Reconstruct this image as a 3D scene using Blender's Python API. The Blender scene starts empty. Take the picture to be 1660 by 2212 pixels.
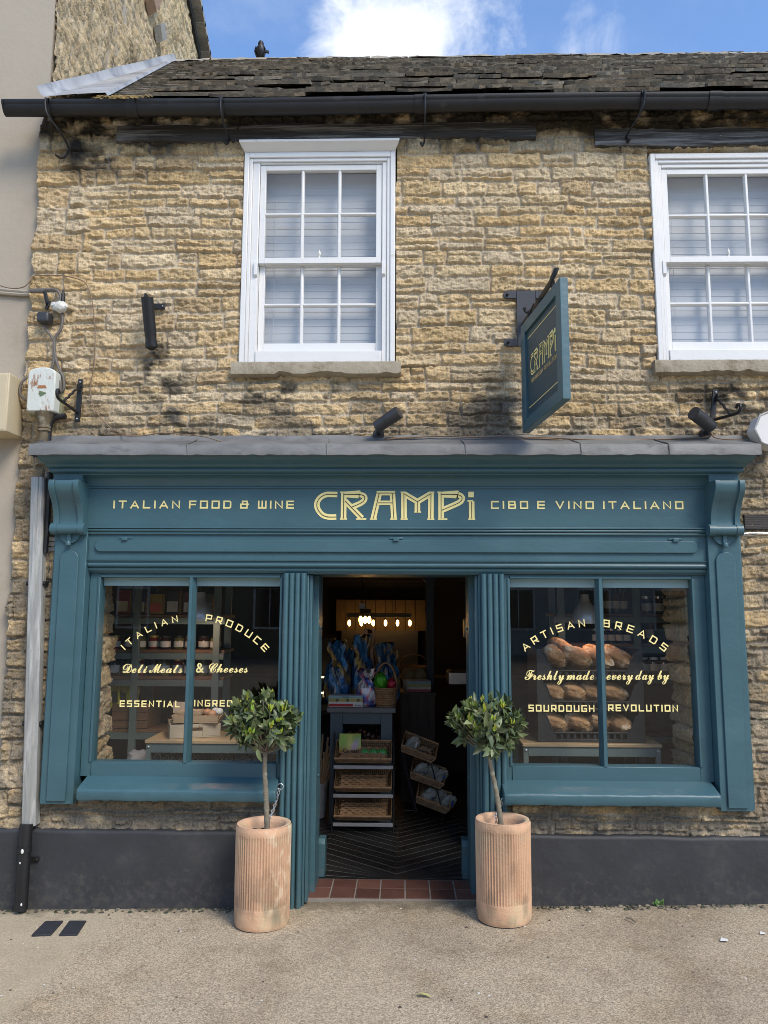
import bpy, math, random
import numpy as np
from math import radians, sin, cos, pi
from mathutils import Vector, Matrix

# ------------------------------------------------------------------ camera, sky, sun, exposure
S = bpy.context.scene
COL = S.collection
CAM_D, CAM_H = 4.349, 1.55
PITCH, YAW, ROLL, FPX = radians(7.35), radians(1.38), radians(0.262), 1665.0
_cp, _sp, _cy, _sy, _cr, _sr = cos(PITCH), sin(PITCH), cos(YAW), sin(YAW), cos(ROLL), sin(ROLL)
_M = np.array([[_cy, -_sy, 0], [_sy, _cy, 0], [0, 0, 1.0]]) @ np.array([[1, 0, 0], [0, _cp, -_sp], [0, _sp, _cp]])
C_R = _M[:, 0] * _cr + _M[:, 2] * _sr
C_U = _M[:, 2] * _cr - _M[:, 0] * _sr
C_F = _M[:, 1]
C_P = np.array([0, -CAM_D, CAM_H])
cam = bpy.data.cameras.new('camera'); cam_o = bpy.data.objects.new('camera', cam); COL.objects.link(cam_o)
cam.sensor_fit = 'HORIZONTAL'; cam.sensor_width = 36; cam.lens = 36 * FPX / 1660
cam.clip_start = .05; cam.clip_end = 500
cam_o.matrix_world = Matrix(((C_R[0], C_U[0], -C_F[0], C_P[0]), (C_R[1], C_U[1], -C_F[1], C_P[1]),
                             (C_R[2], C_U[2], -C_F[2], C_P[2]), (0, 0, 0, 1)))
S.camera = cam_o

def W(u, v, y=0.0):
    """where the sight line through a point of the 1660-px-wide photograph meets the vertical plane at depth y"""
    d = C_R * (u - 830) + C_F * FPX + C_U * (1106 - v)
    p = C_P + d * ((y - C_P[1]) / d[1])
    return p

SUN_EL, SUN_AZ = radians(45), radians(38)      # azimuth: towards +x from the street side (-y)
sun_dir = Vector((cos(SUN_EL) * sin(SUN_AZ), -cos(SUN_EL) * cos(SUN_AZ), sin(SUN_EL)))
sl = bpy.data.lights.new('sun', 'SUN'); sl.energy = 1.75; sl.angle = radians(22); sl.color = (1.0, .90, .76)
so = bpy.data.objects.new('sun', sl); COL.objects.link(so)
so.rotation_euler = sun_dir.to_track_quat('Z', 'Y').to_euler(); so.location = (4, -8, 12)

S.view_settings.view_transform = 'Standard'; S.view_settings.look = 'None'
S.view_settings.gamma = 1; S.view_settings.exposure = 0.84
S.cycles.use_denoising = True; S.cycles.denoising_prefilter = 'ACCURATE'
S.cycles.pixel_filter_type = 'BLACKMAN_HARRIS'; S.cycles.filter_width = .9
S.cycles.max_bounces = 8; S.cycles.transparent_max_bounces = 16
S.cycles.sample_clamp_indirect = 4

def nn(nt, t, **kw):
    n = nt.nodes.new(t)
    for k, v in kw.items():
        if k.startswith('i_'):
            key = k[2:]
            key = int(key) if key.isdigit() else key.replace('_', ' ')
            n.inputs[key].default_value = v
        else:
            setattr(n, k, v)
    return n

def world():
    w = bpy.data.worlds.new("World"); S.world = w; w.use_nodes = True
    nt = w.node_tree; nt.nodes.clear(); L = nt.links.new
    out = nn(nt, 'ShaderNodeOutputWorld'); bg = nn(nt, 'ShaderNodeBackground', i_Strength=.15)
    sky = nn(nt, 'ShaderNodeTexSky', sky_type='NISHITA', sun_disc=False, sun_elevation=SUN_EL,
             sun_rotation=pi - SUN_AZ, air_density=1.0, dust_density=.2, ozone_density=4.0)
    tc = nn(nt, 'ShaderNodeTexCoord')
    def cloud(direction, sx, sz, seed, lo, hi, sc):
        d = Vector(direction).normalized()
        sub = nn(nt, 'ShaderNodeVectorMath', operation='SUBTRACT'); sub.inputs[1].default_value = d
        L(tc.outputs['Generated'], sub.inputs[0])
        mul = nn(nt, 'ShaderNodeVectorMath', operation='MULTIPLY'); mul.inputs[1].default_value = (1 / sx, .6, 1 / sz)
        L(sub.outputs[0], mul.inputs[0])
        ln = nn(nt, 'ShaderNodeVectorMath', operation='LENGTH'); L(mul.outputs[0], ln.inputs[0])
        mp = nn(nt, 'ShaderNodeMapping'); mp.inputs['Location'].default_value = (seed, seed * 2, 0); mp.inputs['Scale'].default_value = (1, 1, 1.3)
        L(tc.outputs['Generated'], mp.inputs[0])
        no = nn(nt, 'ShaderNodeTexNoise', i_Scale=sc, i_Detail=9.0, i_Roughness=.62, i_Distortion=.35); L(mp.outputs[0], no.inputs['Vector'])
        a = nn(nt, 'ShaderNodeMath', operation='MULTIPLY_ADD', i_1=2.3, i_2=-1.15); L(no.outputs['Fac'], a.inputs[0])
        b = nn(nt, 'ShaderNodeMath', operation='SUBTRACT'); L(a.outputs[0], b.inputs[0]); L(ln.outputs['Value'], b.inputs[1])
        r = nn(nt, 'ShaderNodeMapRange', interpolation_type='SMOOTHSTEP'); r.inputs['From Min'].default_value = lo; r.inputs['From Max'].default_value = hi
        L(b.outputs[0], r.inputs['Value'])
        return r.outputs[0]
    d1 = W(850, 112, 10) - C_P; d2 = W(1240, 120, 10) - C_P; d3 = np.array([.2, -.75, .6])
    m = None
    for sock in (cloud(d1, .115, .085, 3.1, -1.15, -.15, 9), cloud(d2, .05, .05, 7.7, -.95, .75, 13), cloud(d3, .9, .5, 1.3, -1.1, .5, 2.2)):
        if m is None: m = sock
        else:
            mx = nn(nt, 'ShaderNodeMath', operation='MAXIMUM'); L(m, mx.inputs[0]); L(sock, mx.inputs[1]); m = mx.outputs[0]
    mix = nn(nt, 'ShaderNodeMix', data_type='RGBA'); mix.inputs['B'].default_value = (4.4, 4.55, 4.8, 1)
    L(m, mix.inputs['Factor']); tint = nn(nt, 'ShaderNodeMix', data_type='RGBA', blend_type='MULTIPLY'); tint.inputs['Factor'].default_value = 1; tint.inputs['B'].default_value = (.98, 1.04, 1.10, 1); L(sky.outputs[0], tint.inputs['A']); L(tint.outputs['Result'], mix.inputs['A']); L(mix.outputs['Result'], bg.inputs['Color'])
    L(bg.outputs[0], out.inputs[0])
world()

# ------------------------------------------------------------------ helpers
ORG = {}
def tag(o, label=None, cat=None, group=None, kind=None):
    if label: o['label'] = label
    if cat: o['category'] = cat
    if group: o['group'] = group
    if kind: o['kind'] = kind
    return o

def thing(name, label, cat, loc=(0, 0, 0), group=None):
    o = bpy.data.objects.new(name, None); COL.objects.link(o); o.location = loc; o.empty_display_size = .1
    ORG[o.name] = np.array(loc, float)
    return tag(o, label, cat, group)

class MB:
    def __init__(s): s.v = []; s.f = []; s.c = []; s.mi = []
    def add(s, verts, faces, col=None, mi=0):
        n = len(s.v); s.v.extend([tuple(map(float, p)) for p in verts]); s.f.extend([tuple(i + n for i in f) for f in faces])
        s.mi.extend([mi] * len(faces)); s.c.extend([col or (1, 1, 1)] * len(verts)); return s
    def box(s, x0, x1, y0, y1, z0, z1, col=None, mi=0):
        vs = [(x0, y0, z0), (x1, y0, z0), (x1, y1, z0), (x0, y1, z0), (x0, y0, z1), (x1, y0, z1), (x1, y1, z1), (x0, y1, z1)]
        return s.add(vs, [(3, 2, 1, 0), (4, 5, 6, 7), (0, 1, 5, 4), (1, 2, 6, 5), (2, 3, 7, 6), (3, 0, 4, 7)], col, mi)
    def obox(s, c, ax, ay, az, col=None, mi=0):
        c, ax, ay, az = [np.array(q, float) for q in (c, ax, ay, az)]
        vs = [c + i * ax + j * ay + k * az for k in (-1, 1) for i, j in ((-1, -1), (1, -1), (1, 1), (-1, 1))]
        return s.add(vs, [(3, 2, 1, 0), (4, 5, 6, 7), (0, 1, 5, 4), (1, 2, 6, 5), (2, 3, 7, 6), (3, 0, 4, 7)], col, mi)
    def prism(s, poly, axis, a, b, col=None, mi=0, grow=None):
        """poly of (p, q); axis x: (y,z)  y: (x,z)  z: (x,y). grow(p,q)->extra length at both ends"""
        n = len(poly); vs = []
        for e, sg in ((a, -1), (b, 1)):
            for p, q in poly:
                t = e + (sg * grow(p, q) if grow else 0)
                vs.append({'x': (t, p, q), 'y': (p, t, q), 'z': (p, q, t)}[axis])
        fs = [tuple(range(n))[::-1], tuple(range(n, 2 * n))] + [(i, (i + 1) % n, n + (i + 1) % n, n + i) for i in range(n)]
        return s.add(vs, fs, col, mi)
    def loft(s, rings, cap=True, closed=True, col=None, mi=0):
        n = len(rings[0]); vs = [p for r in rings for p in r]; fs = []
        for k in range(len(rings) - 1):
            for i in range(n if closed else n - 1):
                j = (i + 1) % n; fs.append((k * n + i, k * n + j, (k + 1) * n + j, (k + 1) * n + i))
        if cap:
            fs.append(tuple(range(n))[::-1]); fs.append(tuple(range((len(rings) - 1) * n, len(rings) * n)))
        return s.add(vs, fs, col, mi)
    def tube(s, pts, r, n=8, closed=False, col=None, mi=0, flat=None):
        P = [np.array(p, float) for p in pts]; m = len(P); rr = r if hasattr(r, '__len__') else [r] * m
        rings = []; up = None
        for i in range(m):
            t = (P[(i + 1) % m] - P[i - 1]) if closed else (P[min(i + 1, m - 1)] - P[max(i - 1, 0)])
            t = t / (np.linalg.norm(t) + 1e-12)
            if up is None:
                up = np.array([0, 0, 1.0]) if abs(t[2]) < .9 else np.array([1.0, 0, 0])
            up = up - t * (up @ t); up /= np.linalg.norm(up) + 1e-12; sd = np.cross(t, up)
            fx, fy = flat or (1, 1)
            rings.append([P[i] + rr[i] * (cos(2 * pi * k / n) * sd * fx + sin(2 * pi * k / n) * up * fy) for k in range(n)])
        if closed: rings.append(rings[0]); return s.loft(rings, cap=False, col=col, mi=mi)
        return s.loft(rings, col=col, mi=mi)
    def lathe(s, cx, cy, prof, n=24, cap=True, col=None, mi=0, mod=None):
        rings = []
        for r, z in prof:
            rings.append([(cx + (r + (mod(a, r, z) if mod else 0)) * cos(a), cy + (r + (mod(a, r, z) if mod else 0)) * sin(a), z) for a in [2 * pi * k / n for k in range(n)]])
        return s.loft(rings, cap=cap, col=col, mi=mi)
    def ball(s, c, r, n=14, m=9, col=None, mi=0, fn=None):
        rx, ry, rz = r if hasattr(r, '__len__') else (r, r, r); rings = []
        for j in range(m + 1):
            ph = -pi / 2 + pi * j / m; q = max(cos(ph), .02)
            ring = []
            for k in range(n):
                a = 2 * pi * k / n; p = np.array([q * cos(a), q * sin(a), sin(ph)])
                if fn: p = p * fn(p)
                ring.append((c[0] + rx * p[0], c[1] + ry * p[1], c[2] + rz * p[2]))
            rings.append(ring)
        return s.loft(rings, col=col, mi=mi)
    def xform(s, M, start=0):
        for i in range(start, len(s.v)): s.v[i] = tuple(M @ Vector(s.v[i]))
        return s
    def build(s, name, mat, parent=None, label=None, cat=None, group=None, kind=None, loc=None, bevel=0, flatshade=False, ang=38, seg=2):
        me = bpy.data.meshes.new(name)
        org = ORG.get(parent.name, np.zeros(3)) if parent else np.array(loc if loc is not None else (0, 0, 0), float)
        V = np.array(s.v, float) - org
        me.from_pydata(V.tolist(), [], s.f); 
        for m in (mat if isinstance(mat, (list, tuple)) else [mat]): me.materials.append(m)
        me.polygons.foreach_set('material_index', s.mi)
        if any(c != (1, 1, 1) for c in s.c):
            at = me.color_attributes.new('Col', 'FLOAT_COLOR', 'POINT')
            at.data.foreach_set('color', np.hstack([np.array(s.c, np.float32), np.ones((len(s.c), 1), np.float32)]).ravel())
        me.update(); me.validate()
        if not flatshade:
            me.shade_smooth(); me.set_sharp_from_angle(angle=radians(ang))
        o = bpy.data.objects.new(name, me); COL.objects.link(o)
        if parent: o.parent = parent
        else: o.location = tuple(org)
        ORG[o.name] = org
        if bevel:
            b = o.modifiers.new('bevel', 'BEVEL'); b.width = bevel; b.segments = seg; b.limit_method = 'ANGLE'; b.angle_limit = radians(35)
        return tag(o, label, cat, group, kind)

def copy_tree(o, parent=None):
    c = o.copy(); COL.objects.link(c)
    if parent: c.parent = parent
    ORG[c.name] = ORG.get(o.name, np.zeros(3))
    for ch in list(o.children): copy_tree(ch, c)
    return c

def place(o, loc, label=None, rz=None, scale=None):
    o.location = loc
    if label: o['label'] = label
    if rz is not None: o.rotation_euler = (0, 0, rz)
    if scale is not None: o.scale = (scale,) * 3 if not hasattr(scale, '__len__') else scale
    return o

def cr(pts, n=6, closed=False):
    """smooth curve through points"""
    P = [np.array(p, float) for p in pts]; out = []; m = len(P)
    for i in range(m if closed else m - 1):
        g = (lambda k: P[k % m]) if closed else (lambda k: P[min(max(k, 0), m - 1)])
        a, b, c, d = g(i - 1), g(i), g(i + 1), g(i + 2)
        for k in range(n):
            t = k / n
            out.append(.5 * ((2 * b) + (c - a) * t + (2 * a - 5 * b + 4 * c - d) * t * t + (3 * b - a - 3 * c + d) * t ** 3))
    if not closed: out.append(P[-1])
    return out

# ------------------------------------------------------------------ materials
def mat(name, col, rough=.5, metal=0.0, var=.15, vs=8.0, bump=0.0, bs=60.0, attr=False, stretch=(1, 1, 1), col2=None, c2=(.5, .7), c2s=5.0, emit=None, spec=.5, coat=0.0, det=5.0):
    m = bpy.data.materials.new(name); m.use_nodes = True; nt = m.node_tree; L = nt.links.new
    b = nt.nodes['Principled BSDF']; b.inputs['Roughness'].default_value = rough; b.inputs['Metallic'].default_value = metal
    b.inputs['Specular IOR Level'].default_value = spec; b.inputs['Coat Weight'].default_value = coat
    tc = nn(nt, 'ShaderNodeTexCoord'); mp = nn(nt, 'ShaderNodeMapping'); mp.inputs['Scale'].default_value = stretch
    L(tc.outputs['Object'], mp.inputs[0])
    no = nn(nt, 'ShaderNodeTexNoise', i_Scale=vs, i_Detail=det, i_Roughness=.6); L(mp.outputs[0], no.inputs['Vector'])
    mx = nn(nt, 'ShaderNodeMix', data_type='RGBA')
    mx.inputs['A'].default_value = tuple(min(1, c * (1 - var * 2)) for c in col) + (1,)
    mx.inputs['B'].default_value = tuple(min(1, c * (1 + var * 2)) for c in col) + (1,)
    L(no.outputs['Fac'], mx.inputs['Factor']); cs = mx.outputs['Result']
    if col2:
        n2 = nn(nt, 'ShaderNodeTexNoise', i_Scale=c2s, i_Detail=8.0, i_Roughness=.65); L(mp.outputs[0], n2.inputs['Vector'])
        r = nn(nt, 'ShaderNodeMapRange', interpolation_type='SMOOTHSTEP'); r.inputs['From Min'].default_value, r.inputs['From Max'].default_value = c2
        L(n2.outputs['Fac'], r.inputs['Value'])
        m2 = nn(nt, 'ShaderNodeMix', data_type='RGBA'); m2.inputs['B'].default_value = tuple(col2) + (1,)
        L(r.outputs[0], m2.inputs['Factor']); L(cs, m2.inputs['A']); cs = m2.outputs['Result']
    if attr:
        at = nn(nt, 'ShaderNodeVertexColor', layer_name='Col')
        m3 = nn(nt, 'ShaderNodeMix', data_type='RGBA', blend_type='MULTIPLY'); m3.inputs['Factor'].default_value = 1
        L(cs, m3.inputs['A']); L(at.outputs[0], m3.inputs['B']); cs = m3.outputs['Result']
    L(cs, b.inputs['Base Color'])
    if bump:
        n3 = nn(nt, 'ShaderNodeTexNoise', i_Scale=bs, i_Detail=4.0, i_Roughness=.6); L(mp.outputs[0], n3.inputs['Vector'])
        bp = nn(nt, 'ShaderNodeBump', i_Strength=bump, i_Distance=.01); L(n3.outputs['Fac'], bp.inputs['Height']); L(bp.outputs[0], b.inputs['Normal'])
    if emit:
        b.inputs['Emission Color'].default_value = tuple(emit[:3]) + (1,); b.inputs['Emission Strength'].default_value = emit[3]
    return m

def glass(name, tint=(1, 1, 1), rough=0.0, ior=1.5):
    m = bpy.data.materials.new(name); m.use_nodes = True; nt = m.node_tree; nt.nodes.clear(); L = nt.links.new
    o = nn(nt, 'ShaderNodeOutputMaterial'); t = nn(nt, 'ShaderNodeBsdfTransparent'); t.inputs[0].default_value = tuple(tint) + (1,)
    g = nn(nt, 'ShaderNodeBsdfGlossy', i_Roughness=rough); mx = nn(nt, 'ShaderNodeMixShader')
    ge = nn(nt, 'ShaderNodeNewGeometry'); dt = nn(nt, 'ShaderNodeVectorMath', operation='DOT_PRODUCT'); L(ge.outputs['Normal'], dt.inputs[0]); L(ge.outputs['Incoming'], dt.inputs[1])
    ab = nn(nt, 'ShaderNodeMath', operation='ABSOLUTE'); L(dt.outputs['Value'], ab.inputs[0]); iv = nn(nt, 'ShaderNodeMath', operation='SUBTRACT', i_0=1.0); L(ab.outputs[0], iv.inputs[1])
    pw = nn(nt, 'ShaderNodeMath', operation='POWER', i_1=5.0); L(iv.outputs[0], pw.inputs[0]); f0 = 1.5 * ((ior - 1) / (ior + 1)) ** 2      # both faces of the sheet reflect
    f = nn(nt, 'ShaderNodeMath', operation='MULTIPLY_ADD', i_1=1 - f0, i_2=f0); L(pw.outputs[0], f.inputs[0])
    L(f.outputs[0], mx.inputs[0]); L(t.outputs[0], mx.inputs[1]); L(g.outputs[0], mx.inputs[2]); L(mx.outputs[0], o.inputs[0])
    return m

def stone_mat(name, gain=1.0):
    m = bpy.data.materials.new(name); m.use_nodes = True; nt = m.node_tree; L = nt.links.new
    b = nt.nodes['Principled BSDF']; b.inputs['Roughness'].default_value = .92; b.inputs['Specular IOR Level'].default_value = .2
    at = nn(nt, 'ShaderNodeVertexColor', layer_name='Col'); tc = nn(nt, 'ShaderNodeTexCoord')
    def noise(scale, st, det=6.0, rough=.65):
        mp = nn(nt, 'ShaderNodeMapping'); mp.inputs['Scale'].default_value = st; L(tc.outputs['Object'], mp.inputs[0])
        n = nn(nt, 'ShaderNodeTexNoise', i_Scale=scale, i_Detail=det, i_Roughness=rough); L(mp.outputs[0], n.inputs['Vector']); return n.outputs['Fac']
    fine = noise(85, (1, 1, 1.3), 7.0, .74); tool = noise(24, (3.4, 3.4, .6), 3.0)
    mr = nn(nt, 'ShaderNodeMapRange'); mr.inputs['From Min'].default_value = .25; mr.inputs['From Max'].default_value = .75
    mr.inputs['To Min'].default_value = .64 * gain; mr.inputs['To Max'].default_value = 1.48 * gain; L(fine, mr.inputs['Value'])
    mr2 = nn(nt, 'ShaderNodeMapRange'); mr2.inputs['From Min'].default_value = .3; mr2.inputs['From Max'].default_value = .7
    mr2.inputs['To Min'].default_value = .80; mr2.inputs['To Max'].default_value = 1.20; L(tool, mr2.inputs['Value'])
    mu = nn(nt, 'ShaderNodeMath', operation='MULTIPLY'); L(mr.outputs[0], mu.inputs[0]); L(mr2.outputs[0], mu.inputs[1])
    vm = nn(nt, 'ShaderNodeVectorMath', operation='SCALE'); L(at.outputs[0], vm.inputs[0]); L(mu.outputs[0], vm.inputs['Scale'])
    L(vm.outputs[0], b.inputs['Base Color'])
    ad = nn(nt, 'ShaderNodeMath', operation='MULTIPLY_ADD', i_1=.9); L(tool, ad.inputs[0]); L(fine, ad.inputs[2])
    bp = nn(nt, 'ShaderNodeBump', i_Strength=.9, i_Distance=.012); L(ad.outputs[0], bp.inputs['Height']); L(bp.outputs[0], b.inputs['Normal'])
    return m

M = {}
M['stone'] = stone_mat('limestone')
M['paint'] = mat('teal_paint', (.050, .116, .140), .40, var=.10, vs=5, bump=.16, bs=30, stretch=(.5, 1, 1), col2=(.070, .148, .172), c2=(.5, .8), c2s=3)
M['paint_dark'] = mat('teal_paint_inside', (.03, .075, .095), .45, var=.08)
M['gold'] = mat('gold_lettering', (.98, .80, .34), .45, var=.05, vs=30)
M['inline'] = mat('dark_inline', (.02, .02, .015), .6, var=.05)
M['white'] = mat('white_gloss_paint', (.74, .735, .715), .35, var=.03, vs=6, bump=.12, bs=35, col2=(.50, .47, .40), c2=(.62, .80), c2s=10)
M['lead'] = mat('lead_sheet', (.175, .175, .17), .6, .1, var=.3, vs=4, bump=.2, bs=22, col2=(.10, .10, .10), c2=(.48, .72), c2s=5, stretch=(1, 1, 2))
M['lead_light'] = mat('bright_lead', (.36, .365, .37), .55, .0, var=.25, vs=3, bump=.2, bs=14, col2=(.20, .21, .23), c2=(.46, .66), c2s=5)
M['black_iron'] = mat('black_painted_iron', (.010, .010, .011), .52, var=.3, vs=9, bump=.15, bs=50, col2=(.05, .045, .04), c2=(.6, .8), c2s=7)
M['black_beam'] = mat('blackened_oak', (.045, .040, .036), .75, var=.35, vs=9, bump=1.0, bs=26, stretch=(.16, 1, 3.5), col2=(.27, .26, .245), c2=(.46, .66), c2s=8)
M['plinth'] = mat('black_masonry_paint', (.034, .036, .041), .62, var=.16, vs=5, bump=.45, bs=14, col2=(.062, .062, .062), c2=(.54, .8), c2s=5)
M['render'] = mat('beige_render', (.40, .345, .27), .9, var=.05, vs=2, bump=.25, bs=22, col2=(.30, .25, .185), c2=(.50, .8), c2s=2.2)
M['slate'] = mat('stone_slate', (1, 1, 1), .95, var=.22, vs=30, bump=.9, bs=45, attr=True, col2=(.10, .065, .04), c2=(.66, .8), c2s=3)
M['glass'] = glass('window_glass', (.97, .985, .98))
M['pane'] = glass('old_window_glass', (.97, .98, .98), ior=1.6)
M['blind'] = mat('grey_white_blind', (.46, .47, .48), .6, var=.03)
M['terracotta'] = None
M['soil'] = mat('potting_soil', (.035, .025, .018), .95, var=.4, vs=60, bump=1, bs=90, col2=(.16, .14, .11), c2=(.62, .72), c2s=40)
M['bark'] = mat('tree_bark', (.20, .17, .12), .85, var=.25, vs=40, bump=.5, bs=80, col2=(.30, .29, .22), c2=(.5, .7), c2s=25)
M['leaf'] = mat('bay_leaf', (1, 1, 1), .42, var=.12, vs=30, attr=True, spec=.5)
M['galv'] = mat('galvanised_steel', (.55, .56, .57), .35, .8, var=.12, vs=12)
M['dark_metal'] = mat('charcoal_metal', (.05, .05, .053), .45, .3, var=.1)
M['pipe'] = mat('weathered_grey_pipe', (.36, .36, .34), .5, .3, var=.22, vs=6, stretch=(6, 6, .6), bump=.15, bs=20, col2=(.56, .56, .52), c2=(.46, .64), c2s=4)
M['cable'] = mat('grey_cable', (.13, .115, .10), .6, var=.2)
M['brown_cable'] = mat('brown_cable', (.20, .13, .08), .6, var=.2)
M['cream'] = mat('cream_panel', (.56, .47, .31), .6, var=.06, vs=4)
M['oak'] = mat('pale_wood', (.42, .29, .16), .55, var=.2, vs=12, stretch=(1, 8, 8), bump=.1)
M['brown_wood'] = mat('brown_wood', (.16, .085, .045), .6, var=.3, vs=10, stretch=(1, 8, 8), bump=.15)
M['dark_wood'] = mat('dark_wood', (.05, .032, .02), .6, var=.3, vs=8, stretch=(8, 8, 1), bump=.15)
M['sage'] = mat('sage_green_paint', (.115, .15, .14), .5, var=.06)
M['slateblue'] = mat('slate_blue_paint', (.075, .105, .125), .5, var=.08)
M['black_plastic'] = mat('black_plastic', (.022, .022, .024), .42, var=.15)
M['bread'] = mat('bread_crust', (.40, .215, .095), .75, var=.5, vs=13, bump=1.0, bs=45, col2=(.78, .63, .44), c2=(.47, .63), c2s=11)
M['wicker'] = None
M['card'] = mat('kraft_card', (.36, .25, .15), .8, var=.12)
M['interior'] = mat('dark_interior_wall', (.035, .033, .032), .85, var=.2, vs=3)
M['ceil'] = mat('brown_ceiling_boards', (.10, .06, .035), .8, var=.3, vs=4, stretch=(.4, 6, 1))
M['shade'] = mat('satin_grey_shade', (.50, .51, .52), .28, .35, var=.04)
M['steel'] = mat('brushed_steel', (.55, .55, .56), .3, .9, var=.06, stretch=(1, 1, 12))
M['warm_bulb'] = mat('lit_bulb', (1, .8, .5), .3, emit=(1, .52, .14, 9))
M['strip'] = mat('lit_strip', (1, .9, .6), .3, emit=(1, .72, .36, 2.2))
M['white_plain'] = mat('white_card', (.72, .71, .68), .6, var=.03)
M['egg_white'] = mat('egg_shell', (.74, .72, .66), .5, var=.04)
M['egg_brown'] = mat('brown_egg_shell', (.50, .25, .13), .5, var=.08)
M['yellow'] = mat('yellow_packet', (.92, .74, .04), .3, var=.1, vs=20, bump=.5, bs=30)

def attrmat(name, rough=.4, **k): return mat(name, (1, 1, 1), rough, attr=True, var=k.pop('var', .06), **k)
M['goods'] = attrmat('printed_packaging', .4)
M['foil'] = mat('crumpled_foil', (1, 1, 1), .25, .4, attr=True, var=.12, vs=16, bump=1, bs=26)

def terracotta():
    m = mat('terracotta', (.66, .395, .24), .85, var=.10, vs=7, bump=.35, bs=90, col2=(.64, .47, .29), c2=(.46, .68), c2s=5)
    nt = m.node_tree; L = nt.links.new; b = nt.nodes['Principled BSDF']; src = b.inputs['Base Color'].links[0].from_socket
    at = nn(nt, 'ShaderNodeVertexColor', layer_name='Col'); mx = nn(nt, 'ShaderNodeMix', data_type='RGBA', blend_type='MULTIPLY'); mx.inputs['Factor'].default_value = 1
    L(src, mx.inputs['A']); L(at.outputs[0], mx.inputs['B']); L(mx.outputs['Result'], b.inputs['Base Color']); return m
M['terracotta'] = terracotta()

def wicker():
    m = bpy.data.materials.new('wicker_weave'); m.use_nodes = True; nt = m.node_tree; L = nt.links.new; b = nt.nodes['Principled BSDF']
    tc = nn(nt, 'ShaderNodeTexCoord'); b.inputs['Roughness'].default_value = .6
    w1 = nn(nt, 'ShaderNodeTexWave', bands_direction='X', i_Scale=22.0, i_Distortion=.6); w2 = nn(nt, 'ShaderNodeTexWave', bands_direction='Z', i_Scale=26.0, i_Distortion=1.2)
    L(tc.outputs['Object'], w1.inputs[0]); L(tc.outputs['Object'], w2.inputs[0])
    mu = nn(nt, 'ShaderNodeMath', operation='MULTIPLY'); L(w1.outputs['Fac'], mu.inputs[0]); L(w2.outputs['Fac'], mu.inputs[1])
    r = nn(nt, 'ShaderNodeMix', data_type='RGBA'); r.inputs['A'].default_value = (.10, .055, .025, 1); r.inputs['B'].default_value = (.46, .29, .15, 1)
    L(mu.outputs[0], r.inputs['Factor']); L(r.outputs['Result'], b.inputs['Base Color'])
    bp = nn(nt, 'ShaderNodeBump', i_Strength=.9, i_Distance=.006); L(mu.outputs[0], bp.inputs['Height']); L(bp.outputs[0], b.inputs['Normal']); return m
M['wicker'] = wicker()

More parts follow.
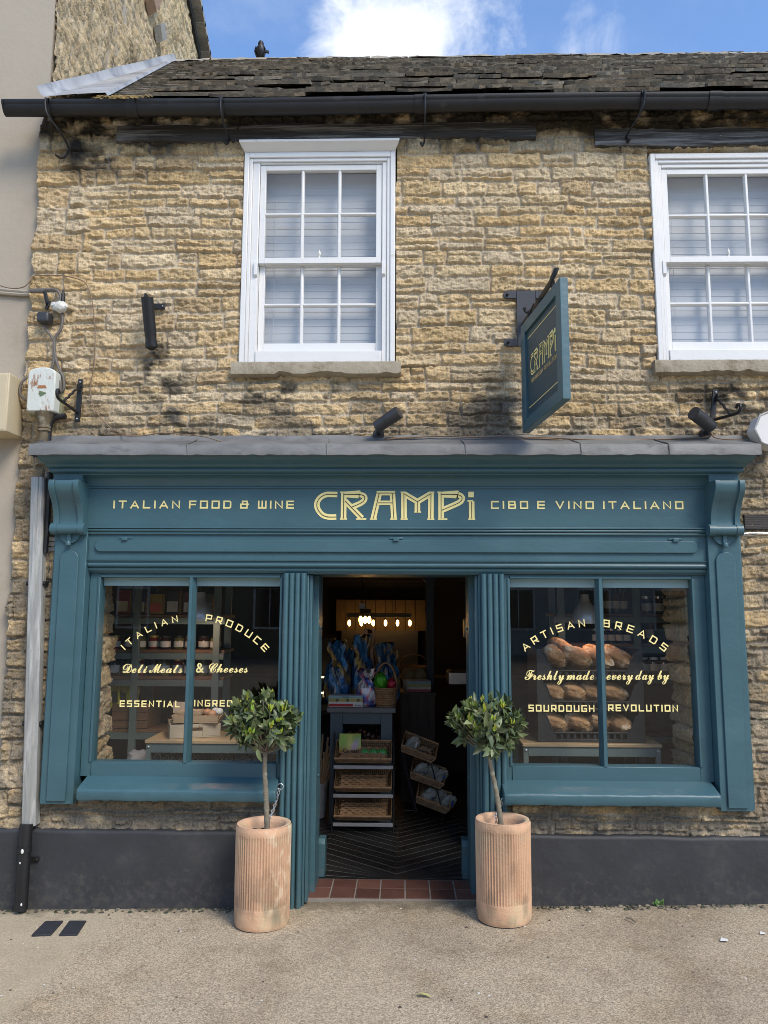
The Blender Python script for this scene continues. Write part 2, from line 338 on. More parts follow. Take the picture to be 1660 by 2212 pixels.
def ground_mat():
    m = bpy.data.materials.new('exposed_aggregate'); m.use_nodes = True; nt = m.node_tree; L = nt.links.new; b = nt.nodes['Principled BSDF']
    b.inputs['Roughness'].default_value = .9; b.inputs['Specular IOR Level'].default_value = .25
    tc = nn(nt, 'ShaderNodeTexCoord')
    def no(scale, det, rough=.6): 
        n = nn(nt, 'ShaderNodeTexNoise', i_Scale=scale, i_Detail=det, i_Roughness=rough); L(tc.outputs['Object'], n.inputs['Vector']); return n.outputs['Fac']
    vo = nn(nt, 'ShaderNodeTexVoronoi', i_Scale=210.0); L(tc.outputs['Object'], vo.inputs['Vector'])
    sep = nn(nt, 'ShaderNodeSeparateColor'); L(vo.outputs['Color'], sep.inputs[0])
    cr_ = nn(nt, 'ShaderNodeValToRGB'); e = cr_.color_ramp.elements; e[0].color = (.28, .225, .155, 1); e[1].color = (.66, .55, .395, 1); e[0].position = .05; e[1].position = .98
    q = cr_.color_ramp.elements.new(.5); q.color = (.46, .375, .265, 1)
    L(sep.outputs[0], cr_.inputs[0]); cs = cr_.outputs[0]
    def over(cs, fac, col, blend='MIX'):
        x = nn(nt, 'ShaderNodeMix', data_type='RGBA', blend_type=blend); x.inputs['B'].default_value = tuple(col) + (1,); L(fac, x.inputs['Factor']); L(cs, x.inputs['A']); return x.outputs['Result']
    def ss(v, a, c): 
        r = nn(nt, 'ShaderNodeMapRange', interpolation_type='SMOOTHSTEP'); r.inputs['From Min'].default_value = a; r.inputs['From Max'].default_value = c; L(v, r.inputs['Value']); return r.outputs[0]
    def mul(a, k):
        n = nn(nt, 'ShaderNodeMath', operation='MULTIPLY'); L(a, n.inputs[0])
        if isinstance(k, (int, float)): n.inputs[1].default_value = k
        else: L(k, n.inputs[1])
        return n.outputs[0]
    cs = over(cs, mul(ss(no(1.1, 5), .42, .68), .6), (.62, .60, .58), 'MULTIPLY')
    cs = over(cs, mul(ss(no(4.5, 6), .5, .7), .45), (.70, .68, .66), 'MULTIPLY')
    cs = over(cs, mul(ss(no(2.3, 6), .52, .72), .35), (1.25, 1.12, .92), 'MULTIPLY')
    # newer, sandier patch of surfacing on the left, wavy edge running away from the wall
    sx = nn(nt, 'ShaderNodeSeparateXYZ'); L(tc.outputs['Object'], sx.inputs[0])
    a = nn(nt, 'ShaderNodeMath', operation='MULTIPLY_ADD', i_1=-.12, i_2=1.42); L(sx.outputs[1], a.inputs[0])
    a2 = nn(nt, 'ShaderNodeMath', operation='ADD'); L(a.outputs[0], a2.inputs[0]); L(sx.outputs[0], a2.inputs[1])
    a3 = nn(nt, 'ShaderNodeMath', operation='MULTIPLY_ADD', i_1=.35); L(no(3, 5), a3.inputs[0]); L(a2.outputs[0], a3.inputs[2])
    inv = nn(nt, 'ShaderNodeMath', operation='SUBTRACT', i_0=1.0); L(ss(a3.outputs[0], .10, .24), inv.inputs[1])
    cs = over(cs, mul(inv.outputs[0], .5), (.52, .44, .30))
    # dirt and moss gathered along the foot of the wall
    wd = nn(nt, 'ShaderNodeMath', operation='MULTIPLY_ADD', i_1=2.6); L(sx.outputs[1], wd.inputs[0]); L(no(9, 6), wd.inputs[2])
    cs = over(cs, mul(ss(wd.outputs[0], .10, .55), .62), (.10, .088, .062))
    # gum spots
    cs = over(cs, mul(ss(no(7, 2), .74, .79), .8), (.07, .06, .055))
    L(cs, b.inputs['Base Color'])
    ad = nn(nt, 'ShaderNodeMath', operation='MULTIPLY_ADD', i_1=-.6); L(vo.outputs['Distance'], ad.inputs[0]); L(no(160, 3), ad.inputs[2])
    bp = nn(nt, 'ShaderNodeBump', i_Strength=.6, i_Distance=.006); L(ad.outputs[0], bp.inputs['Height']); L(bp.outputs[0], b.inputs['Normal'])
    return m
M['ground'] = ground_mat()
def road_dirt(m):
    # dried splashes of road dirt low down on the paint
    nt = m.node_tree; L = nt.links.new; b = nt.nodes['Principled BSDF']; src = b.inputs['Base Color'].links[0].from_socket
    tc = nn(nt, 'ShaderNodeTexCoord'); sx = nn(nt, 'ShaderNodeSeparateXYZ'); L(tc.outputs['Object'], sx.inputs[0])
    no = nn(nt, 'ShaderNodeTexNoise', i_Scale=26.0, i_Detail=7.0, i_Roughness=.7); L(tc.outputs['Object'], no.inputs['Vector'])
    a = nn(nt, 'ShaderNodeMath', operation='MULTIPLY_ADD', i_1=-.75); L(sx.outputs[2], a.inputs[0]); L(no.outputs['Fac'], a.inputs[2])
    r = nn(nt, 'ShaderNodeMapRange', interpolation_type='SMOOTHSTEP'); r.inputs['From Min'].default_value = .38; r.inputs['From Max'].default_value = .62; r.inputs['To Max'].default_value = .20; L(a.outputs[0], r.inputs['Value'])
    x = nn(nt, 'ShaderNodeMix', data_type='RGBA'); x.inputs['B'].default_value = (.17, .15, .12, 1); L(r.outputs[0], x.inputs['Factor']); L(src, x.inputs['A']); L(x.outputs['Result'], b.inputs['Base Color'])
road_dirt(M['paint']); road_dirt(M['plinth'])
# ------------------------------------------------------------------ stone walling as a height field
_T = {}
def vnoise(x, y, seed):
    if seed not in _T: _T[seed] = np.random.RandomState(seed).rand(256, 256)
    T = _T[seed]
    xi = np.floor(x).astype(int); yi = np.floor(y).astype(int); fx = x - xi; fy = y - yi
    fx = fx * fx * (3 - 2 * fx); fy = fy * fy * (3 - 2 * fy)
    a = T[xi & 255, yi & 255]; b = T[(xi + 1) & 255, yi & 255]; c = T[xi & 255, (yi + 1) & 255]; d = T[(xi + 1) & 255, (yi + 1) & 255]
    return (a * (1 - fx) + b * fx) * (1 - fy) + (c * (1 - fx) + d * fx) * fy
def fbm(x, y, seed, o=4):
    r = 0; amp = .5
    for k in range(o): r = r + amp * vnoise(x * 2 ** k + 17 * k, y * 2 ** k + 31 * k, seed + k); amp *= .5
    return r
def sst(a, b, x):
    t = np.clip((x - a) / (b - a), 0, 1); return t * t * (3 - 2 * t)

PAL = np.array([(.60, .465, .275), (.62, .50, .32), (.57, .43, .24), (.50, .385, .235), (.56, .47, .335), (.60, .445, .245), (.65, .545, .375), (.58, .48, .33)])
PAL = PAL * np.array((1.0, .960, .905))
PALP = np.array([.25, .19, .16, .08, .11, .11, .06, .04])
MORT = np.array((.55, .46, .33))

def rubble(X, Z, seed, hmin=.055, hmax=.112, lmin=.12, lmax=.40, amp=.0165, z0=-.2, z1=12.0):
    rs = np.random.RandomState(seed)
    zb = [z0]
    while zb[-1] < z1: zb.append(zb[-1] + (rs.uniform(hmin, hmax) if rs.rand() > .14 else rs.uniform(hmin * .55, hmin)))
    zb = np.array(zb)
    Zw = Z + (fbm(X * 1.3, Z * 1.3, seed + 5, 3) - .45) * .055 + (fbm(X * 8, Z * 8, seed + 9, 3) - .45) * .024
    Xw = X + (fbm(X * 8, Z * 9, seed + 21, 3) - .45) * .035
    row = np.searchsorted(zb, Zw) - 1
    h = np.zeros_like(X); colr = np.tile(MORT, X.shape + (1,)); d_all = np.zeros_like(X)
    x_lo, x_hi = X.min() - .5, X.max() + .5
    for k in range(int(row.min()), int(row.max()) + 1):
        m = row == k
        if not m.any(): continue
        hk = zb[k + 1] - zb[k]
        J = [x_lo - rs.uniform(0, .2)]
        while J[-1] < x_hi: J.append(J[-1] + rs.uniform(lmin, lmax) * (1.0 if hk > hmin else .8) * (1 if rs.rand() > .2 else .55))
        J = np.array(J); n = len(J)
        xs = Xw[m]; zs = Zw[m] - zb[k]; j = np.clip(np.searchsorted(J, xs) - 1, 0, n - 2)
        dl = xs - J[j]; dr = J[j + 1] - xs
        split = (rs.rand(n) < (.42 if hk > (hmin + hmax) * .48 else .0)); zm = hk * rs.uniform(.38, .62, n)
        sp = split[j]; up = sp & (zs > zm[j])
        db = np.where(up, zs - zm[j], zs); dt = np.where(sp & ~up, zm[j] - zs, hk - zs)
        idx = j + n * up.astype(int); N = 2 * n
        jx = rs.uniform(.0, .005, N)[idx]; jz = rs.uniform(.0, .004, N)[idx]
        dx = np.minimum(dl, dr) - jx; dz = np.minimum(db, dt) - jz
        r = rs.uniform(.006, .015, N)[idx]
        d = np.where((dx < r) & (dz < r), r - np.hypot(np.maximum(r - dx, 0), np.maximum(r - dz, 0)), np.minimum(dx, dz))
        d = d + (fbm(X[m] * 38, Z[m] * 50, seed + 33, 3) - .44) * .014
        face = sst(0.0, 1.0, d / (r * 1.0))
        A = rs.uniform(.30, 1.0, N)[idx] * amp; tx = rs.uniform(-.05, .05, N)[idx]; tz = rs.uniform(-.18, .10, N)[idx]
        hh = face * (A + tx * (dl - dr) * .5 + tz * (zs - hk / 2))
        base = PAL[rs.choice(len(PAL), N, p=PALP)] * rs.uniform(.88, 1.10, (N, 1))
        c = base[idx]
        h[m] = hh; d_all[m] = face
        f = face[:, None]; colr[m] = c * f + MORT * (1 - f)
    # bedding-plane breakage, tooling and pitting
    rg = 1 - np.abs(fbm(X * 16, Z * 44, seed + 41, 4) * 2 - .95)
    rg2 = 1 - np.abs(fbm(X * 9, Z * 20, seed + 46, 3) * 2 - .95)
    h += (.25 + .75 * d_all) * ((rg - .62) * .013 + (rg2 - .6) * .010 + (np.abs(fbm(X * 20, Z * 24, seed + 53, 2) - .38) - .08) * .050 + (fbm(X * 55, Z * 65, seed + 51, 3) - .44) * .014 + (vnoise(X * 170, Z * 150, seed + 57) - .5) * .0035) + (1 - d_all) * (fbm(X * 60, Z * 60, seed + 61, 3) - .5) * .006
    # open joints: missing mortar here and there
    gap = sst(.62, .74, fbm(X * 5, Z * 9, seed + 71, 3)) * (1 - d_all)
    h -= gap * .016
    tone = .84 + .36 * fbm(X * 22, Z * 40, seed + 81, 4)
    big = .86 + .28 * fbm(X * 1.1, Z * 1.1, seed + 91, 3)
    colr = colr * (tone * big)[..., None]
    return h, colr, d_all

def grid_object(name, P, colr, keep, mt, parent, **k):
    ny, nx = P.shape[:2]
    I = np.arange(ny * nx).reshape(ny, nx)
    q = np.stack([I[:-1, :-1], I[:-1, 1:], I[1:, 1:], I[1:, :-1]], -1)[keep]
    used = np.unique(q); mp = -np.ones(ny * nx, int); mp[used] = np.arange(len(used)); q = mp[q]
    V = P.reshape(-1, 3)[used] - ORG.get(parent.name, np.zeros(3)) if parent else P.reshape(-1, 3)[used]
    me = bpy.data.meshes.new(name); me.vertices.add(len(V)); me.vertices.foreach_set('co', V.astype(np.float32).ravel())
    me.loops.add(q.size); me.loops.foreach_set('vertex_index', q.ravel().astype(np.int32))
    me.polygons.add(len(q)); me.polygons.foreach_set('loop_start', np.arange(0, q.size, 4, dtype=np.int32)); 
    me.update(calc_edges=True)
    at = me.color_attributes.new('Col', 'FLOAT_COLOR', 'POINT')
    cc = np.hstack([np.clip(colr.reshape(-1, 3)[used], .004, .9), np.ones((len(used), 1))]).astype(np.float32); at.data.foreach_set('color', cc.ravel())
    me.materials.append(mt); me.validate(); me.shade_smooth()
    o = bpy.data.objects.new(name, me); COL.objects.link(o)
    if parent: o.parent = parent
    ORG[o.name] = ORG.get(parent.name, np.zeros(3)) if parent else np.zeros(3)
    return tag(o, **k)

# ------------------------------------------------------------------ the shop building
shop = thing('shop_building', 'old two-storey golden limestone shop building with stone slate roof and black painted plinth', 'building', (0, 0, 0))
OPEN = [(-.945, -.055, 2.995, 4.345), (1.484, 2.375, 2.995, 4.268)]

def facade():
    res = .0044
    xs = np.arange(-2.275, 4.25, res); zs = np.arange(.345, 4.60, res); X, Z = np.meshgrid(xs, zs)
    h, c, f = rubble(X, Z, 11)
    # quoins of bigger stones at the corner and beside the upper windows come from a second, larger coursing
    h2, c2, f2 = rubble(X + 5, Z, 77, hmin=.10, hmax=.17, lmin=.2, lmax=.42, amp=.022)
    q = sst(.02, -.02, np.abs(X + 2.08) - .17 + (fbm(X * 3, Z * 6, 7, 2) - .4) * .2)
    h = h * (1 - q) + h2 * q; c = c * (1 - q[..., None]) + c2 * q[..., None]; f = f * (1 - q) + f2 * q
    n1 = fbm(X * 3.2, Z * 3.2, 301, 5); n2 = fbm(X * 9, Z * 12, 302, 5)
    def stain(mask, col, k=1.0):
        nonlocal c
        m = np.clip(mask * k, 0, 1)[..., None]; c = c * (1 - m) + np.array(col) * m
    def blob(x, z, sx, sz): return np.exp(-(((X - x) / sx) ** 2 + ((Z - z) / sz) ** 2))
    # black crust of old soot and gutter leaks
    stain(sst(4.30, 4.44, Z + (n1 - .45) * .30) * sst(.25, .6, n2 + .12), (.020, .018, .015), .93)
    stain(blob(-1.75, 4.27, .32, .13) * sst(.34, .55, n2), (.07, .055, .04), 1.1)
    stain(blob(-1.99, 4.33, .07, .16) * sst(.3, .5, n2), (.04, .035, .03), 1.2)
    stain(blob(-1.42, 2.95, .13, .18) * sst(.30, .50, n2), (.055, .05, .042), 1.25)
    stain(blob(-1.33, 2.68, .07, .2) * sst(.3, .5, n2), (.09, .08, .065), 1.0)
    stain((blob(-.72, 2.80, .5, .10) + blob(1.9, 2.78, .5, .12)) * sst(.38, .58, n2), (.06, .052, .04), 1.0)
    stain(blob(.55, 2.72, .34, .22) * sst(.34, .56, n2), (.115, .10, .08), .9)  # left of the hanging sign: soot and the sign's shade painted together
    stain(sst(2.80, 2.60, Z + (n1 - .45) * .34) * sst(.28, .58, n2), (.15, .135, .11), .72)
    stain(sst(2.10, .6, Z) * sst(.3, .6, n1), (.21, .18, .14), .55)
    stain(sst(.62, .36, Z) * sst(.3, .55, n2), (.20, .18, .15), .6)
    # pale lichen flecks low on the upper wall
    fl = sst(.70, .76, fbm(X * 34, Z * 34, 333, 2)) * sst(2.82, 2.6, Z) * sst(2.5, 2.55, Z)
    stain(fl, (.60, .59, .55), .7)
    y = -h
    # corner at the left: the face turns back unevenly along each quoin
    edge = -2.225 + (fbm(Z * 9, Z * 0 + 3, 404, 2) - .4) * .05 + .012 * (f - .5)
    y = np.where(X < edge, .10, y)
    # reveals of the upper windows
    for x0, x1, z0, z1 in OPEN:
        wob = (fbm(X * 7, Z * 7, 500, 2) - .4) * .03
        inside = (X > x0 - .012 + wob) & (X < x1 + .012 + wob) & (Z > z0 - .02) & (Z < z1 + .03)
        y = np.where(inside, .30, y)
    P = np.stack([X, y, Z], -1)
    xc = (X[:-1, :-1] + X[1:, 1:]) / 2; zc = (Z[:-1, :-1] + Z[1:, 1:]) / 2
    keep = ~((xc > -1.90) & (xc < 1.80) & (zc > .585) & (zc < 2.44)) & ~((xc > -.64) & (xc < .54) & (zc < 1.0))
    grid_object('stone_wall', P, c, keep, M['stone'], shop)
facade()

def beams():
    for x0, x1, z0, z1, lab in ((-1.745, .80, 4.375, 4.485, 'longer blackened beam'), (1.152, 3.0, 4.312, 4.432, 'greyer beam over the right window')):
        rs = np.random.RandomState(int(z0 * 100)); n = 60; rings = []
        for i in range(n + 1):
            x = x0 + (x1 - x0) * i / n; w1, w2 = rs.uniform(-.005, .005, 2) + .006 * sin(i * .3)
            zt, zl = z1 + w1, z0 + w2
            rings.append([(x, -.030 + rs.uniform(-.003, .003), zl + .006), (x, -.034 + rs.uniform(-.003, .003), (zl + zt) / 2), (x, -.028, zt - .006), (x, .05, zt), (x, .05, zl), (x, -.018, zl)])
        mb = MB(); mb.loft(rings); mb.build('lintel_beam', M['black_beam'], shop, label=lab, ang=50)
beams()

def plinth():
    for x0, x1 in ((-2.32, -.672), (.572, 4.3)):
        nx, nz = int((x1 - x0) / .02) + 1, 24
        xs = np.linspace(x0, x1, nx); t = np.linspace(0, 1, nz); X, T = np.meshgrid(xs, t)
        top = .373 + .006 * (fbm(X * 6, X * 0, 55, 3) - .45) * 2
        Z = np.where(T < .85, -.12 + (top + .112) * (T / .85), top - .008 + .008 * np.minimum((T - .85) / .05, 1))
        Y = np.where(T < .85, -.046, -.046 + .075 * np.maximum(T - .88, 0) / .12) + (fbm(X * 2.5, Z * 4, 60, 4) - .45) * .012 * (T < .9)
        Y = np.where(T < .06, Y - .004, Y)
        P = np.stack([X, Y, Z], -1); c = np.ones(P.shape)
        o = grid_object('plinth', P, c, np.ones((nz - 1, nx - 1), bool), M['plinth'], shop)
plinth()

def roof():
    rs = random.Random(5); mb = MB(); y0, z0, y1, z1 = -.155, 4.555, 2.31, 6.70
    Ls = math.hypot(y1 - y0, z1 - z0); ty, tz = (y1 - y0) / Ls, (z1 - z0) / Ls; ny, nz = -tz, ty
    def apron(s): return -1.80 - .40 * min(1, s / (Ls * .97))
    s = 0.0; gauge = .155; row = 0
    while s < Ls - .06:
        g = gauge * (1 - .55 * s / Ls); x = apron(s) - .06 - rs.uniform(0, .04)
        while x < 4.4:
            w = rs.uniform(.14, .42) * (1 - .3 * s / Ls); th = rs.uniform(.014, .026); first = x < apron(s) + .2; lift = (.014 + .050 * max(0, float(vnoise(np.array([x * 2.2]), np.array([row * 1.7 + .3]), 811)[0]) - .28)) * (1 - .5 * s / Ls)
            a = s + rs.uniform(-.022, .022); b = s + g * 1.7; lift, th = (.005, .022) if first else (lift, th); tl = rs.uniform(-.012, .012)
            q = rs.choice([(.27, .22, .16), (.31, .26, .19), (.23, .19, .14), (.28, .22, .15), (.19, .16, .12), (.36, .32, .25)]); k = rs.uniform(.62, .95); q = tuple(c * k for c in q)
            def p(xx, ss, nn_): return (xx, y0 + ty * ss + ny * nn_, z0 + tz * ss + nz * nn_)
            n = 5; lo = []; hi = []
            for i in range(n + 1):
                xx = x + (w - rs.uniform(.003, .010)) * i / n; e = a + rs.uniform(-.020, .020) + tl * (i / n - .5)
                if i in (0, n): e += rs.uniform(0, .02)
                lo.append((xx, e))
            vs = []
            for xx, e in lo: vs += [p(xx, e, lift), p(xx, e + .004, lift + th * rs.uniform(.8, 1.1)), p(xx, b, th * .35)]
            fs = []
            for i in range(n): fs += [(3 * i, 3 * i + 3, 3 * i + 4, 3 * i + 1), (3 * i + 1, 3 * i + 4, 3 * i + 5, 3 * i + 2)]
            fs += [(0, 1, 2), (3 * n, 3 * n + 2, 3 * n + 1)]
            mb.add(vs, fs, q); x += w
        s += g; row += 1
    # underlay and rear slope, near-black to paint shade into the gaps between slates
    mb.add([(-2.2, y0 + .02, z0 - .02), (4.4, y0 + .02, z0 - .02), (4.4, y1, z1 - .03), (-2.2, y1, z1 - .03), (4.4, 5, 4.6), (-2.2, 5, 4.6)], [(0, 1, 2, 3), (3, 2, 4, 5)], (.03, .028, .025))
    r = mb.build('roof', M['slate'], shop, flatshade=True)
    rd = MB(); x = -2.19
    while x < 4.4:                                       # ridge stones with mortar bedding
        w = rs.uniform(.35, .55); q = rs.choice([(.42, .38, .30), (.36, .33, .27), (.30, .27, .22), (.46, .43, .36)]); dz = rs.uniform(-.012, .012)
        prof = [(y1 - .12, z1 - .06), (y1 - .06, z1 + .0), (y1, z1 + .035 + dz), (y1 + .07, z1), (y1 + .12, z1 - .08)]
        rings = []
        for i in range(7):
            xx = x + (w - .01) * i / 6; rings.append([(xx, yy + rs.uniform(-.008, .008), zz + rs.uniform(-.008, .008)) for yy, zz in prof])
        rd.loft(rings, closed=False, cap=False, col=q); x += w
    rd.build('ridge', M['slate'], r)
    # lead apron where the slates meet the taller gable
    ap = MB(); n = 24; rings = []
    for i in range(n + 1):
        s_ = -.035 + (Ls - .01) * i / n
        def p(xx, nn_): return (xx, y0 + ty * s_ + ny * nn_, z0 + tz * s_ + nz * nn_)
        x1 = apron(max(s_, 0)) + .06; wv = .004 * sin(i * .7)
        e = -2.150
        u1 = p(e, .085 + wv * .5); rings.append([u1, p(e + .012, .045), p(e + .03, .030), p((e + x1) / 2, .042 + wv), p(x1 - .01, .048), p(x1, .030)])
    ap.loft(rings, closed=False, cap=False)
    ap.build('lead_apron', M['lead_light'], shop)
roof()

# ------------------------------------------------------------------ sash windows
def sash_window(x0, x1, z0, z1, hood, sx0, sx1, sz0, sz1, zm):
    fr = MB(); yF = -.028
    def rect_frame(mb, a0, a1, b0, b1, wl, wt, wb, y0, y1):
        mb.box(a0, a0 + wl, y0, y1, b0, b1); mb.box(a1 - wl, a1, y0, y1, b0, b1)
        if wt: mb.box(a0 + wl, a1 - wl, y0 + .0006, y1, b1 - wt, b1)
        if wb: mb.box(a0 + wl, a1 - wl, y0 + .0006, y1, b0, b0 + wb)
    zt = z1 - (.050 if hood else 0)
    rect_frame(fr, x0, x1, z0, zt, .030, .034, 0, yF, .10)
    rect_frame(fr, x0 + .030, x1 - .030, z0, zt - .034, .020, .022, 0, yF + .010, .10)
    rect_frame(fr, x0 + .050, sx1 + .004 + 0 * x1, z0, sz1 + .004, sx0 - .004 - x0 - .050, 0, 0, yF + .022, .10) if False else None
    fr.box(x0 + .050, sx0 - .002, yF + .020, .10, z0, zt - .056); fr.box(sx1 + .002, x1 - .050, yF + .020, .10, z0, zt - .056)
    fr.box(sx0 - .002, sx1 + .002, yF + .0206, .10, sz1 + .002, zt - .056)
    fr.box(sx0 - .002, sx1 + .002, yF + .012, .10, z0, sz0 - .003)      # timber sill piece
    win = fr.build('sash_window', M['white'], shop, bevel=.004)
    if hood:
        hd = MB(); hd.prism([(.0, zt), (yF - .004, zt + .001), (yF - .012, zt + .010), (yF - .030, zt + .020), (yF - .046, zt + .034), (yF - .050, zt + .036), (yF - .050, zt + .050), (.0, zt + .058)], 'x', x0 - .002, x1 + .002, grow=lambda p, q: max(0, (-.034 - p)) * .5)
        hd.build('hood', M['white'], win, ang=60)
    def sash(name, b0, b1, y, rail_b, rail_t):
        mb = MB(); st = .034
        mb.box(sx0, sx0 + st, y, y + .035, b0, b1); mb.box(sx1 - st, sx1, y, y + .035, b0, b1)
        mb.box(sx0 + st, sx1 - st, y + .0006, y + .0344, b0, b0 + rail_b); mb.box(sx0 + st, sx1 - st, y + .0006, y + .0344, b1 - rail_t, b1)
        gx0, gx1, gz0, gz1 = sx0 + st, sx1 - st, b0 + rail_b, b1 - rail_t
        for k in (1, 2):
            xm = gx0 + (gx1 - gx0) * k / 3; mb.prism([(xm - .011, y + .03), (xm - .011, y + .012), (xm - .005, y + .003), (xm + .005, y + .003), (xm + .011, y + .012), (xm + .011, y + .03)], 'z', gz0, gz1)
        zc = (gz0 + gz1) / 2; mb.prism([(y + .03, zc - .010), (y + .013, zc - .010), (y + .0045, zc - .004), (y + .0045, zc + .004), (y + .013, zc + .010), (y + .03, zc + .010)], 'x', gx0, gx1)
        mb.build(name, M['white'], win, bevel=.002)
        rs = random.Random(int(b0 * 100)); pm = MB()
        for i in range(3):
            for j in range(2):
                a0 = gx0 + (gx1 - gx0) * i / 3; a1 = gx0 + (gx1 - gx0) * (i + 1) / 3; c0 = gz0 if j == 0 else zc; c1 = zc if j == 0 else gz1
                t1, t2 = rs.uniform(-.0015, .0015), rs.uniform(-.0015, .0015)
                pm.add([(a0, y + .022 + t1, c0), (a1, y + .022 - t1, c0), (a1, y + .022 - t1 + t2, c1), (a0, y + .022 + t1 + t2, c1)], [(0, 1, 2, 3)])
        pm.build('glass_panes', M['pane'], win, flatshade=True)
    sash('upper_sash', zm - .020, sz1, yF + .030, .036, .034)
    sash('lower_sash', sz0, zm + .010, yF + .068, .062, .030)
    for xx in (sx0 - .012, sx1 + .012):
        hn = MB(); hn.prism([(yF + .004, zm - .10), (yF + .022, zm - .115), (yF + .022, zm - .02), (yF + .004, zm - .02)], 'x', xx - .011, xx + .011)
        hn.build('sash_horn', M['white'], win, bevel=.003)
    fn = MB(); cx, cy = (sx0 + sx1) / 2 - .005, yF + .045
    fn.lathe(cx, cy, [(.010, zm + .012), (.010, zm + .020), (.005, zm + .024), (.005, zm + .034), (.009, zm + .040), (.009, zm + .050), (.004, zm + .060), (.001, zm + .070)], 10)
    fn.build('sash_fastener', M['egg_white'], win)
    bl = MB(); z = sz0 + .04; rs = random.Random(3); bx0, bx1 = sx0 + .01, sx1 - .01; yb = .120
    prof = []
    while z < sz1 + .03:
        t = .0010 + rs.uniform(-.0003, .0003); prof += [(yb - t, z - .0222), (yb + t, z + .0223)]; z += .0445
    n_ = len(prof); bl.add([(x, p, q) for x in (bx0, bx1) for p, q in prof], [(i, n_ + i, n_ + i + 1, i + 1) for i in range(n_ - 1)])
    bl.tube([(bx0 + .07, yb - .02, sz0 + .05), (bx0 + .075, yb - .02, sz1 - .02)], .0014, 5)
    bl.build('venetian_blind', M['blind'], win)
    # stone sill with a broken lower edge
    rs = np.random.RandomState(int(x0 * 50) + 200); n = 46; rings = []
    for i in range(n + 1):
        x = x0 - .035 + (x1 - x0 + .07) * i / n; t = i / n
        brk = max(0, fbm(np.array([t * 13.0]), np.array([x0 + 3.0]), 900, 3)[0] - .42) * .06 * (1 if t > .28 or not hood else 0)
        j = rs.uniform(-.002, .002, 4)
        rings.append([(x, .05, z0 - .004), (x, -.062 + j[0], z0 - .008), (x, -.070 + j[1], z0 - .016), (x, -.070 + j[2] + brk * .15, z0 - .082 + brk), (x, -.052 + brk * .5, z0 - .090 + brk), (x, .0, z0 - .090)])
    sb = MB(); sb.loft(rings, col=(.42, .365, .27)); sb.build('window_sill', M['sillstone'], shop, ang=50)
M['sillstone'] = mat('weathered_sill_stone', (1, 1, 1), .9, attr=True, var=.22, vs=25, bump=.6, bs=60, col2=(.45, .42, .36), c2=(.52, .7), c2s=6)
sash_window(-.957, -.045, 2.986, 4.350, True, -.862, -.126, 3.062, 4.232, 3.626)
sash_window(1.473, 2.385, 2.990, 4.268, False, 1.545, 2.315, 3.062, 4.185, 3.618)

# ------------------------------------------------------------------ ground, neighbour, street behind the camera
def ground():
    gx = np.concatenate([[-60, -30, -12], np.linspace(-5, 6, 56), [12, 30, 60]]); gy = np.concatenate([[-60, -30, -12], np.linspace(-5, .045, 30)])
    X, Y = np.meshgrid(gx, gy); Z = .02 * np.clip(X, -6, 6) + (fbm(X * 1.5 + 50, Y * 1.5 + 50, 70, 2) - .375) * .012 * (np.abs(X) < 5)
    P = np.stack([X, Y, Z], -1); mb = MB(); nx = len(gx)
    mb.add(P.reshape(-1, 3), [(j * nx + i, j * nx + i + 1, (j + 1) * nx + i + 1, (j + 1) * nx + i) for j in range(len(gy) - 1) for i in range(nx - 1)])
    mb.build('pavement', M['ground'], None, kind='structure')
ground()
def gz(x): return .02 * x

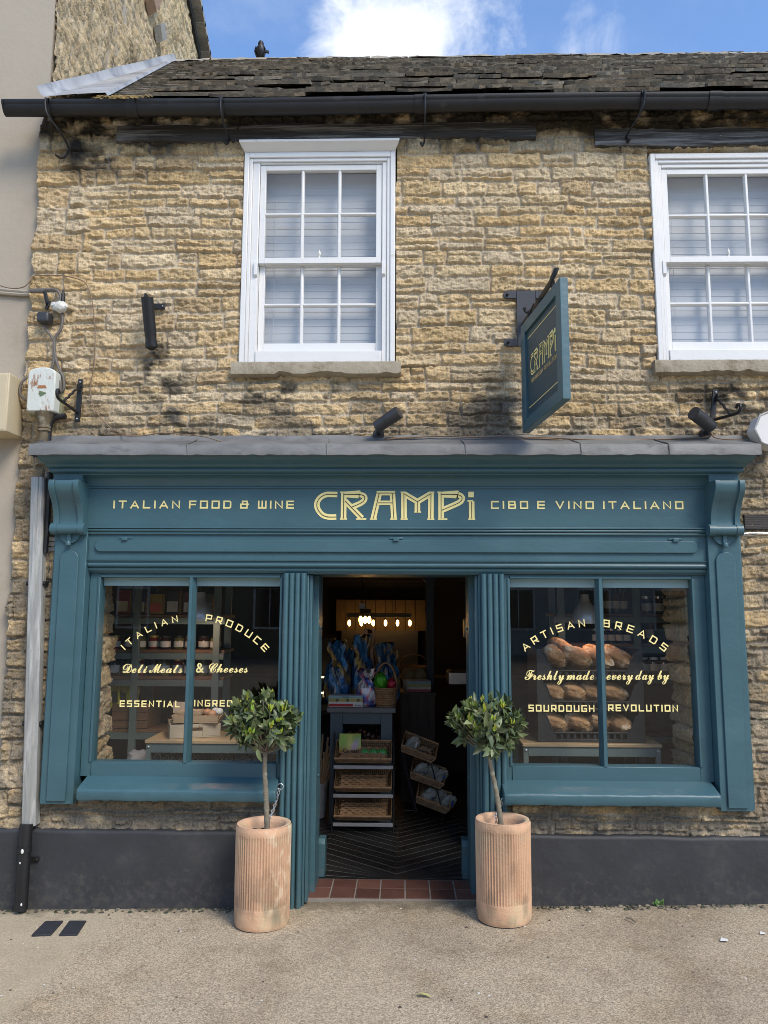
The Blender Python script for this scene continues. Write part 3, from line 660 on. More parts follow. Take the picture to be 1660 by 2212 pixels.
def neighbour():
    nb = thing('neighbour_house', 'taller beige rendered house adjoining on the left, its rubble gable showing above the slates', 'house', (-4.5, .03, 0))
    mb = MB(); mb.box(-9, -2.206, .031, 1.2, -.2, 9.0); mb.build('rendered_front', M['render'], nb)
    pl = MB(); pl.box(-9, -2.321, -.03, .03, -.3, .36); pl.build('plinth', M['plinth'], nb)
    ys = np.arange(.034, 3.34, .012); zs = np.arange(4.3, 9.0, .012); Y, Z = np.meshgrid(ys, zs)
    Zs = Z + Y * .35
    h, c, f = rubble(Y * 1.0, Zs, 140, hmin=.06, hmax=.12, lmin=.1, lmax=.3, amp=.02)
    h = h * .8 + (fbm(Y * 7, Z * 3.2, 150, 4) - .45) * .06
    c = c * .55 + np.array((.50, .40, .25)) * .5; n = fbm(Y * 6, Z * 3, 160, 5)
    dk = sst(.56, .70, n)[..., None]; c = c * (1 - dk * .55) + np.array((.16, .12, .075)) * dk * .55
    P = np.stack([-2.205 + h, Y, Z], -1); yc, zc = (Y[:-1, :-1] + Y[1:, 1:]) / 2, (Z[:-1, :-1] + Z[1:, 1:]) / 2
    keep = zc < 7.50 - (yc - 3.25) * .60
    grid_object('gable_wall', P, c, keep, M['stone'], nb)
    vs = MB(); rs = random.Random(4)
    for k in range(16):
        y = 3.42 - k * .12; z = 7.40 + k * .072
        vs.obox((-2.16, y, z + .03), (.075, 0, 0), (0, .085, -.046), (0, .010, .022), (.5, .44, .36) if k % 2 else (.36, .32, .27))
    vs.build('verge_slates', M['slate'], nb, flatshade=True)
    bd = MB(); bd.obox((-2.185, 2.5, 7.86), (.012, 0, 0), (0, 1.0, -.60), (0, .02, .03)); bd.build('verge_board', M['black_iron'], nb)
    tl = MB(); tl.obox((-2.15, 1.66, 6.83), (.035, 0, .02), (0, .05, -.035), (0, .10, .17), (.40, .26, .17)); tl.obox((-2.145, 1.82, 6.62), (.03, 0, .01), (0, .04, -.05), (0, .06, .06), (.4, .38, .33))
    tl.build('broken_tile', M['slate'], nb)
    bx = MB(); bx.box(-2.62, -2.228, -.165, .03, 2.545, 2.885)
    t = bx.build('junction_box', M['cream'], None, 'cream box fixed to the beige house front at the left edge of the photo', 'wall box', loc=(-2.42, .03, 2.545), bevel=.006)
    lid = MB(); lid.box(-2.61, -2.24, -.1668, -.16, 2.555, 2.875); lid.build('cover', M['cream'], t, bevel=.002)
neighbour()

def opposite():
    gl = mat('far_window_glass', (.03, .035, .04), .08)
    wr = mat('grey_pebbledash', (.50, .50, .49), .9, var=.1, vs=30, bump=.5, bs=60); wr2 = mat('tan_stone_front', (.24, .20, .14), .9, var=.25, vs=6)
    rf = mat('grey_roof_tiles', (.10, .095, .09), .9, var=.25, vs=10)
    specs = [(-24, -6.2, 4.8, 'tan stone house across the street, mirrored faintly in the left shop glass', wr2), (-6.2, 2.4, 4.4, 'stone house with low eaves straight across the street from the shop', wr2), (2.4, 24, 5.6, 'grey pebbledashed house across the street, mirrored in the right shop glass', wr)]
    for x0, x1, h, lab, w in specs:
        t = thing('house', lab, 'house', ((x0 + x1) / 2, -22.5, 0), group='houses across the street')
        mb = MB(); mb.box(x0, x1, -28, -22.5, -.3, h); mb.build('wall', w, t)
        r = MB(); r.prism([(-22.2, h - .1), (-25.2, h + 3.2), (-28.3, h - .1)], 'x', x0, x1); ro = r.build('roof', rf, t)
        c = MB(); cx = x0 + 1.5; c.box(cx, cx + .9, -25.6, -24.9, h + 1.2, h + 4.0); c.box(cx - .06, cx + .96, -25.66, -24.84, h + 4.0, h + 4.15)
        c.build('chimney', w, ro)
        k = 0; xx = x0 + 1.1
        while xx < x1 - 1.3:
            for zz in (1.0, h - 2.0):
                f = MB(); f.box(xx - .08, xx + 1.08, -22.5, -22.46, zz - .08, zz + 1.38); fo = f.build('window', M['white'], t)
                g = MB(); g.box(xx, xx + .48, -22.47, -22.45, zz, zz + 1.3); g.box(xx + .52, xx + 1, -22.47, -22.45, zz, zz + 1.3); g.build('pane', gl, fo)
            xx += 2.6
opposite()
# ------------------------------------------------------------------ lettering
def ch(*p): return list(p)
GL = {
 'A': (.95, [[(0, 0), (.475, 1), (.95, 0)], [(.20, .30), (.75, .30)]]), 'B': (.82, [[(0, 0), (0, 1), (.76, 1), (.76, .52)], [(.76, .52), (0, .52)], [(.82, .52), (.82, 0), (0, 0)]]),
 'C': (.82, [[(.82, 1), (0, 1), (0, 0), (.82, 0)]]),
 'D': (.85, [[(0, 0), (0, 1), (.73, 1), (.85, .86), (.85, .14), (.73, 0), (0, 0)]]), 'E': (.80, [[(.80, 1), (.06, 1), (0, .94), (0, .06), (.06, 0), (.80, 0)], [(0, .5), (.76, .5)]]),
 'F': (.76, [[(.76, 1), (.06, 1), (0, .94), (0, 0)], [(0, .5), (.70, .5)]]), 'G': (.84, [[(.84, 1), (.78, 1), (.06, 1), (0, .94), (0, .06), (.06, 0), (.78, 0), (.84, .06), (.84, .46), (.48, .46)]]),
 'H': (.82, [[(0, 0), (0, 1)], [(.82, 0), (.82, 1)], [(0, .5), (.82, .5)]]), 'I': (.0, [[(0, 0), (0, 1)]]), 'L': (.78, [[(0, 1), (0, .06), (.06, 0), (.78, 0)]]),
 'N': (.84, [[(0, 0), (0, 1), (.84, 0), (.84, 1)]]), 'O': (.86, [[(0, 1), (0, 0), (.86, 0), (.86, 1), (0, 1)]]),
 'P': (.80, [[(0, 0), (0, 1), (.80, 1), (.80, .40)], [(.80, .40), (0, .40)]]), 'R': (.82, [[(0, 0), (0, 1), (.80, 1), (.80, .40)], [(.80, .40), (0, .40)], [(.36, .40), (.82, 0)]]),
 'S': (.80, [[(.80, 1), (0, 1), (0, .52), (.80, .52), (.80, 0), (0, 0)]]),
 'T': (.84, [[(0, 1), (.84, 1)], [(.42, 1), (.42, 0)]]), 'U': (.84, [[(0, 1), (0, .06), (.06, 0), (.78, 0), (.84, .06), (.84, 1)]]), 'V': (.88, [[(0, 1), (.44, 0), (.88, 1)]]),
 'W': (.92, [[(0, 1), (0, .06), (.06, 0), (.86, 0), (.92, .06), (.92, 1)], [(.46, 1), (.46, 0)]]),
 '&': (.90, [[(.80, .82), (.80, 1), (.22, 1), (.22, .55)], [(0, .55), (.98, .55)], [(0, .55), (0, 0), (.80, 0), (.80, .62)]]),
 ' ': (.55, []),
}
def ribbon(mb, pts, w, th, to3, ext=.48):
    """mitred flat stroke, th proud of its ground"""
    P = [np.array(p, float) for p in pts]; n = len(P); L_, R_ = [], []
    loop = np.allclose(P[0], P[-1]); ext = 0 if loop else ext
    for i in range(n):
        a = P[i] - P[i - 1] if i else (P[-1] - P[-2] if loop else P[1] - P[0]); b = P[i + 1] - P[i] if i < n - 1 else (P[1] - P[0] if loop else a)
        a = a / (np.linalg.norm(a) + 1e-9); b = b / (np.linalg.norm(b) + 1e-9)
        na, nb = np.array((-a[1], a[0])), np.array((-b[1], b[0])); m = na + nb; q = m @ m
        m = na if q < .15 else 2 * m / q
        if np.linalg.norm(m) > 1.45: m = m / np.linalg.norm(m) * 1.45
        e = -a * w * ext if i == 0 else (a * w * ext if i == n - 1 else 0)
        L_.append(P[i] + m * w / 2 + e); R_.append(P[i] - m * w / 2 + e)
    vs = [to3(p[0], p[1], th) for p in L_ + R_] + [to3(p[0], p[1], 0) for p in L_ + R_]; fs = []
    for i in range(n - 1):
        fs.append((i, n + i, n + i + 1, i + 1)); fs.append((i, i + 1, 2 * n + i + 1, 2 * n + i)); fs.append((n + i + 1, n + i, 3 * n + i, 3 * n + i + 1))
    fs += [(n, 0, 2 * n, 3 * n), (n - 1, 2 * n - 1, 4 * n - 1, 3 * n - 1)]
    mb.add(vs, fs)
def _square(pl):
    pl = list(pl); i = 0
    while i < len(pl) - 1:
        a, b = pl[i], pl[i + 1]
        if math.hypot(a[0] - b[0], a[1] - b[1]) < .11:
            c = ((b[0], a[1]) if pl[i - 1][1] == a[1] else (a[0], b[1])) if i else ((a[0], b[1]) if pl[i + 2][1] == b[1] else (b[0], a[1]))
            pl[i:i + 2] = [c]
        i += 1
    return pl
for _k in GL: GL[_k] = (GL[_k][0], [_square(q) for q in GL[_k][1]])
def text_width(s, gap): return sum(GL[c][0] + gap for c in s) - gap
def caps(mb, s, h, w, to3, x0, x1, wx=1.0):
    """squared capitals, cap height h, fitted between x0 and x1 by letter spacing"""
    x0 += w / 2; x1 -= w / 2; tot = sum(GL[c][0] for c in s) * h * wx; gap = (x1 - x0 - tot) / (len(s) - 1); x = x0; k = 0
    for c in s:
        for pl in GL[c][1]:
            ribbon(mb, [(x + p * h * wx, q * h) for p, q in pl], w, .0016 + .0004 * (k % 3), to3); k += 1
        x += GL[c][0] * h * wx + gap
def arc_caps(mb, s, h, w, cx, cz, R, a0, a1, to3, wx=1.0):
    """the same capitals on an arc; a0/a1 = angles (from the top, clockwise +) of first and last letter's outer edges"""
    tot = sum(GL[c][0] for c in s) * h * wx; gap = (R * (a1 - a0) - tot) / (len(s) - 1); t = R * a0; k = 0
    for c in s:
        wd = GL[c][0] * h * wx; am = (t + wd / 2) / R
        for pl in GL[c][1]:
            def f(p, q):
                lx, lz = p * h * wx - wd / 2, q * h; return (cx + (R + lz) * sin(am) + lx * cos(am), cz + (R + lz) * cos(am) - lx * sin(am))
            ribbon(mb, [f(p, q) for p, q in pl], w, .0012 + .0003 * (k % 3), to3); k += 1
        t += wd + gap
def logo(gold, dark, h, to3, iw=5):
    """double-stroke capitals of the name; x from 0, unit = h"""
    def L(x): return (x - 80) / 255 * h
    def Z(y): return (355 - y) / 255 * h
    def arc(pts): return [(L(p[0]), Z(p[1])) for p in cr([(a, b, 0) for a, b in pts], 5)]
    st = [arc([(292, 128), (235, 127), (190, 129), (140, 155), (110, 205), (118, 260), (160, 312), (215, 331), (285, 331)]),
          [(L(350), Z(112)), (L(350), Z(345))], [(L(350), Z(127)), (L(490), Z(127))] + arc([(490, 127), (530, 140), (537, 172), (505, 205), (420, 243)]), [(L(362), Z(185)), (L(515), Z(342))],
          [(L(645), Z(115)), (L(812), Z(115))], [(L(668), Z(120)), (L(617), Z(345))], [(L(787), Z(120)), (L(801), Z(345))], [(L(655), Z(203)), (L(792), Z(203))],
          [(L(890), Z(115)), (L(892), Z(345))], [(L(1133), Z(115)), (L(1130), Z(345))], [(L(893), Z(122)), (L(1011), Z(192)), (L(1128), Z(122))], [(L(1011), Z(195)), (L(1011), Z(288))],
          [(L(1223), Z(112)), (L(1223), Z(345))], [(L(1223), Z(127)), (L(1370), Z(127))] + arc([(1370, 127), (1402, 142), (1410, 170), (1375, 205), (1228, 270)]),
          [(L(1495), Z(190)), (L(1495), Z(345))], [(L(1466), Z(127)), (L(1516), Z(127))]]
    for k, s in enumerate(st):
        ribbon(gold, s, 50 / 255 * h if k not in (4, 7) else 40 / 255 * h, .0014 + .00013 * k, to3, 0)
        if k != 15: ribbon(dark, s, iw / 255 * h, .0042 + .00005 * k, to3, -.1)
    for a, b, y in ((312, 388, 349), (458, 560, 349), (580, 655, 349), (762, 836, 349), (855, 930, 349), (1093, 1168, 349), (975, 1050, 286), (1187, 1284, 349), (1458, 1532, 349), (312, 360, 107), (855, 910, 107), (1110, 1168, 107), (1184, 1230, 107), (1452, 1516, 184)):
        ribbon(gold, [(L(a + 6), Z(y)), (L(b - 6), Z(y))], 13 / 255 * h, .0009, to3, 0)

SCRIPT = {c: chr(0x1D4EA + i) for i, c in enumerate('abcdefghijklmnopqrstuvwxyz')}
SCRIPT.update({c: chr(0x1D4D0 + i) for i, c in enumerate('ABCDEFGHIJKLMNOPQRSTUVWXYZ')})
def font_text(mb, s, to3, x0, x1, h=None, bold=0.0, shear=0.0, script=False, ext=.001):
    c = bpy.data.curves.new('t', 'FONT'); c.body = ''.join(SCRIPT.get(q, q) for q in s) if script else s
    c.offset = bold; c.shear = shear; c.resolution_u = 3; c.space_word = .75
    o = bpy.data.objects.new('t', c); COL.objects.link(o); dg = bpy.context.evaluated_depsgraph_get()
    me = bpy.data.meshes.new_from_object(o.evaluated_get(dg)); bpy.data.objects.remove(o); bpy.data.curves.remove(c)
    co = np.array([v.co[:] for v in me.vertices]); a, b = co[:, 0].min(), co[:, 0].max(); k = (x1 - x0) / (b - a); kz = h / .72 if h else k
    mb.add([to3(x0 + (p[0] - a) * k, p[1] * kz, ext) for p in co], [tuple(p.vertices) for p in me.polygons]); bpy.data.meshes.remove(me)

# ------------------------------------------------------------------ the shopfront
sf = thing('shopfront', 'teal painted timber shopfront with gold lettered fascia, two display windows and an open doorway', 'shopfront', (-.05, -.05, 0))
P_ = M['paint']
def shopfront():
    # fascia
    mb = MB(); mb.box(-1.800, 1.690, -.058, .02, 2.006, 2.30)
    mb.box(-1.800, 1.690, -.066, -.057, 2.236, 2.246)
    fa = mb.build('fascia_board', P_, sf, bevel=.002)
    to = lambda x, z, t: (x, -.0585 - t, z)
    for wds in ((('ITALIAN', 245, 389), ('FOOD', 408.5, 500), ('&', 519, 536.5), ('WINE', 557.5, 635.5)), (('CIBO', 1061, 1141.5), ('E', 1161, 1180.5), ('VINO', 1201, 1283.5), ('ITALIANO', 1303.5, 1477))):
        for s, ua, ub in wds: g = MB(); caps(g, s, .0375, .0085, lambda x, z, t: to(x, z + 2.1255, t), W(ua, 1090, -.06)[0], W(ub, 1090, -.06)[0], 1.17); g.build('lettering', M['gold'], fa, flatshade=True)
    g = MB(); d = MB(); logo(g, d, .160, lambda x, z, t: to(x - .500, z + 2.060, t)); g.build('shop_name', M['gold'], fa, flatshade=True); d.build('shop_name_inline', M['inline'], fa, flatshade=True)
    # cornice, mitred back to the wall at both ends
    prof = [(.0, 2.236), (-.060, 2.246), (-.068, 2.262), (-.078, 2.282), (-.098, 2.298), (-.122, 2.304), (-.122, 2.312), (-.138, 2.314), (-.150, 2.321), (-.152, 2.330), (-.146, 2.338), (-.160, 2.340), (-.172, 2.345), (-.174, 2.351), (-.186, 2.357), (-.206, 2.366), (-.222, 2.378), (-.232, 2.392), (-.234, 2.400), (.0, 2.430)]
    mb = MB(); mb.prism(prof, 'x', -1.800, 1.690, grow=lambda p, q: .0 if p > -.11 else .165 + (-.122 - p) * .45)
    mb.box(-1.962, -1.800, -.118, .0, 2.262, 2.3045); mb.box(1.690, 1.852, -.118, .0, 2.262, 2.3045)
    mb.build('cornice', P_, sf, ang=50)
    # lead flashing over the cornice
    rs = np.random.RandomState(8); n = 90; rings = []
    for i in range(n + 1):
        x = -2.045 + 3.965 * i / n; j = rs.uniform(-.003, .003, 6); wv = .004 * sin(i * .55) + .003 * sin(i * .21)
        rings.append([(x, -.030 + j[0], 2.549 + j[1] * .7 + wv * .5), (x, -.044 + j[2], 2.520), (x, -.10, 2.498 + j[3] * .6), (x, -.215, 2.462 + j[4] * .6), (x, -.255, 2.451 + wv * .5), (x, -.2590 + j[5] * .5, 2.446 + wv * .5), (x, -.2600 + j[5] * .7, 2.390 + j[3]), (x, -.250, 2.389 + j[3])])
    mb = MB(); mb.loft(rings, closed=False, cap=False)
    for xe in (-2.045, 1.92):
        mb.add([(xe, -.01, 2.55), (xe, -.25, 2.45), (xe, -.26, 2.390), (xe, -.01, 2.40)], [(0, 1, 2, 3)])
    fl = mb.build('lead_flashing', M['lead'], sf, ang=60)
    mb = MB()
    for x in (-1.18, -.42, .33, .95, 1.42):
        mb.tube([(x, -.03, 2.528), (x + .004, -.10, 2.503), (x + .006, -.215, 2.466), (x + .008, -.256, 2.452)], .0045, 6); mb.tube([(x + .008, -.260, 2.450), (x + .014, -.262, 2.388)], .004, 6)
    mb.build('lead_joint', M['lead'], fl)
    # frieze under the fascia
    mb = MB(); mb.box(-1.770, 1.682, -.055, .02, 1.815, 2.0055)
    for z, r, y in ((1.998, .010, -.066), (1.980, .008, -.061)): mb.tube([(-1.800, y, z), (1.690, y, z)], r, 10)
    mb.box(-1.800, 1.690, -.080, -.05, 2.0065, 2.016)
    fr = mb.build('frieze', P_, sf, bevel=.002)
    mb = MB(); x0, x1, z0, z1 = -1.728, 1.630, 1.876, 1.944; r = .03; pl = []
    for cx, cz, a0 in ((x1 - r, z0 + r, -90), (x1 - r, z1 - r, 0), (x0 + r, z1 - r, 90), (x0 + r, z0 + r, 180)):
        pl += [(cx + r * cos(radians(a0 + k * 15)), cz + r * sin(radians(a0 + k * 15))) for k in range(7)]
    mb.prism(pl, 'y', -.070, -.054); mb.build('raised_panel', P_, fr, bevel=.003)
    for x in (-1.56, -.035, 1.51):
        mb = MB(); mb.box(x - .038, x + .038, -.060, -.054, 1.948, 1.962); mb.box(x - .016, x + .016, -.082, -.0545, 1.937, 1.957); mb.build('awning_hook', P_, fr, bevel=.003)
    # moulded head over door and windows, stepping in
    mb = MB(); mb.prism([(.02, 1.760), (-.030, 1.760), (-.034, 1.766), (-.044, 1.772), (-.046, 1.782), (-.040, 1.789), (-.052, 1.792), (-.060, 1.799), (-.060, 1.809), (-.052, 1.816), (-.052, 1.822), (-.064, 1.826), (-.066, 1.832), (.02, 1.836)], 'x', -1.768, 1.680)
    mb.build('head_moulding', P_, sf, ang=50)
    # end pilasters and their scrolled consoles
    for xa, xb in ((-1.952, -1.770), (1.682, 1.858)):
        mb = MB(); mb.box(xa, xb, -.078, .03, .512, 2.005)
        s = -1 if xa < 0 else 1; e = xa if s < 0 else xb
        mb.box(min(e, e + s * .012), max(e, e + s * .012), -.060, .03, .520, 2.0)
        pi_ = mb.build('pilaster', P_, sf, bevel=.003)
        c = (xa + xb) / 2; w = .052; pl = [(c - w, .53), (c + w, .53), (c + w, 1.83)] + [(c + w * cos(radians(a)), 1.83 + w * sin(radians(a))) for a in range(10, 171, 10)] + [(c - w, 1.83)]
        mb = MB(); mb.prism(pl, 'y', -.090, -.0775); mb.build('raised_panel', P_, pi_, bevel=.003)
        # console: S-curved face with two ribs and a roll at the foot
        curve = [(-.196, 2.262), (-.200, 2.235), (-.192, 2.205), (-.172, 2.175), (-.148, 2.145), (-.128, 2.110), (-.116, 2.075), (-.112, 2.045), (-.114, 2.020)]
        curve = [(p[0], p[1]) for p in cr([(a, b, 0) for a, b in curve], 4)]
        def side(off): return [(y - off, z) for y, z in curve] + [(-.02, 2.020), (-.02, 2.262)]
        xm0, xm1 = xa + .004, xb - .012
        mb = MB(); mb.prism(side(0), 'x', xm0 + .028, xm1 - .028)
        for a, b in ((xm0, xm0 + .030), (xm1 - .030, xm1)): mb.prism(side(.013), 'x', a, b)
        co = mb.build('console', P_, sf, bevel=.002)
        mb = MB(); mb.tube([(xm0 - .010, -.108, 2.000), (xm1 + .010, -.108, 2.000)], .030, 16); mb.tube([(xm0 - .012, -.108, 2.000), (xm0 + .024, -.108, 2.000)], .0335, 16); mb.tube([(xm1 - .024, -.108, 2.000), (xm1 + .012, -.108, 2.000)], .0335, 16)
        mb.build('scroll_roll', P_, co)
        mb = MB(); r = .056; cx = (xm0 + xm1) / 2; mb.prism([(cx + r * cos(radians(a)), 1.972 + r * sin(radians(a)) * .95) for a in range(180, 361, 12)], 'y', -.092, -.077)
        mb.box(cx - .078, cx + .078, -.088, -.0775, 1.9705, 1.978)
        mb.box(cx - .009, cx + .011, -.104, -.090, 1.915, 1.985); mb.lathe(cx + .001, -.104, [(.012, 1.905), (.015, 1.908), (.015, 1.922), (.011, 1.930)], 10)
        mb.build('console_drop', P_, co, bevel=.001)
    # reeded pilasters either side of the door
    for xa, xb, s in ((-.664, -.536, 1), (.436, .566, -1)):
        zb = gz(xa) - .01
        mb = MB(); mb.box(xa, xb, -.040, .12, zb, 1.7605)
        n = 4; wd = (xb - xa) / n
        for k in range(n):
            cx = xa + wd * (k + .5); mb.prism([(cx + wd * .47 * cos(radians(a)), -.0395 - .020 * sin(radians(a))) for a in range(0, 181, 20)], 'z', zb + .004, 1.7595)
        pa = mb.build('reeded_pilaster', P_, sf, ang=50)
        xj = xb if s > 0 else xa
        mb = MB(); a, b = sorted((xj, xj + s * .012)); mb.box(a, b, -.020, .335, zb, 1.755)
        a, b = sorted((xj + s * .012, xj + s * .055)); mb.box(a, b, .12, .33, .012, 1.7545); a, b = sorted((xj + s * .0125, xj + s * .030)); mb.box(a, b, .0, .12, .0, 1.754)
        jb = mb.build('door_jamb', P_, sf, bevel=.003)
        mb = MB(); a, b = sorted((xj + s * .045, xj + s * .085)); mb.prism([(.36, .012), (.47, .012), (.47, .20), (.455, .225), (.38, .225), (.36, .20)], 'x', a, b); mb.build('plinth_block', P_, jb, bevel=.004)
        mb = MB()
        for z in (.62, 1.45): mb.ball((xj + s * .057, .2, z), .009, 8, 6)
        mb.build('latch_stud', M['paint_dark'], jb)
    mb = MB(); mb.box(-.536, .436, -.028, .33, 1.7555, 1.80); mb.build('door_head', P_, sf, bevel=.003)
    # display windows
    for nm, xa, xb, gx0, gx1, m0, m1, sx0, sx1 in (('L', -1.768, -.666, -1.708, -.684, -1.2085, -1.1705, -1.727, -.668), ('R', .568, 1.682, .597, 1.608, 1.083, 1.121, .536, 1.660)):
        y = -.012
        mb = MB(); zb, zt, g0, g1 = .645, 1.7605, .722, 1.736
        mb.box(xa, gx0, y, .07, zb, zt); mb.box(gx1, xb, y, .07, zb, zt); mb.box(gx0, gx1, y + .0006, .07, g1, zt); mb.box(gx0 + .0, gx1 - .0, y - .004, .07, zb, g0)
        for a, b in ((gx0 - .012, gx0 + .002), (gx1 - .002, gx1 + .012)): mb.box(a, b, y - .008, y + .02, g0, g1)
        mb.box(gx0 + .002, gx1 - .002, y - .0075, y + .02, g1 - .002, g1 + .012)
        fo = mb.build('shop_window', P_, sf, bevel=.003)
        mb = MB(); c = (m0 + m1) / 2; h = (m1 - m0) / 2
        mb.prism([(c - h, .05), (c - h, .010), (c - h * .55, -.006), (c - h * .45, -.020), (c + h * .45, -.020), (c + h * .55, -.006), (c + h, .010), (c + h, .05)], 'z', g0 - .0005, g1 + .0005)
        mb.build('mullion', P_, fo, ang=30)
        mb = MB()
        for a, b in ((gx0, m0), (m1, gx1)): mb.add([(a, .026, g0), (b, .026, g0), (b, .026, g1), (a, .026, g1)], [(0, 1, 2, 3)])
        pn = mb.build('glass_panes', M['glass'], fo, flatshade=True)
        mb = MB(); mb.box(gx0 - .0, gx1 + .0, .034, .060, 1.688, 1.7358); mb.build('reflection_strip', M['head_reflection'], fo, bevel=.002)  # added pale board imitating the reflected strip at the top of the glass
        # writing on the inside of the glass
        to = lambda x, z, t: (x, .0245 - t * .3, z)
        k = .0026 / 1.1566
        px = pxL if nm == 'L' else pxR
        def word(fn): g = MB(); fn(g); g.build('window_lettering', M['gold'], fo, flatshade=True)
        if nm == 'L':
            cx, cz, R = W(*pxL(860, 1249), .025)[0], W(*pxL(860, 1249), .025)[2], .5445
            word(lambda g: arc_caps(g, 'ITALIAN', .032, .0062, cx, cz, R, radians(-46.0), radians(-10.5), to, 1.0)); word(lambda g: arc_caps(g, 'PRODUCE', .033, .0068, cx, cz, R, radians(6.5), radians(47.0), to, 1.08))
            scr = (('Deli', 287, 490, 868), ('Meats', 507, 782, 868), ('&', 895, 960, 866), ('Cheeses', 1002, 1325, 864)); hs = .056
            cps = (('ESSENTIAL', 262, 764, 1150), ('INGREDIENTS', 880, 1470, 1146)); hc = .029
        else:
            cx, cz, R = W(*pxR(752, 1246), .025)[0], W(*pxR(752, 1246), .025)[2], .600
            word(lambda g: arc_caps(g, 'ARTISAN', .035, .0066, cx, cz, R, radians(-40.0), radians(-5.0), to, 1.0)); word(lambda g: arc_caps(g, 'BREADS', .035, .0070, cx, cz, R, radians(5.0), radians(39.5), to, 1.05))
            scr = (('Freshly', 212, 505, 826), ('made', 520, 725, 826), ('every', 818, 1015, 826), ('day', 1032, 1170, 826), ('by', 1196, 1282, 826)); hs = .060
            cps = (('SOURDOUGH', 241, 730, 1061), ('REVOLUTION', 831, 1350, 1059)); hc = .030
        for s, a, b, zz in scr:
            pa, pb = W(*px(a, zz), .025), W(*px(b, zz), .025); word(lambda g: [font_text(g, s, lambda x, z, t: to(x + ox, z + pa[2] + oz, .002 + ot), pa[0], pb[0], h=hs, bold=0, script=True) for ox, oz, ot in ((0, 0, 0), (.0016, .0004, .001), (.0004, .0014, .002))])
        for s, a, b, zz in cps:
            pa, pb = W(*px(a, zz), .025), W(*px(b, zz), .025); word(lambda g: caps(g, s, hc, .0070, lambda x, z, t: to(x, z + pa[2] + .0035, t), pa[0], pb[0], .95))
        rs = np.random.RandomState(4 if nm == 'L' else 9); n = 40; rings = []
        for i in range(n + 1):
            x = sx0 + (sx1 - sx0) * i / n; j = rs.uniform(-.0025, .0025, 4)
            rings.append([(x, .02, .656), (x, -.020, .648), (x, -.128, .612 + j[0]), (x, -.142, .606 + j[1]), (x, -.148, .597), (x, -.148, .562 + j[2]), (x, -.140, .546 + j[3]), (x, -.02, .548), (x, .02, .55)])
        mb = MB(); mb.loft(rings); mb.build('sill', P_, sf, ang=50, bevel=.004)
def pxL(a, b): return ((220 + a / 3.32) / 1.15663, (1420 + b / 3.32) / 1.15663)
def pxR(a, b): return ((1240 + a / 2.9643) / 1.15663, (1420 + b / 2.9643) / 1.15663)
M['head_reflection'] = mat('pale_teal_reflection', (.30, .44, .46), .5, var=.05)
shopfront()

# ------------------------------------------------------------------ doorway floor
def threshold():
    rs = random.Random(2); mb = MB(); g = MB(); M['quarry'] = mat('quarry_tile', (1, 1, 1), .5, attr=True, var=.25, vs=9, bump=.2, bs=30)
    x0, x1, y0, y1 = -.53, .43, .040, .334; n = 7
    g.box(x0, x1, y0 + .001, y1, -.15, .0105); 
    for i in range(n):
        for j in range(2):
            a = x0 + (x1 - x0) * i / n + .004; b = x0 + (x1 - x0) * (i + 1) / n - .004; c = y0 + (y1 - y0) * j / 2 + .003; d = y0 + (y1 - y0) * (j + 1) / 2 - .003
            k = rs.uniform(.75, 1.15); q = rs.choice([(.17, .075, .055), (.15, .07, .05), (.19, .09, .065)]); z = .0145 + rs.uniform(-.0008, .0008)
            mb.box(a, b, c, d, .002, z, tuple(t * k for t in q))
    th = thing('threshold', 'strip of dark red quarry tiles across the doorway', 'doorstep', (-.05, .19, 0))
    mb.build('tiles', M['quarry'], th, bevel=.0015); g.build('grout_bed', mat('grey_grout', (.26, .23, .20), .9, var=.15), th)
threshold()

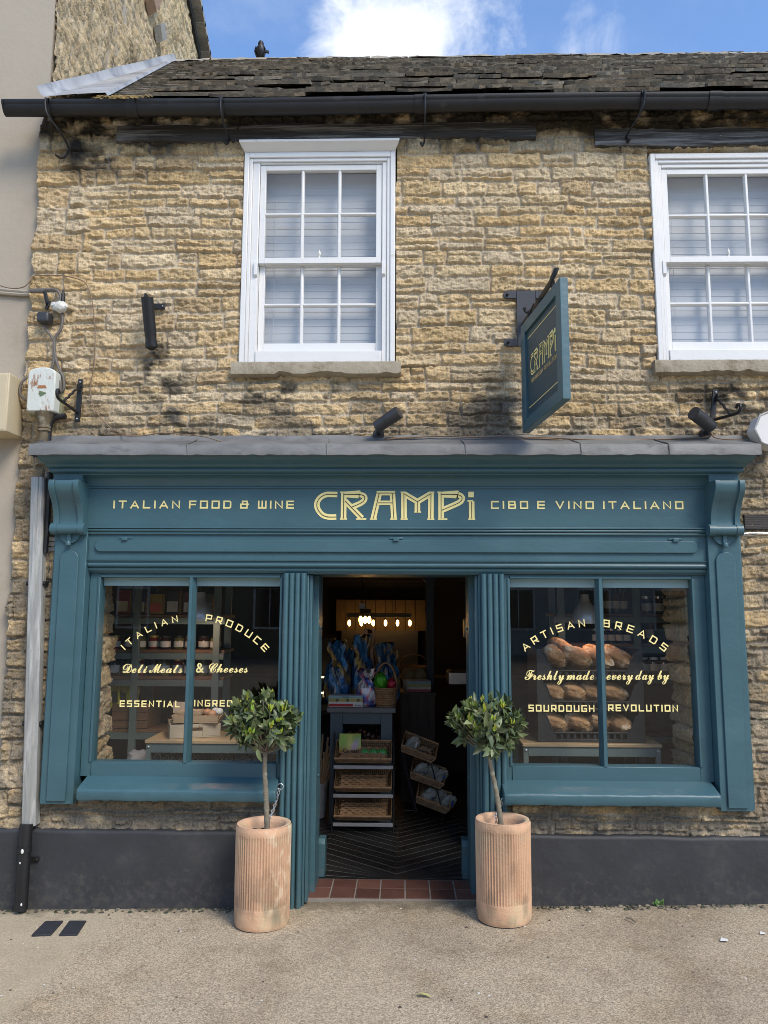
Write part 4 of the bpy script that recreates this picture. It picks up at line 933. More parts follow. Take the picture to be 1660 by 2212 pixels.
def interior():
    st = dict(kind='structure')
    fl = MB(); pl = MB(); w, lw = .072, .56; y = .34; rs = random.Random(6)
    fl.box(-2.05, 2.0, .336, 6.0, -.2, .0108)
    ang = radians(40); w, cw = .105, .46
    for col in range(-5, 5):
        xa = col * cw - .03; s = 1 if col % 2 == 0 else -1
        yy = -.4
        while yy < 4.4:
            dy = cw * math.tan(ang); ya, yb = (yy, yy + dy) if s > 0 else (yy + dy, yy)
            q = (.020, .020, .021); k = rs.uniform(.7, 1.5); gap = .0042
            y_lo = max(min(ya, yb), .34)
            pts = [(xa + .0005, ya + gap), (xa + cw - .0005, yb + gap), (xa + cw - .0005, yb + w - gap), (xa + .0005, ya + w - gap)]
            if min(p[1] for p in pts) > .345:
                pl.prism(pts, 'z', .003, .0115, tuple(c * k for c in q))
            elif max(p[1] for p in pts) > .36:
                pts = [(p[0], max(p[1], .345)) for p in pts]
                if len(set(round(p[1], 3) for p in pts)) > 1: pl.add([(p[0], p[1], .0115) for p in pts], [(0, 1, 2, 3)], tuple(c * k for c in q))
            yy += w
    f = fl.build('shop_floor', mat('floor_grout', (.17, .17, .16), .8), None, kind='structure')
    pl.build('herringbone_boards', mat('black_floor_board', (1, 1, 1), .42, attr=True, var=.25, vs=12, bump=.2, bs=40), f)
    for nm, a in (('back_wall', (-2.3, 2.3, 4.4, 4.5, 0, 2.2)), ('side_wall', (-2.32, -2.2, .32, 4.4, 0, 2.2)), ('side_wall', (2.2, 2.32, .32, 4.4, 0, 2.2))):
        mb = MB(); mb.box(*a); mb.build(nm, M['interior'], None, **st)
    mb = MB(); mb.box(-2.3, 2.3, .33, 4.5, 1.97, 2.05)
    c = mb.build('ceiling', M['ceil'], None, **st)
    mb = MB()
    for y in (.9, 1.8, 2.7, 3.6): mb.box(-2.19, 2.19, y, y + .10, 1.86, 1.969)
    mb.build('ceiling_beam', M['dark_wood'], c)
    mb = MB(); mb.box(-2.2, -.54, .10, .33, 1.80, 2.4); mb.box(.44, 2.2, .10, .33, 1.80, 2.4); mb.box(-.54, .44, .331, .42, 1.80, 2.4); mb.build('inner_lintel', M['dark_wood'], None, **st)
    # rubble cheeks inside the two display windows
    for x0, x1, s, seed in ((-1.775, -1.825, 1, 31), (1.665, 1.635, -1, 57)):
        ys = np.arange(.075, .44, .008); zs = np.arange(.3, 1.82, .008); Y, Z = np.meshgrid(ys, zs)
        h, cc, ff = rubble(Y * 1.0 + 3, Z, seed, hmin=.11, hmax=.19, lmin=.3, lmax=.6, amp=.05)
        X = x0 + (x1 - x0) * (Y - .075) / .485 + s * h * 1.0 + s * (fbm(Y * 5, Z * 5, seed, 3) - .45) * .05
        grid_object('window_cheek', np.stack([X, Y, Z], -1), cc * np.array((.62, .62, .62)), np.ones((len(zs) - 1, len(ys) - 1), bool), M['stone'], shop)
    for x in (-1.9, 1.9):
        mb = MB(); a, b = (-2.25, -1.84) if x < 0 else (1.72, 2.25); mb.box(a, b, .445, .48, 0, 2.0); mb.build('partition_wall', M['interior'], None, **st)
    for a, b in ((-1.75, -.56), (.46, 1.70)):
        mb = MB(); mb.box(a, b, .02, .30, .0, .60); mb.build('stall_wall', M['interior'], None, **st)
interior()
# ------------------------------------------------------------------ fixtures on the front
def gutter():
    g = thing('gutter', 'long black half-round gutter along the eaves on curved iron stays', 'gutter', (0, -.2, 4.43))
    cy, cz, R = -.168, 4.520, .053
    def ring(x, r, r2, a0=-6, a1=186):
        o = [(x, cy - r * cos(radians(a)), cz - r * sin(radians(a)) * .78) for a in range(a0, a1 + 1, 12)]
        i = [(x, cy - r2 * cos(radians(a)), cz - r2 * sin(radians(a)) * 1.45) for a in range(a1, a0 - 1, -12)]
        return o + i
    mb = MB(); rs = random.Random(1); xs = [-2.362, -2.1, -1.62, -1.0, -.4, .08, .6, 1.2, 1.78, 2.4, 3.2, 4.3]
    mb.loft([[(p[0], p[1], p[2] + rs.uniform(-.002, .002) * 0 + .006 * sin(x * 1.7)) for p in ring(x, R, R - .006)] for x in xs]); mb.build('trough', M['black_iron'], g, ang=40)
    for x in (-1.60, .105, 1.80):
        mb = MB(); dz = .006 * sin(x * 1.7); mb.loft([[(p[0], p[1], p[2] + dz) for p in ring(x + a, R + .005, R - .001)] for a in (-.035, -.030, .030, .035)]); mb.build('joint_collar', M['black_iron'], g)
    mb = MB(); c = ring(-2.362, R + .002, 0.002); mb.loft([c, [(p[0] + .012, p[1], p[2]) for p in c]]); mb.build('end_cap', M['black_iron'], g)
    for x, zb, cur in ((-2.09, 4.27, .05), (-1.06, 4.355, .012), (.128, 4.33, .0), (1.385, 4.335, -.045)):
        mb = MB(); dz = .006 * sin(x * 1.7)
        mb.loft([[(p[0], p[1], p[2] + dz) for p in ring(x + a, R + .009, R + .001)] for a in (-.011, .011)])
        mb.tube(cr([(x, cy - .066, cz + .0 + dz), (x, cy - .066, cz - .04), (x + cur * .3, cy - .062, cz - .10), (x + cur, cy + .03, cz - .15), (x + cur * 1.2, -.045, (zb + cz) / 2 - .06), (x + cur, -.040, zb + .02), (x + cur * .8 - .012, -.050, zb - .012), (x + cur * .3 - .022, -.060, zb + .004)], 5), .009, 6, flat=(1, .6))
        mb.build('gutter_stay', M['black_iron'], g)
    lf = MB(); rs = random.Random(3)
    for k in range(60):
        x = -1.70 + rs.gauss(0, .07); a = rs.uniform(-.5, .5); lf.tube([(x, -.185, 4.524), (x + .05 * cos(a), -.228, 4.526 + rs.uniform(-.004, .016)), (x + .08 * cos(a), -.240, 4.518 + rs.uniform(-.012, .012))], .0016, 4)
    lf.build('dry_grass', mat('dry_grass', (.50, .36, .15), .9), None, 'wisp of dry straw caught on the gutter edge below the slates', 'straw', loc=(-1.70, -.215, 4.534))
    lf = MB()
    for k in range(5):
        x = -2.29 + .035 * k; lf.add([(x, -.18, 4.522), (x + .03, -.21, 4.535), (x + .055, -.18, 4.548), (x + .02, -.15, 4.540)], [(0, 1, 2, 3)])
    lf.build('dead_leaf', mat('red_dead_leaf', (.30, .07, .05), .8, var=.3), None, 'dead reddish leaves lying in the left end of the gutter', 'leaves', loc=(-2.25, -.19, 4.532))
gutter()

def downpipe():
    a, b = W(79, 1030, -.085), W(59, 1785, -.085)
    t = thing('downpipe', 'weathered grey downpipe running into a black lower length beside the left pilaster', 'downpipe', (b[0], -.085, gz(b[0])))
    mb = MB(); prof = [(-.038, .04), (-.038, -.012), (-.030, -.022), (-.012, -.024), (-.010, -.030), (.010, -.030), (.012, -.024), (.030, -.022), (.038, -.012), (.038, .04)]
    n = 14; mb.loft([[(a[0] + (b[0] - a[0]) * k / n + p, -.060 + q, a[2] + (b[2] - a[2]) * k / n) for p, q in prof] for k in range(n + 1)]); up = mb.build('upper_pipe', M['pipe'], t, ang=30)
    c = W(46, 1965, -.09); mb = MB(); pts = [(b[0] - .004, -.088, b[2] + .012), (b[0] - .004, -.092, b[2] - .06), (c[0], -.095, c[2])]
    mb.tube(pts, .034, 14); mb.tube([(b[0] - .004, -.092, b[2] - .10), (b[0] - .004, -.092, b[2] - .13)], .038, 14); mb.build('lower_pipe', M['black_iron'], t)
    for v in (1260, 1565, 1860):
        f = (v - 1030) / 755; x = a[0] + (b[0] - a[0]) * min(f, 1.05); z = W(70, v, -.08)[2]; mb = MB()
        for s in (-1, 1): mb.ball((x + s * .048, -.06, z), .008, 8, 6)
        mb.box(x - .055, x + .055, -.058, -.02, z - .012, z + .012); mb.build('pipe_clip', M['black_iron'], t)
    wp = MB(); p = [W(u, v, -.05) for u, v in ((108, 1020), (104, 1090), (101, 1150), (97, 1195))]; wp.tube(p, .016, 8); wp.box(p[2][0] - .03, p[2][0] + .02, -.06, -.02, p[2][2] + .01, p[2][2] + .022)
    wp.build('waste_pipe', M['black_iron'], None, 'short thin black pipe between the grey downpipe and the left console', 'pipe', loc=p[3])
    sp = MB(); r = random.Random(1)
    for u, v, s in ((48, 1840, .008), (43, 1865, .004), (46, 1955, .005)): q = W(u, v, -.130); sp.ball(q, (s, .003, s * 1.6), 8, 6)
    sp.build('paint_splash', M['white_plain'], t)
downpipe()

def service_gear():
    # cast iron cut-out box with two cables
    L0, R0 = W(64, 800, -.10), W(118, 888, -.10); x0, x1, z0, z1 = L0[0], R0[0], R0[2] - .004, L0[2] + .01; cx = (x0 + x1) / 2
    t = thing('meter_box', 'rust streaked white cast iron cable box with arched top, fixed high on the left corner', 'cable box', (cx, -.02, z0 - .12))
    M['enamel'] = mat('chipped_white_enamel', (.62, .64, .58), .45, var=.08, vs=8, bump=.3, bs=40, col2=(.30, .13, .05), c2=(.54, .64), c2s=11, stretch=(1.4, 1, .6))
    mb = MB(); arch = [(x0, z0), (x1, z0), (x1, z1 - .03)] + [(cx + (x1 - cx) * cos(radians(a)), z1 - .03 + .036 * sin(radians(a))) for a in range(15, 166, 15)] + [(x0, z1 - .03)]
    mb.prism(arch, 'y', -.115, -.035); mb.build('cover', M['enamel'], t, bevel=.008)
    mb = MB(); mb.prism([(x0 - .012, z0 - .006), (x1 + .016, z0 - .006), (x1 + .016, z1), (x0 - .012, z1)], 'y', -.040, -.005); mb.build('back_plate', mat('mossy_cast_iron', (.20, .19, .11), .8, var=.3, col2=(.22, .26, .07), c2=(.5, .65), c2s=12), t, bevel=.004)
    mb = MB(); mb.lathe(cx + .012, -.070, [(.055, z0), (.050, z0 - .02), (.034, z0 - .055), (.030, z0 - .075), (.036, z0 - .08), (.036, z0 - .088), (.030, z0 - .092), (.036, z0 - .098), (.036, z0 - .106), (.026, z0 - .110), (.024, z0 - .21)], 16); mb.build('cable_gland', mat('rusty_iron', (.13, .10, .06), .8, var=.4, col2=(.30, .27, .20), c2=(.5, .65), c2s=20), t)
    mb = MB(); a, b = W(80, 838, -.1165), W(99, 866, -.1165)
    mb.prism([(a[0], a[2]), (b[0], a[2]), (b[0] - .008, a[2] + .016), (a[0] + .008, a[2] + .016)], 'y', -.1172, -.115); mb.build('rust_mark', mat('rust_mark', (.36, .15, .06), .8), t)
    mb = MB(); rs = random.Random(2); mx, mz = (a[0] + b[0]) / 2, a[2] - .026
    for k in range(11):
        an = rs.uniform(0, 6.28); r = rs.uniform(0, .020); mb.prism([(mx + r * cos(an) + .0075 * cos(q), mz + r * sin(an) * .8 + .0065 * sin(q)) for q in [i * 1.05 for i in range(6)]], 'y', -.1174 - k * .0001, -.115)
    mb.build('green_emblem', mat('faded_green_mark', (.13, .19, .10), .8), t)
    mb = MB()
    for u0, s in ((58, -1), (123, 1)):
        p = W(u0, 815, -.05); mb.tube(cr([(p[0], -.05, p[2]), (p[0] + s * .025, -.06, p[2] - .04), (p[0] + s * .028, -.06, p[2] - .10), (p[0], -.05, p[2] - .14)], 5), .008, 7)
    mb.build('side_loop', M['cable'], t)
    # insulator block, wrapped joint and the twin lead-in cables
    kn = W(97, 688, -.06); mb = MB(); mb.box(kn[0] - .036, kn[0] + .036, -.095, -.02, kn[2] - .032, kn[2] + .032)
    tt = mb.build('connector_block', M['dark_metal'], None, 'rounded charcoal cable connector above the rusty white box', 'connector', loc=kn, bevel=.014, seg=3)
    mb = MB()
    for uv in ([(100, 668), (106, 650)], [(104, 662), (97, 630)], ): mb.tube([W(u, v, -.055) for u, v in uv], .011, 7)
    mb.build('sleeve', M['black_iron'], tt)
    bag = W(130, 663, -.06); mb = MB()
    def crump(p): return 1 + .16 * sin(p[0] * 7 + p[2] * 5) * cos(p[1] * 6) 
    mb.ball(bag, (.040, .035, .034), 12, 8, fn=crump); mb.ball((bag[0] - .035, bag[1], bag[2] + .010), (.022, .02, .020), 10, 7, fn=crump)
    bo = mb.build('wrapped_joint', mat('white_plastic_wrap', (.62, .62, .58), .35, var=.1, vs=20, bump=.8, bs=40, col2=(.30, .36, .08), c2=(.60, .68), c2s=16), None, 'cable joint wrapped in crumpled white and green plastic', 'cable wrap', loc=bag)
    mb = MB(); mb.tube([W(u, v, -.05) for u, v in ((136, 652), (137, 638), (136, 626))], [.013, .012, .006], 8); mb.build('sleeve', M['black_iron'], bo)
    ca = MB(); Yc = -.045
    for pts in ([(98, 702), (100, 712), (112, 728), (118, 742), (117, 770), (114, 790), (103, 806)], [(134, 675), (135, 692), (131, 712), (120, 728), (117, 745), (120, 772), (128, 798), (137, 815), (138, 838), (134, 845)]):
        ca.tube(cr([W(u, v, Yc) for u, v in pts], 5), .0085, 7)
    ca.tube(cr([W(u, v, -.05) for u, v in ((66, 627), (85, 626), (104, 626), (122, 627), (130, 637), (131, 650))], 5), .010, 7); ca.tube([W(u, v, -.05) for u, v in ((66, 629), (98, 629))], .013, 7)
    ca.build('lead_in_cable', M['cable'], None, 'pair of dark cables dropping from the connectors into the white box', 'cable', loc=W(117, 745, Yc))
    ca = MB()
    for k, pts in enumerate(([(-20, 624), (20, 627), (45, 629), (66, 631)], [(-20, 631), (20, 634), (45, 636), (66, 636)])): ca.tube(cr([W(u, v, .015) for u, v in pts], 4), .011, 7)
    ca.build('painted_cable', mat('painted_cable', (.36, .32, .26), .8), None, 'beige painted cables running across the neighbouring front to the corner', 'cable', loc=W(20, 630, .015))
    ca = MB(); ca.tube(cr([W(u, v, -.035) for u, v in ((-20, 610), (20, 622), (50, 620), (66, 606), (73, 596), (95, 594), (140, 596), (178, 606), (190, 620), (199, 648), (204, 690), (206, 740), (203, 790), (195, 840), (199, 870), (212, 895), (240, 925), (262, 936))], 6) + cr([W(u, v, -.12) for u, v in ((275, 942), (310, 941), (350, 935), (390, 938), (440, 943), (480, 955), (505, 965))], 5), .0032, 5)
    ca.build('telephone_wire', M['brown_cable'], None, 'thin brown wire looping down the left of the upper wall onto the lead', 'wire', loc=W(204, 690, -.035))
    el = MB(); p = [W(u, v, -.055) for u, v in ((104, 955), (106, 925), (112, 908), (124, 901), (142, 899))]; el.tube(cr(p, 5), .017, 10)
    el.build('bent_conduit', M['black_iron'], None, 'short bent black conduit rising from the lead beside the white box', 'conduit', loc=p[0])
    ca = MB(); ca.tube(cr([W(u, v, -.05) for u, v in ((820, 955), (850, 948), (900, 944), (960, 942), (1020, 944), (1080, 943), (1130, 944), (1200, 946), (1260, 949), (1340, 951), (1420, 949), (1480, 947), (1530, 943), (1536, 930))], 5), .0042, 6)
    ca.tube(cr([W(u, v, -.06) for u, v in ((1130, 946), (1200, 949), (1225, 953), (1262, 962))], 4), .0038, 6); ca.tube(cr([W(u, v, -.06) for u, v in ((1536, 935), (1545, 945), (1570, 949), (1600, 950), (1632, 953))], 4), .0038, 6)
    ca.tube(cr([W(u, v, -.05) for u, v in ((826, 975), (828, 955), (838, 945), (870, 947), (905, 944))], 4), .0035, 6)
    ca.build('lighting_cable', M['brown_cable'], None, 'thin brown lighting cable clipped along the top of the lead flashing', 'cable', loc=W(1020, 944, -.05))
    ca = MB(); ca.tube(cr([W(u, v, -.02) for u, v in ((1590, 1152), (1615, 1157), (1640, 1154), (1680, 1155))], 4), .005, 6); ca.tube(cr([W(u, v, -.03) for u, v in ((1590, 1156), (1620, 1152), (1680, 1153))], 4), .005, 6)
    ca.build('wall_cable', M['galv'], None, 'pale cable stretched across the stone right of the shopfront', 'cable', loc=W(1640, 1154, -.02))
    bm = MB(); p, q = W(1605, 1112, -.01), W(1700, 1145, -.01); bm.box(p[0], q[0], -.030, .03, q[2], p[2]); bm.build('timber_block', M['black_beam'], shop, bevel=.004)
    bm = MB(); p, q = W(98, 1160, -.01), W(124, 1192, -.01)
    for k in range(3): bm.box(p[0], q[0] + .05, -.022, .03, q[2] + (p[2] - q[2]) * k / 3 + .002, q[2] + (p[2] - q[2]) * (k + 1) / 3 - .002)
    bm.build('timber_block', mat('silvered_timber', (.38, .36, .32), .85, var=.35, vs=9, stretch=(.3, 1, 3), bump=.6, bs=20), shop, bevel=.003)
service_gear()

def wall_brackets():
    def hanging(name, u, v0, v1, tip, label, mirror):
        a, b = W(u + 4, v0, -.03), W(u - 4, v1, -.03); t = thing(name, label, 'bracket', (a[0], -.02, b[2]), group='black iron hanging basket brackets')
        mb = MB(); mb.obox(((a[0] + b[0]) / 2, -.036, (a[2] + b[2]) / 2), ((.014), 0, 0), (0, .006, 0), ((a[0] - b[0]) / 2, 0, (a[2] - b[2]) / 2)); mb.build('back_bar', M['black_iron'], t, bevel=.002)
        mb = MB()
        for p in (a, b): mb.ball((p[0], -.044, p[2] + (-.018 if p is a else .018)), .006, 8, 6)
        mb.build('screw', M['galv'], t)
        e = np.array(tip); mb = MB(); lo = np.array((b[0], -.04, b[2] + .055)); hi = np.array((a[0], -.04, a[2] - .04))
        d = (e - lo) / np.linalg.norm(e - lo); zz = np.array((0, 0, 1.0))
        mb.tube(cr([lo, lo + (e - lo) * .5, e, e + d * .030 + zz * .012, e + d * .036 + zz * .036, e + d * .016 + zz * .046, e + d * .0 + zz * .030], 5), .0085, 7)
        mb.build('arm', M['black_iron'], t)
        mid = lo + (e - lo) * .80; pts = [hi + (mid - hi) * k / 16 + np.array((.004 * cos(k * 1.6), 0, .004 * sin(k * 1.6))) for k in range(17)]
        mb = MB(); mb.tube(pts, .0075, 6); mb.tube(cr([hi, hi + (0, -.03, .0), hi + (0, -.02, -.03), hi + (0, -.005, -.02)], 4), .007, 6); mb.build('twisted_stay', M['black_iron'], t)
    e1 = W(128, 862, -.30); hanging('basket_bracket', 172, 820, 912, e1, 'black wall bracket with scrolled arm beside the rusty white cable box', 1)
    e2 = W(1592, 893, -.27); hanging('basket_bracket', 1541, 842, 930, e2, 'black wall bracket with scrolled arm next to the right spotlight', -1)
    # old black flagpole socket
    t = thing('flagpole_socket', 'leaning black tube socket on a small plate, left of the first upper window', 'pole socket', W(330, 750, -.02))
    a, b = W(318, 642, -.16), W(328, 750, -.07); mb = MB(); n = 12
    pts = [a + (b - a) * k / n for k in range(n + 1)]; mb.tube(pts + [b + (0.002, .0, -.012)], [.034] * 9 + [.033, .031, .034, .036, .018], 16); mb.build('tube', M['black_iron'], t)
    mb = MB(); p = W(340, 662, -.03); mb.box(p[0] - .05, p[0] + .045, -.034, -.020, p[2] - .016, p[2] + .018); mb.obox((p[0] - .03, -.09, p[2]), (.006, 0, 0), (0, .07, 0), (0, .0, .028)); mb.build('plate', M['black_iron'], t, bevel=.002)
    mb = MB(); mb.ball((p[0] + .034, -.037, p[2]), .005, 8, 6); mb.build('screw', M['galv'], t)
    # spotlights
    for (u, v), dr, y, lab in (((836, 908), (.75, -.35, .42), -.13, 'small black spotlight on the wall above the middle of the lead, aimed right'), ((1520, 908), (-.72, -.45, .34), -.13, 'small black spotlight beside the right basket bracket, aimed left')):
        c = W(u, v, y); d = np.array(dr) / np.linalg.norm(dr); t = thing('spotlight', lab, 'spotlight', (c[0], -.03, c[2]), group='black spotlights above the shopfront')
        mb = MB(); mb.tube([c - d * .075, c - d * .072, c + d * .0, c + d * .002, c + d * .085, c + d * .086, c + d * .076], [.030, .036, .036, .038, .038, .034, .032], 18); mb.build('barrel', M['dark_metal'], t)
        mb = MB(); mb.tube([c + d * .0755, c + d * .078], .031, 16); mb.build('lens', mat('spot_lens', (.10, .10, .11), .1), t)
        k = c - d * .06 + np.array((0, .03, -.02)); mb = MB(); mb.tube([(k[0], -.02, k[2] - .01), k], .013, 10); mb.tube([(k[0], -.018, k[2] - .01), (k[0], -.040, k[2] - .01)], .033, 16); mb.build('mount', M['dark_metal'], t)
    hx = W(1672, 927, -.16); t = thing('wall_sign', 'white eight-sided wall sign with grey rim, cut off by the right edge of the photo', 'sign', (hx[0], -.1, hx[2]))
    mb = MB(); r = .105; mb.prism([(hx[0] + r * cos(radians(a)), hx[2] + r * sin(radians(a))) for a in range(0, 360, 45)], 'y', -.17, -.06); mb.build('face', M['white_plain'], t, bevel=.004)
    mb = MB(); mb.tube([(hx[0] + r * cos(radians(a)), -.168, hx[2] + r * sin(radians(a))) for a in range(0, 360, 45)], .007, 6, closed=True); mb.build('rim', M['pipe'], t)
wall_brackets()

def hanging_sign():
    # board hangs almost square to the wall, its street edge swung a little to the right
    p0, p1 = np.array((.672, -.105, 0)), np.array((.776, -.70, 0)); dv = (p1 - p0) / np.linalg.norm(p1 - p0); Lg = np.linalg.norm(p1 - p0); nv = np.array((-dv[1], dv[0], 0)); nv = -nv if nv[0] > 0 else nv
    zb, zt = 2.545, 3.165; T = .042; t = thing('hanging_sign', 'square teal hanging sign with gold lettering on a black iron wall bracket', 'sign', (.672, 0, 2.545))
    def F(s, z, k): return tuple(p0 + dv * s + nv * k + np.array((0, 0, z + s / Lg * .030)))
    def slab(mb, s0, s1, z0, z1, k0, k1): mb.add([F(s0, z0, k0), F(s1, z0, k0), F(s1, z0, k1), F(s0, z0, k1), F(s0, z1, k0), F(s1, z1, k0), F(s1, z1, k1), F(s0, z1, k1)], [(3, 2, 1, 0), (4, 5, 6, 7), (0, 1, 5, 4), (1, 2, 6, 5), (2, 3, 7, 6), (3, 0, 4, 7)])
    w = .065; mb = MB(); slab(mb, 0, w, zb, zt, 0, -T); slab(mb, Lg - w, Lg, zb, zt, 0, -T); slab(mb, w, Lg - w, zb, zb + w, -.0004, -T + .0004); slab(mb, w, Lg - w, zt - w, zt, -.0004, -T + .0004)
    fr = mb.build('frame', P_, t, bevel=.003)
    mb = MB(); slab(mb, w, Lg - w, zb + w, zt - w, -.014, -T + .014); pn = mb.build('panel', M['signpanel'], t)
    to = lambda x, z, q: F(x, z, -.0138 + q)
    g = MB(); d = MB(); x0 = w + .045; x1 = Lg - w - .035; wd = x1 - x0; k = wd / (1452 / 255)
    logo(g, d, k, lambda x, z, q: to(x0 + x, zb + .285 + z * 1.75, q), 4); g.build('sign_name', M['gold'], pn, flatshade=True); d.build('sign_name_inline', M['inline'], pn, flatshade=True)
    g = MB(); caps(g, 'SOURDOUGH REVOLUTION', .0185, .0034, lambda x, z, q: to(x, zb + .245 + z, q), x0 + .02, x1 + .005); g.build('small_lettering', M['dullgold'], pn, flatshade=True)
    g = MB()
    for z in (zb + .118, zt - .105): ribbon(g, [(w + .02, z), (Lg - w - .02, z)], .004, .0012, to)
    g.build('gold_line', M['gold'], pn, flatshade=True)
    # iron bracket: plate with ears, flat arm with an upturned end, eyes
    mb = MB(); xs = [W(u, 690, -.03)[0] for u in (1117, 1158)]; ztop, zbot = W(1130, 628, -.03)[2], W(1130, 748, -.03)[2]; xe = [W(1088, 636, -.03)[0], W(1186, 636, -.03)[0]]
    mb.box(xs[0], xs[1], -.036, -.022, zbot, ztop)
    for z0 in (ztop - .048, zbot): mb.box(xe[0] + .02, xs[0] - .0005, -.0355, -.0225, z0, z0 + .046); mb.prism([(xe[0] + .0205 + .023 * cos(radians(a)), z0 + .023 + .023 * sin(radians(a))) for a in range(90, 271, 20)], 'y', -.0353, -.0227)
    mb.box(xs[1] + .0005, xe[1], -.0355, -.0225, ztop - .048, ztop - .002)
    mb.build('wall_plate', M['bracketblue'], t, bevel=.002)
    mb = MB()
    for z0 in (ztop - .025, zbot + .023): mb.ball((xe[0] + .022, -.040, z0), .009, 8, 6)
    mb.build('bolt', M['black_iron'], t)
    az = zt + .055; xm = p0[0] + .0
    arm = [W(1131, 700, -.036), W(1134, 696, -.09), W(1157, 662, -.26), W(1179, 628, -.44), W(1189, 612, -.54), W(1194, 600, -.585), W(1200, 588, -.60), W(1203, 580, -.60)]
    mb = MB(); mb.tube(cr(arm, 5), .017, 8, flat=(.55, 1.1)); mb.tube(cr([arm[2] + (0, 0, .02), arm[2] + (-.02, .08, -.01), W(1143, 676, -.10), W(1136, 672, -.09), W(1133, 664, -.10)], 5), .009, 7)
    mb.build('arm', M['black_iron'], t)
    mb = MB()
    for s in (.10, .26, .46):
        c = np.array(F(s, zt, -.021)); mb.tube([c + np.array((0, 0, .028)) + .017 * (cos(a) * dv + sin(a) * np.array((0, 0, 1.5))) for a in [i * .628 for i in range(10)]], .0055, 6, closed=True)
    mb.build('eye_ring', M['black_iron'], t)
M['signpanel'] = mat('dark_teal_panel', (.030, .068, .088), .45, var=.06); M['dullgold'] = mat('dull_gold', (.50, .38, .18), .5); M['bracketblue'] = mat('blue_black_iron', (.028, .032, .042), .5, var=.2, bump=.1)
hanging_sign()

# ------------------------------------------------------------------ pots and bay trees
def pot(cx, cy, label, seed, bl):
    zb = gz(cx); t = thing('plant_pot', label, 'plant pot', (cx, cy, zb), group='ribbed terracotta pots by the door'); R = .141; H = .485; rs = random.Random(seed)
    def stainc(x, y, z, a):
        q = fbm(np.array([a * 5.0 + seed]), np.array([z * 22.0]), 600 + seed, 4)[0]; m = fbm(np.array([a * 1.3 + seed]), np.array([z * 4.0]), 620 + seed, 3)[0]
        w = max(0, min(1, (q - .50) * 7)) * max(0, min(1, (cos(a - bl) - .45) * 2.2)) * max(0, min(1, (z - .06) * 9)) * .8; d = max(0, min(1, (m - .50) * 5)) * .35
        al = max(0, min(1, (fbm(np.array([a * 2.2 + seed]), np.array([z * 9.0]), 640 + seed, 4)[0] - .44) * 6)) * max(.25, min(1, 1.15 - z * 2.6)) * .55; d = d + al
        return tuple((1 - d * e) * (1 - w) + w * f for e, f in ((.7, 1.2), (.62, 1.5), (.60, 1.7)))
    n = 300; z = [0.004, .012, .03, .07, .095, .1] + [.104 + .008 * k for k in range(int((H - .15) / .008))] + [H - .045, H - .038, H - .012, H - .003, H]
    r = lambda q: R * (.965 if q < .01 else (.985 if q < .02 else 1)) * (.985 + .02 * q / H) - (.004 if q > H - .006 else 0)
    mb = MB(); rings = []; cols = []
    for q in z:
        fl = 1 if .103 < q < H - .040 else 0
        ring = []
        for k in range(n):
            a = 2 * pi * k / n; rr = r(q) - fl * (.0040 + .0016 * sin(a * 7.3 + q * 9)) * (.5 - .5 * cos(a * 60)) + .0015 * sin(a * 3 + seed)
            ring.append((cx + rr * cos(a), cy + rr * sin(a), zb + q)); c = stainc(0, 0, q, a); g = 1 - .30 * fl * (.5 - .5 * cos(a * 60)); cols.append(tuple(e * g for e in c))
        rings.append(ring)
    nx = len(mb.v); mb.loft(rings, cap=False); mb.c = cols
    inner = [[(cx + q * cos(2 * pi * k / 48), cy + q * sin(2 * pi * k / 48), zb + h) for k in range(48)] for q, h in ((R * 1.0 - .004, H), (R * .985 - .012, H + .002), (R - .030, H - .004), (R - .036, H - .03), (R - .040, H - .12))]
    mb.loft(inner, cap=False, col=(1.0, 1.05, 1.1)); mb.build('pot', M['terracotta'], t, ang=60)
    so = MB(); rr = R - .038; grid = [(0, 0)] + [(rr * q * cos(a), rr * q * sin(a)) for q in (.25, .5, .75, 1) for a in [2 * pi * i / 28 for i in range(28)]]
    vs = [(cx + a, cy + b, zb + H - .058 + rs.uniform(-.008, .010)) for a, b in grid]; fs = [(0, 1 + i, 1 + (i + 1) % 28) for i in range(28)] + [(1 + k * 28 + i, 1 + (k + 1) * 28 + i, 1 + (k + 1) * 28 + (i + 1) % 28, 1 + k * 28 + (i + 1) % 28) for k in range(3) for i in range(28)]
    so.add(vs, fs); so.build('soil', M['soil'], t)
    shadow_disc = MB(); shadow_disc.lathe(cx, cy, [(R * .93, zb - .004), (R * .93, zb + .006)], 32); shadow_disc.build('shadow_gap', M['dark_metal'], t)  # dark disc standing in for the shadow gap under the pot
    return zb + H

def leaf(mb, p, d, up, L, wd, col):
    d = d / np.linalg.norm(d); s = np.cross(d, up); s /= np.linalg.norm(s) + 1e-9; n = np.cross(s, d)
    def q(t, w, h): return p + d * L * t + s * wd * w + n * h * L
    vs = [q(0, 0, 0), q(.12, 0, .0), q(.38, -.5, .05), q(.38, 0, .0), q(.38, .5, .05), q(.70, -.40, .03), q(.70, 0, -.03), q(.70, .40, .03), q(1, 0, -.10)]
    mb.add(vs, [(1, 2, 3), (1, 3, 4), (2, 5, 6, 3), (3, 6, 7, 4), (5, 8, 6), (6, 8, 7), (0, 1, 3)], col)

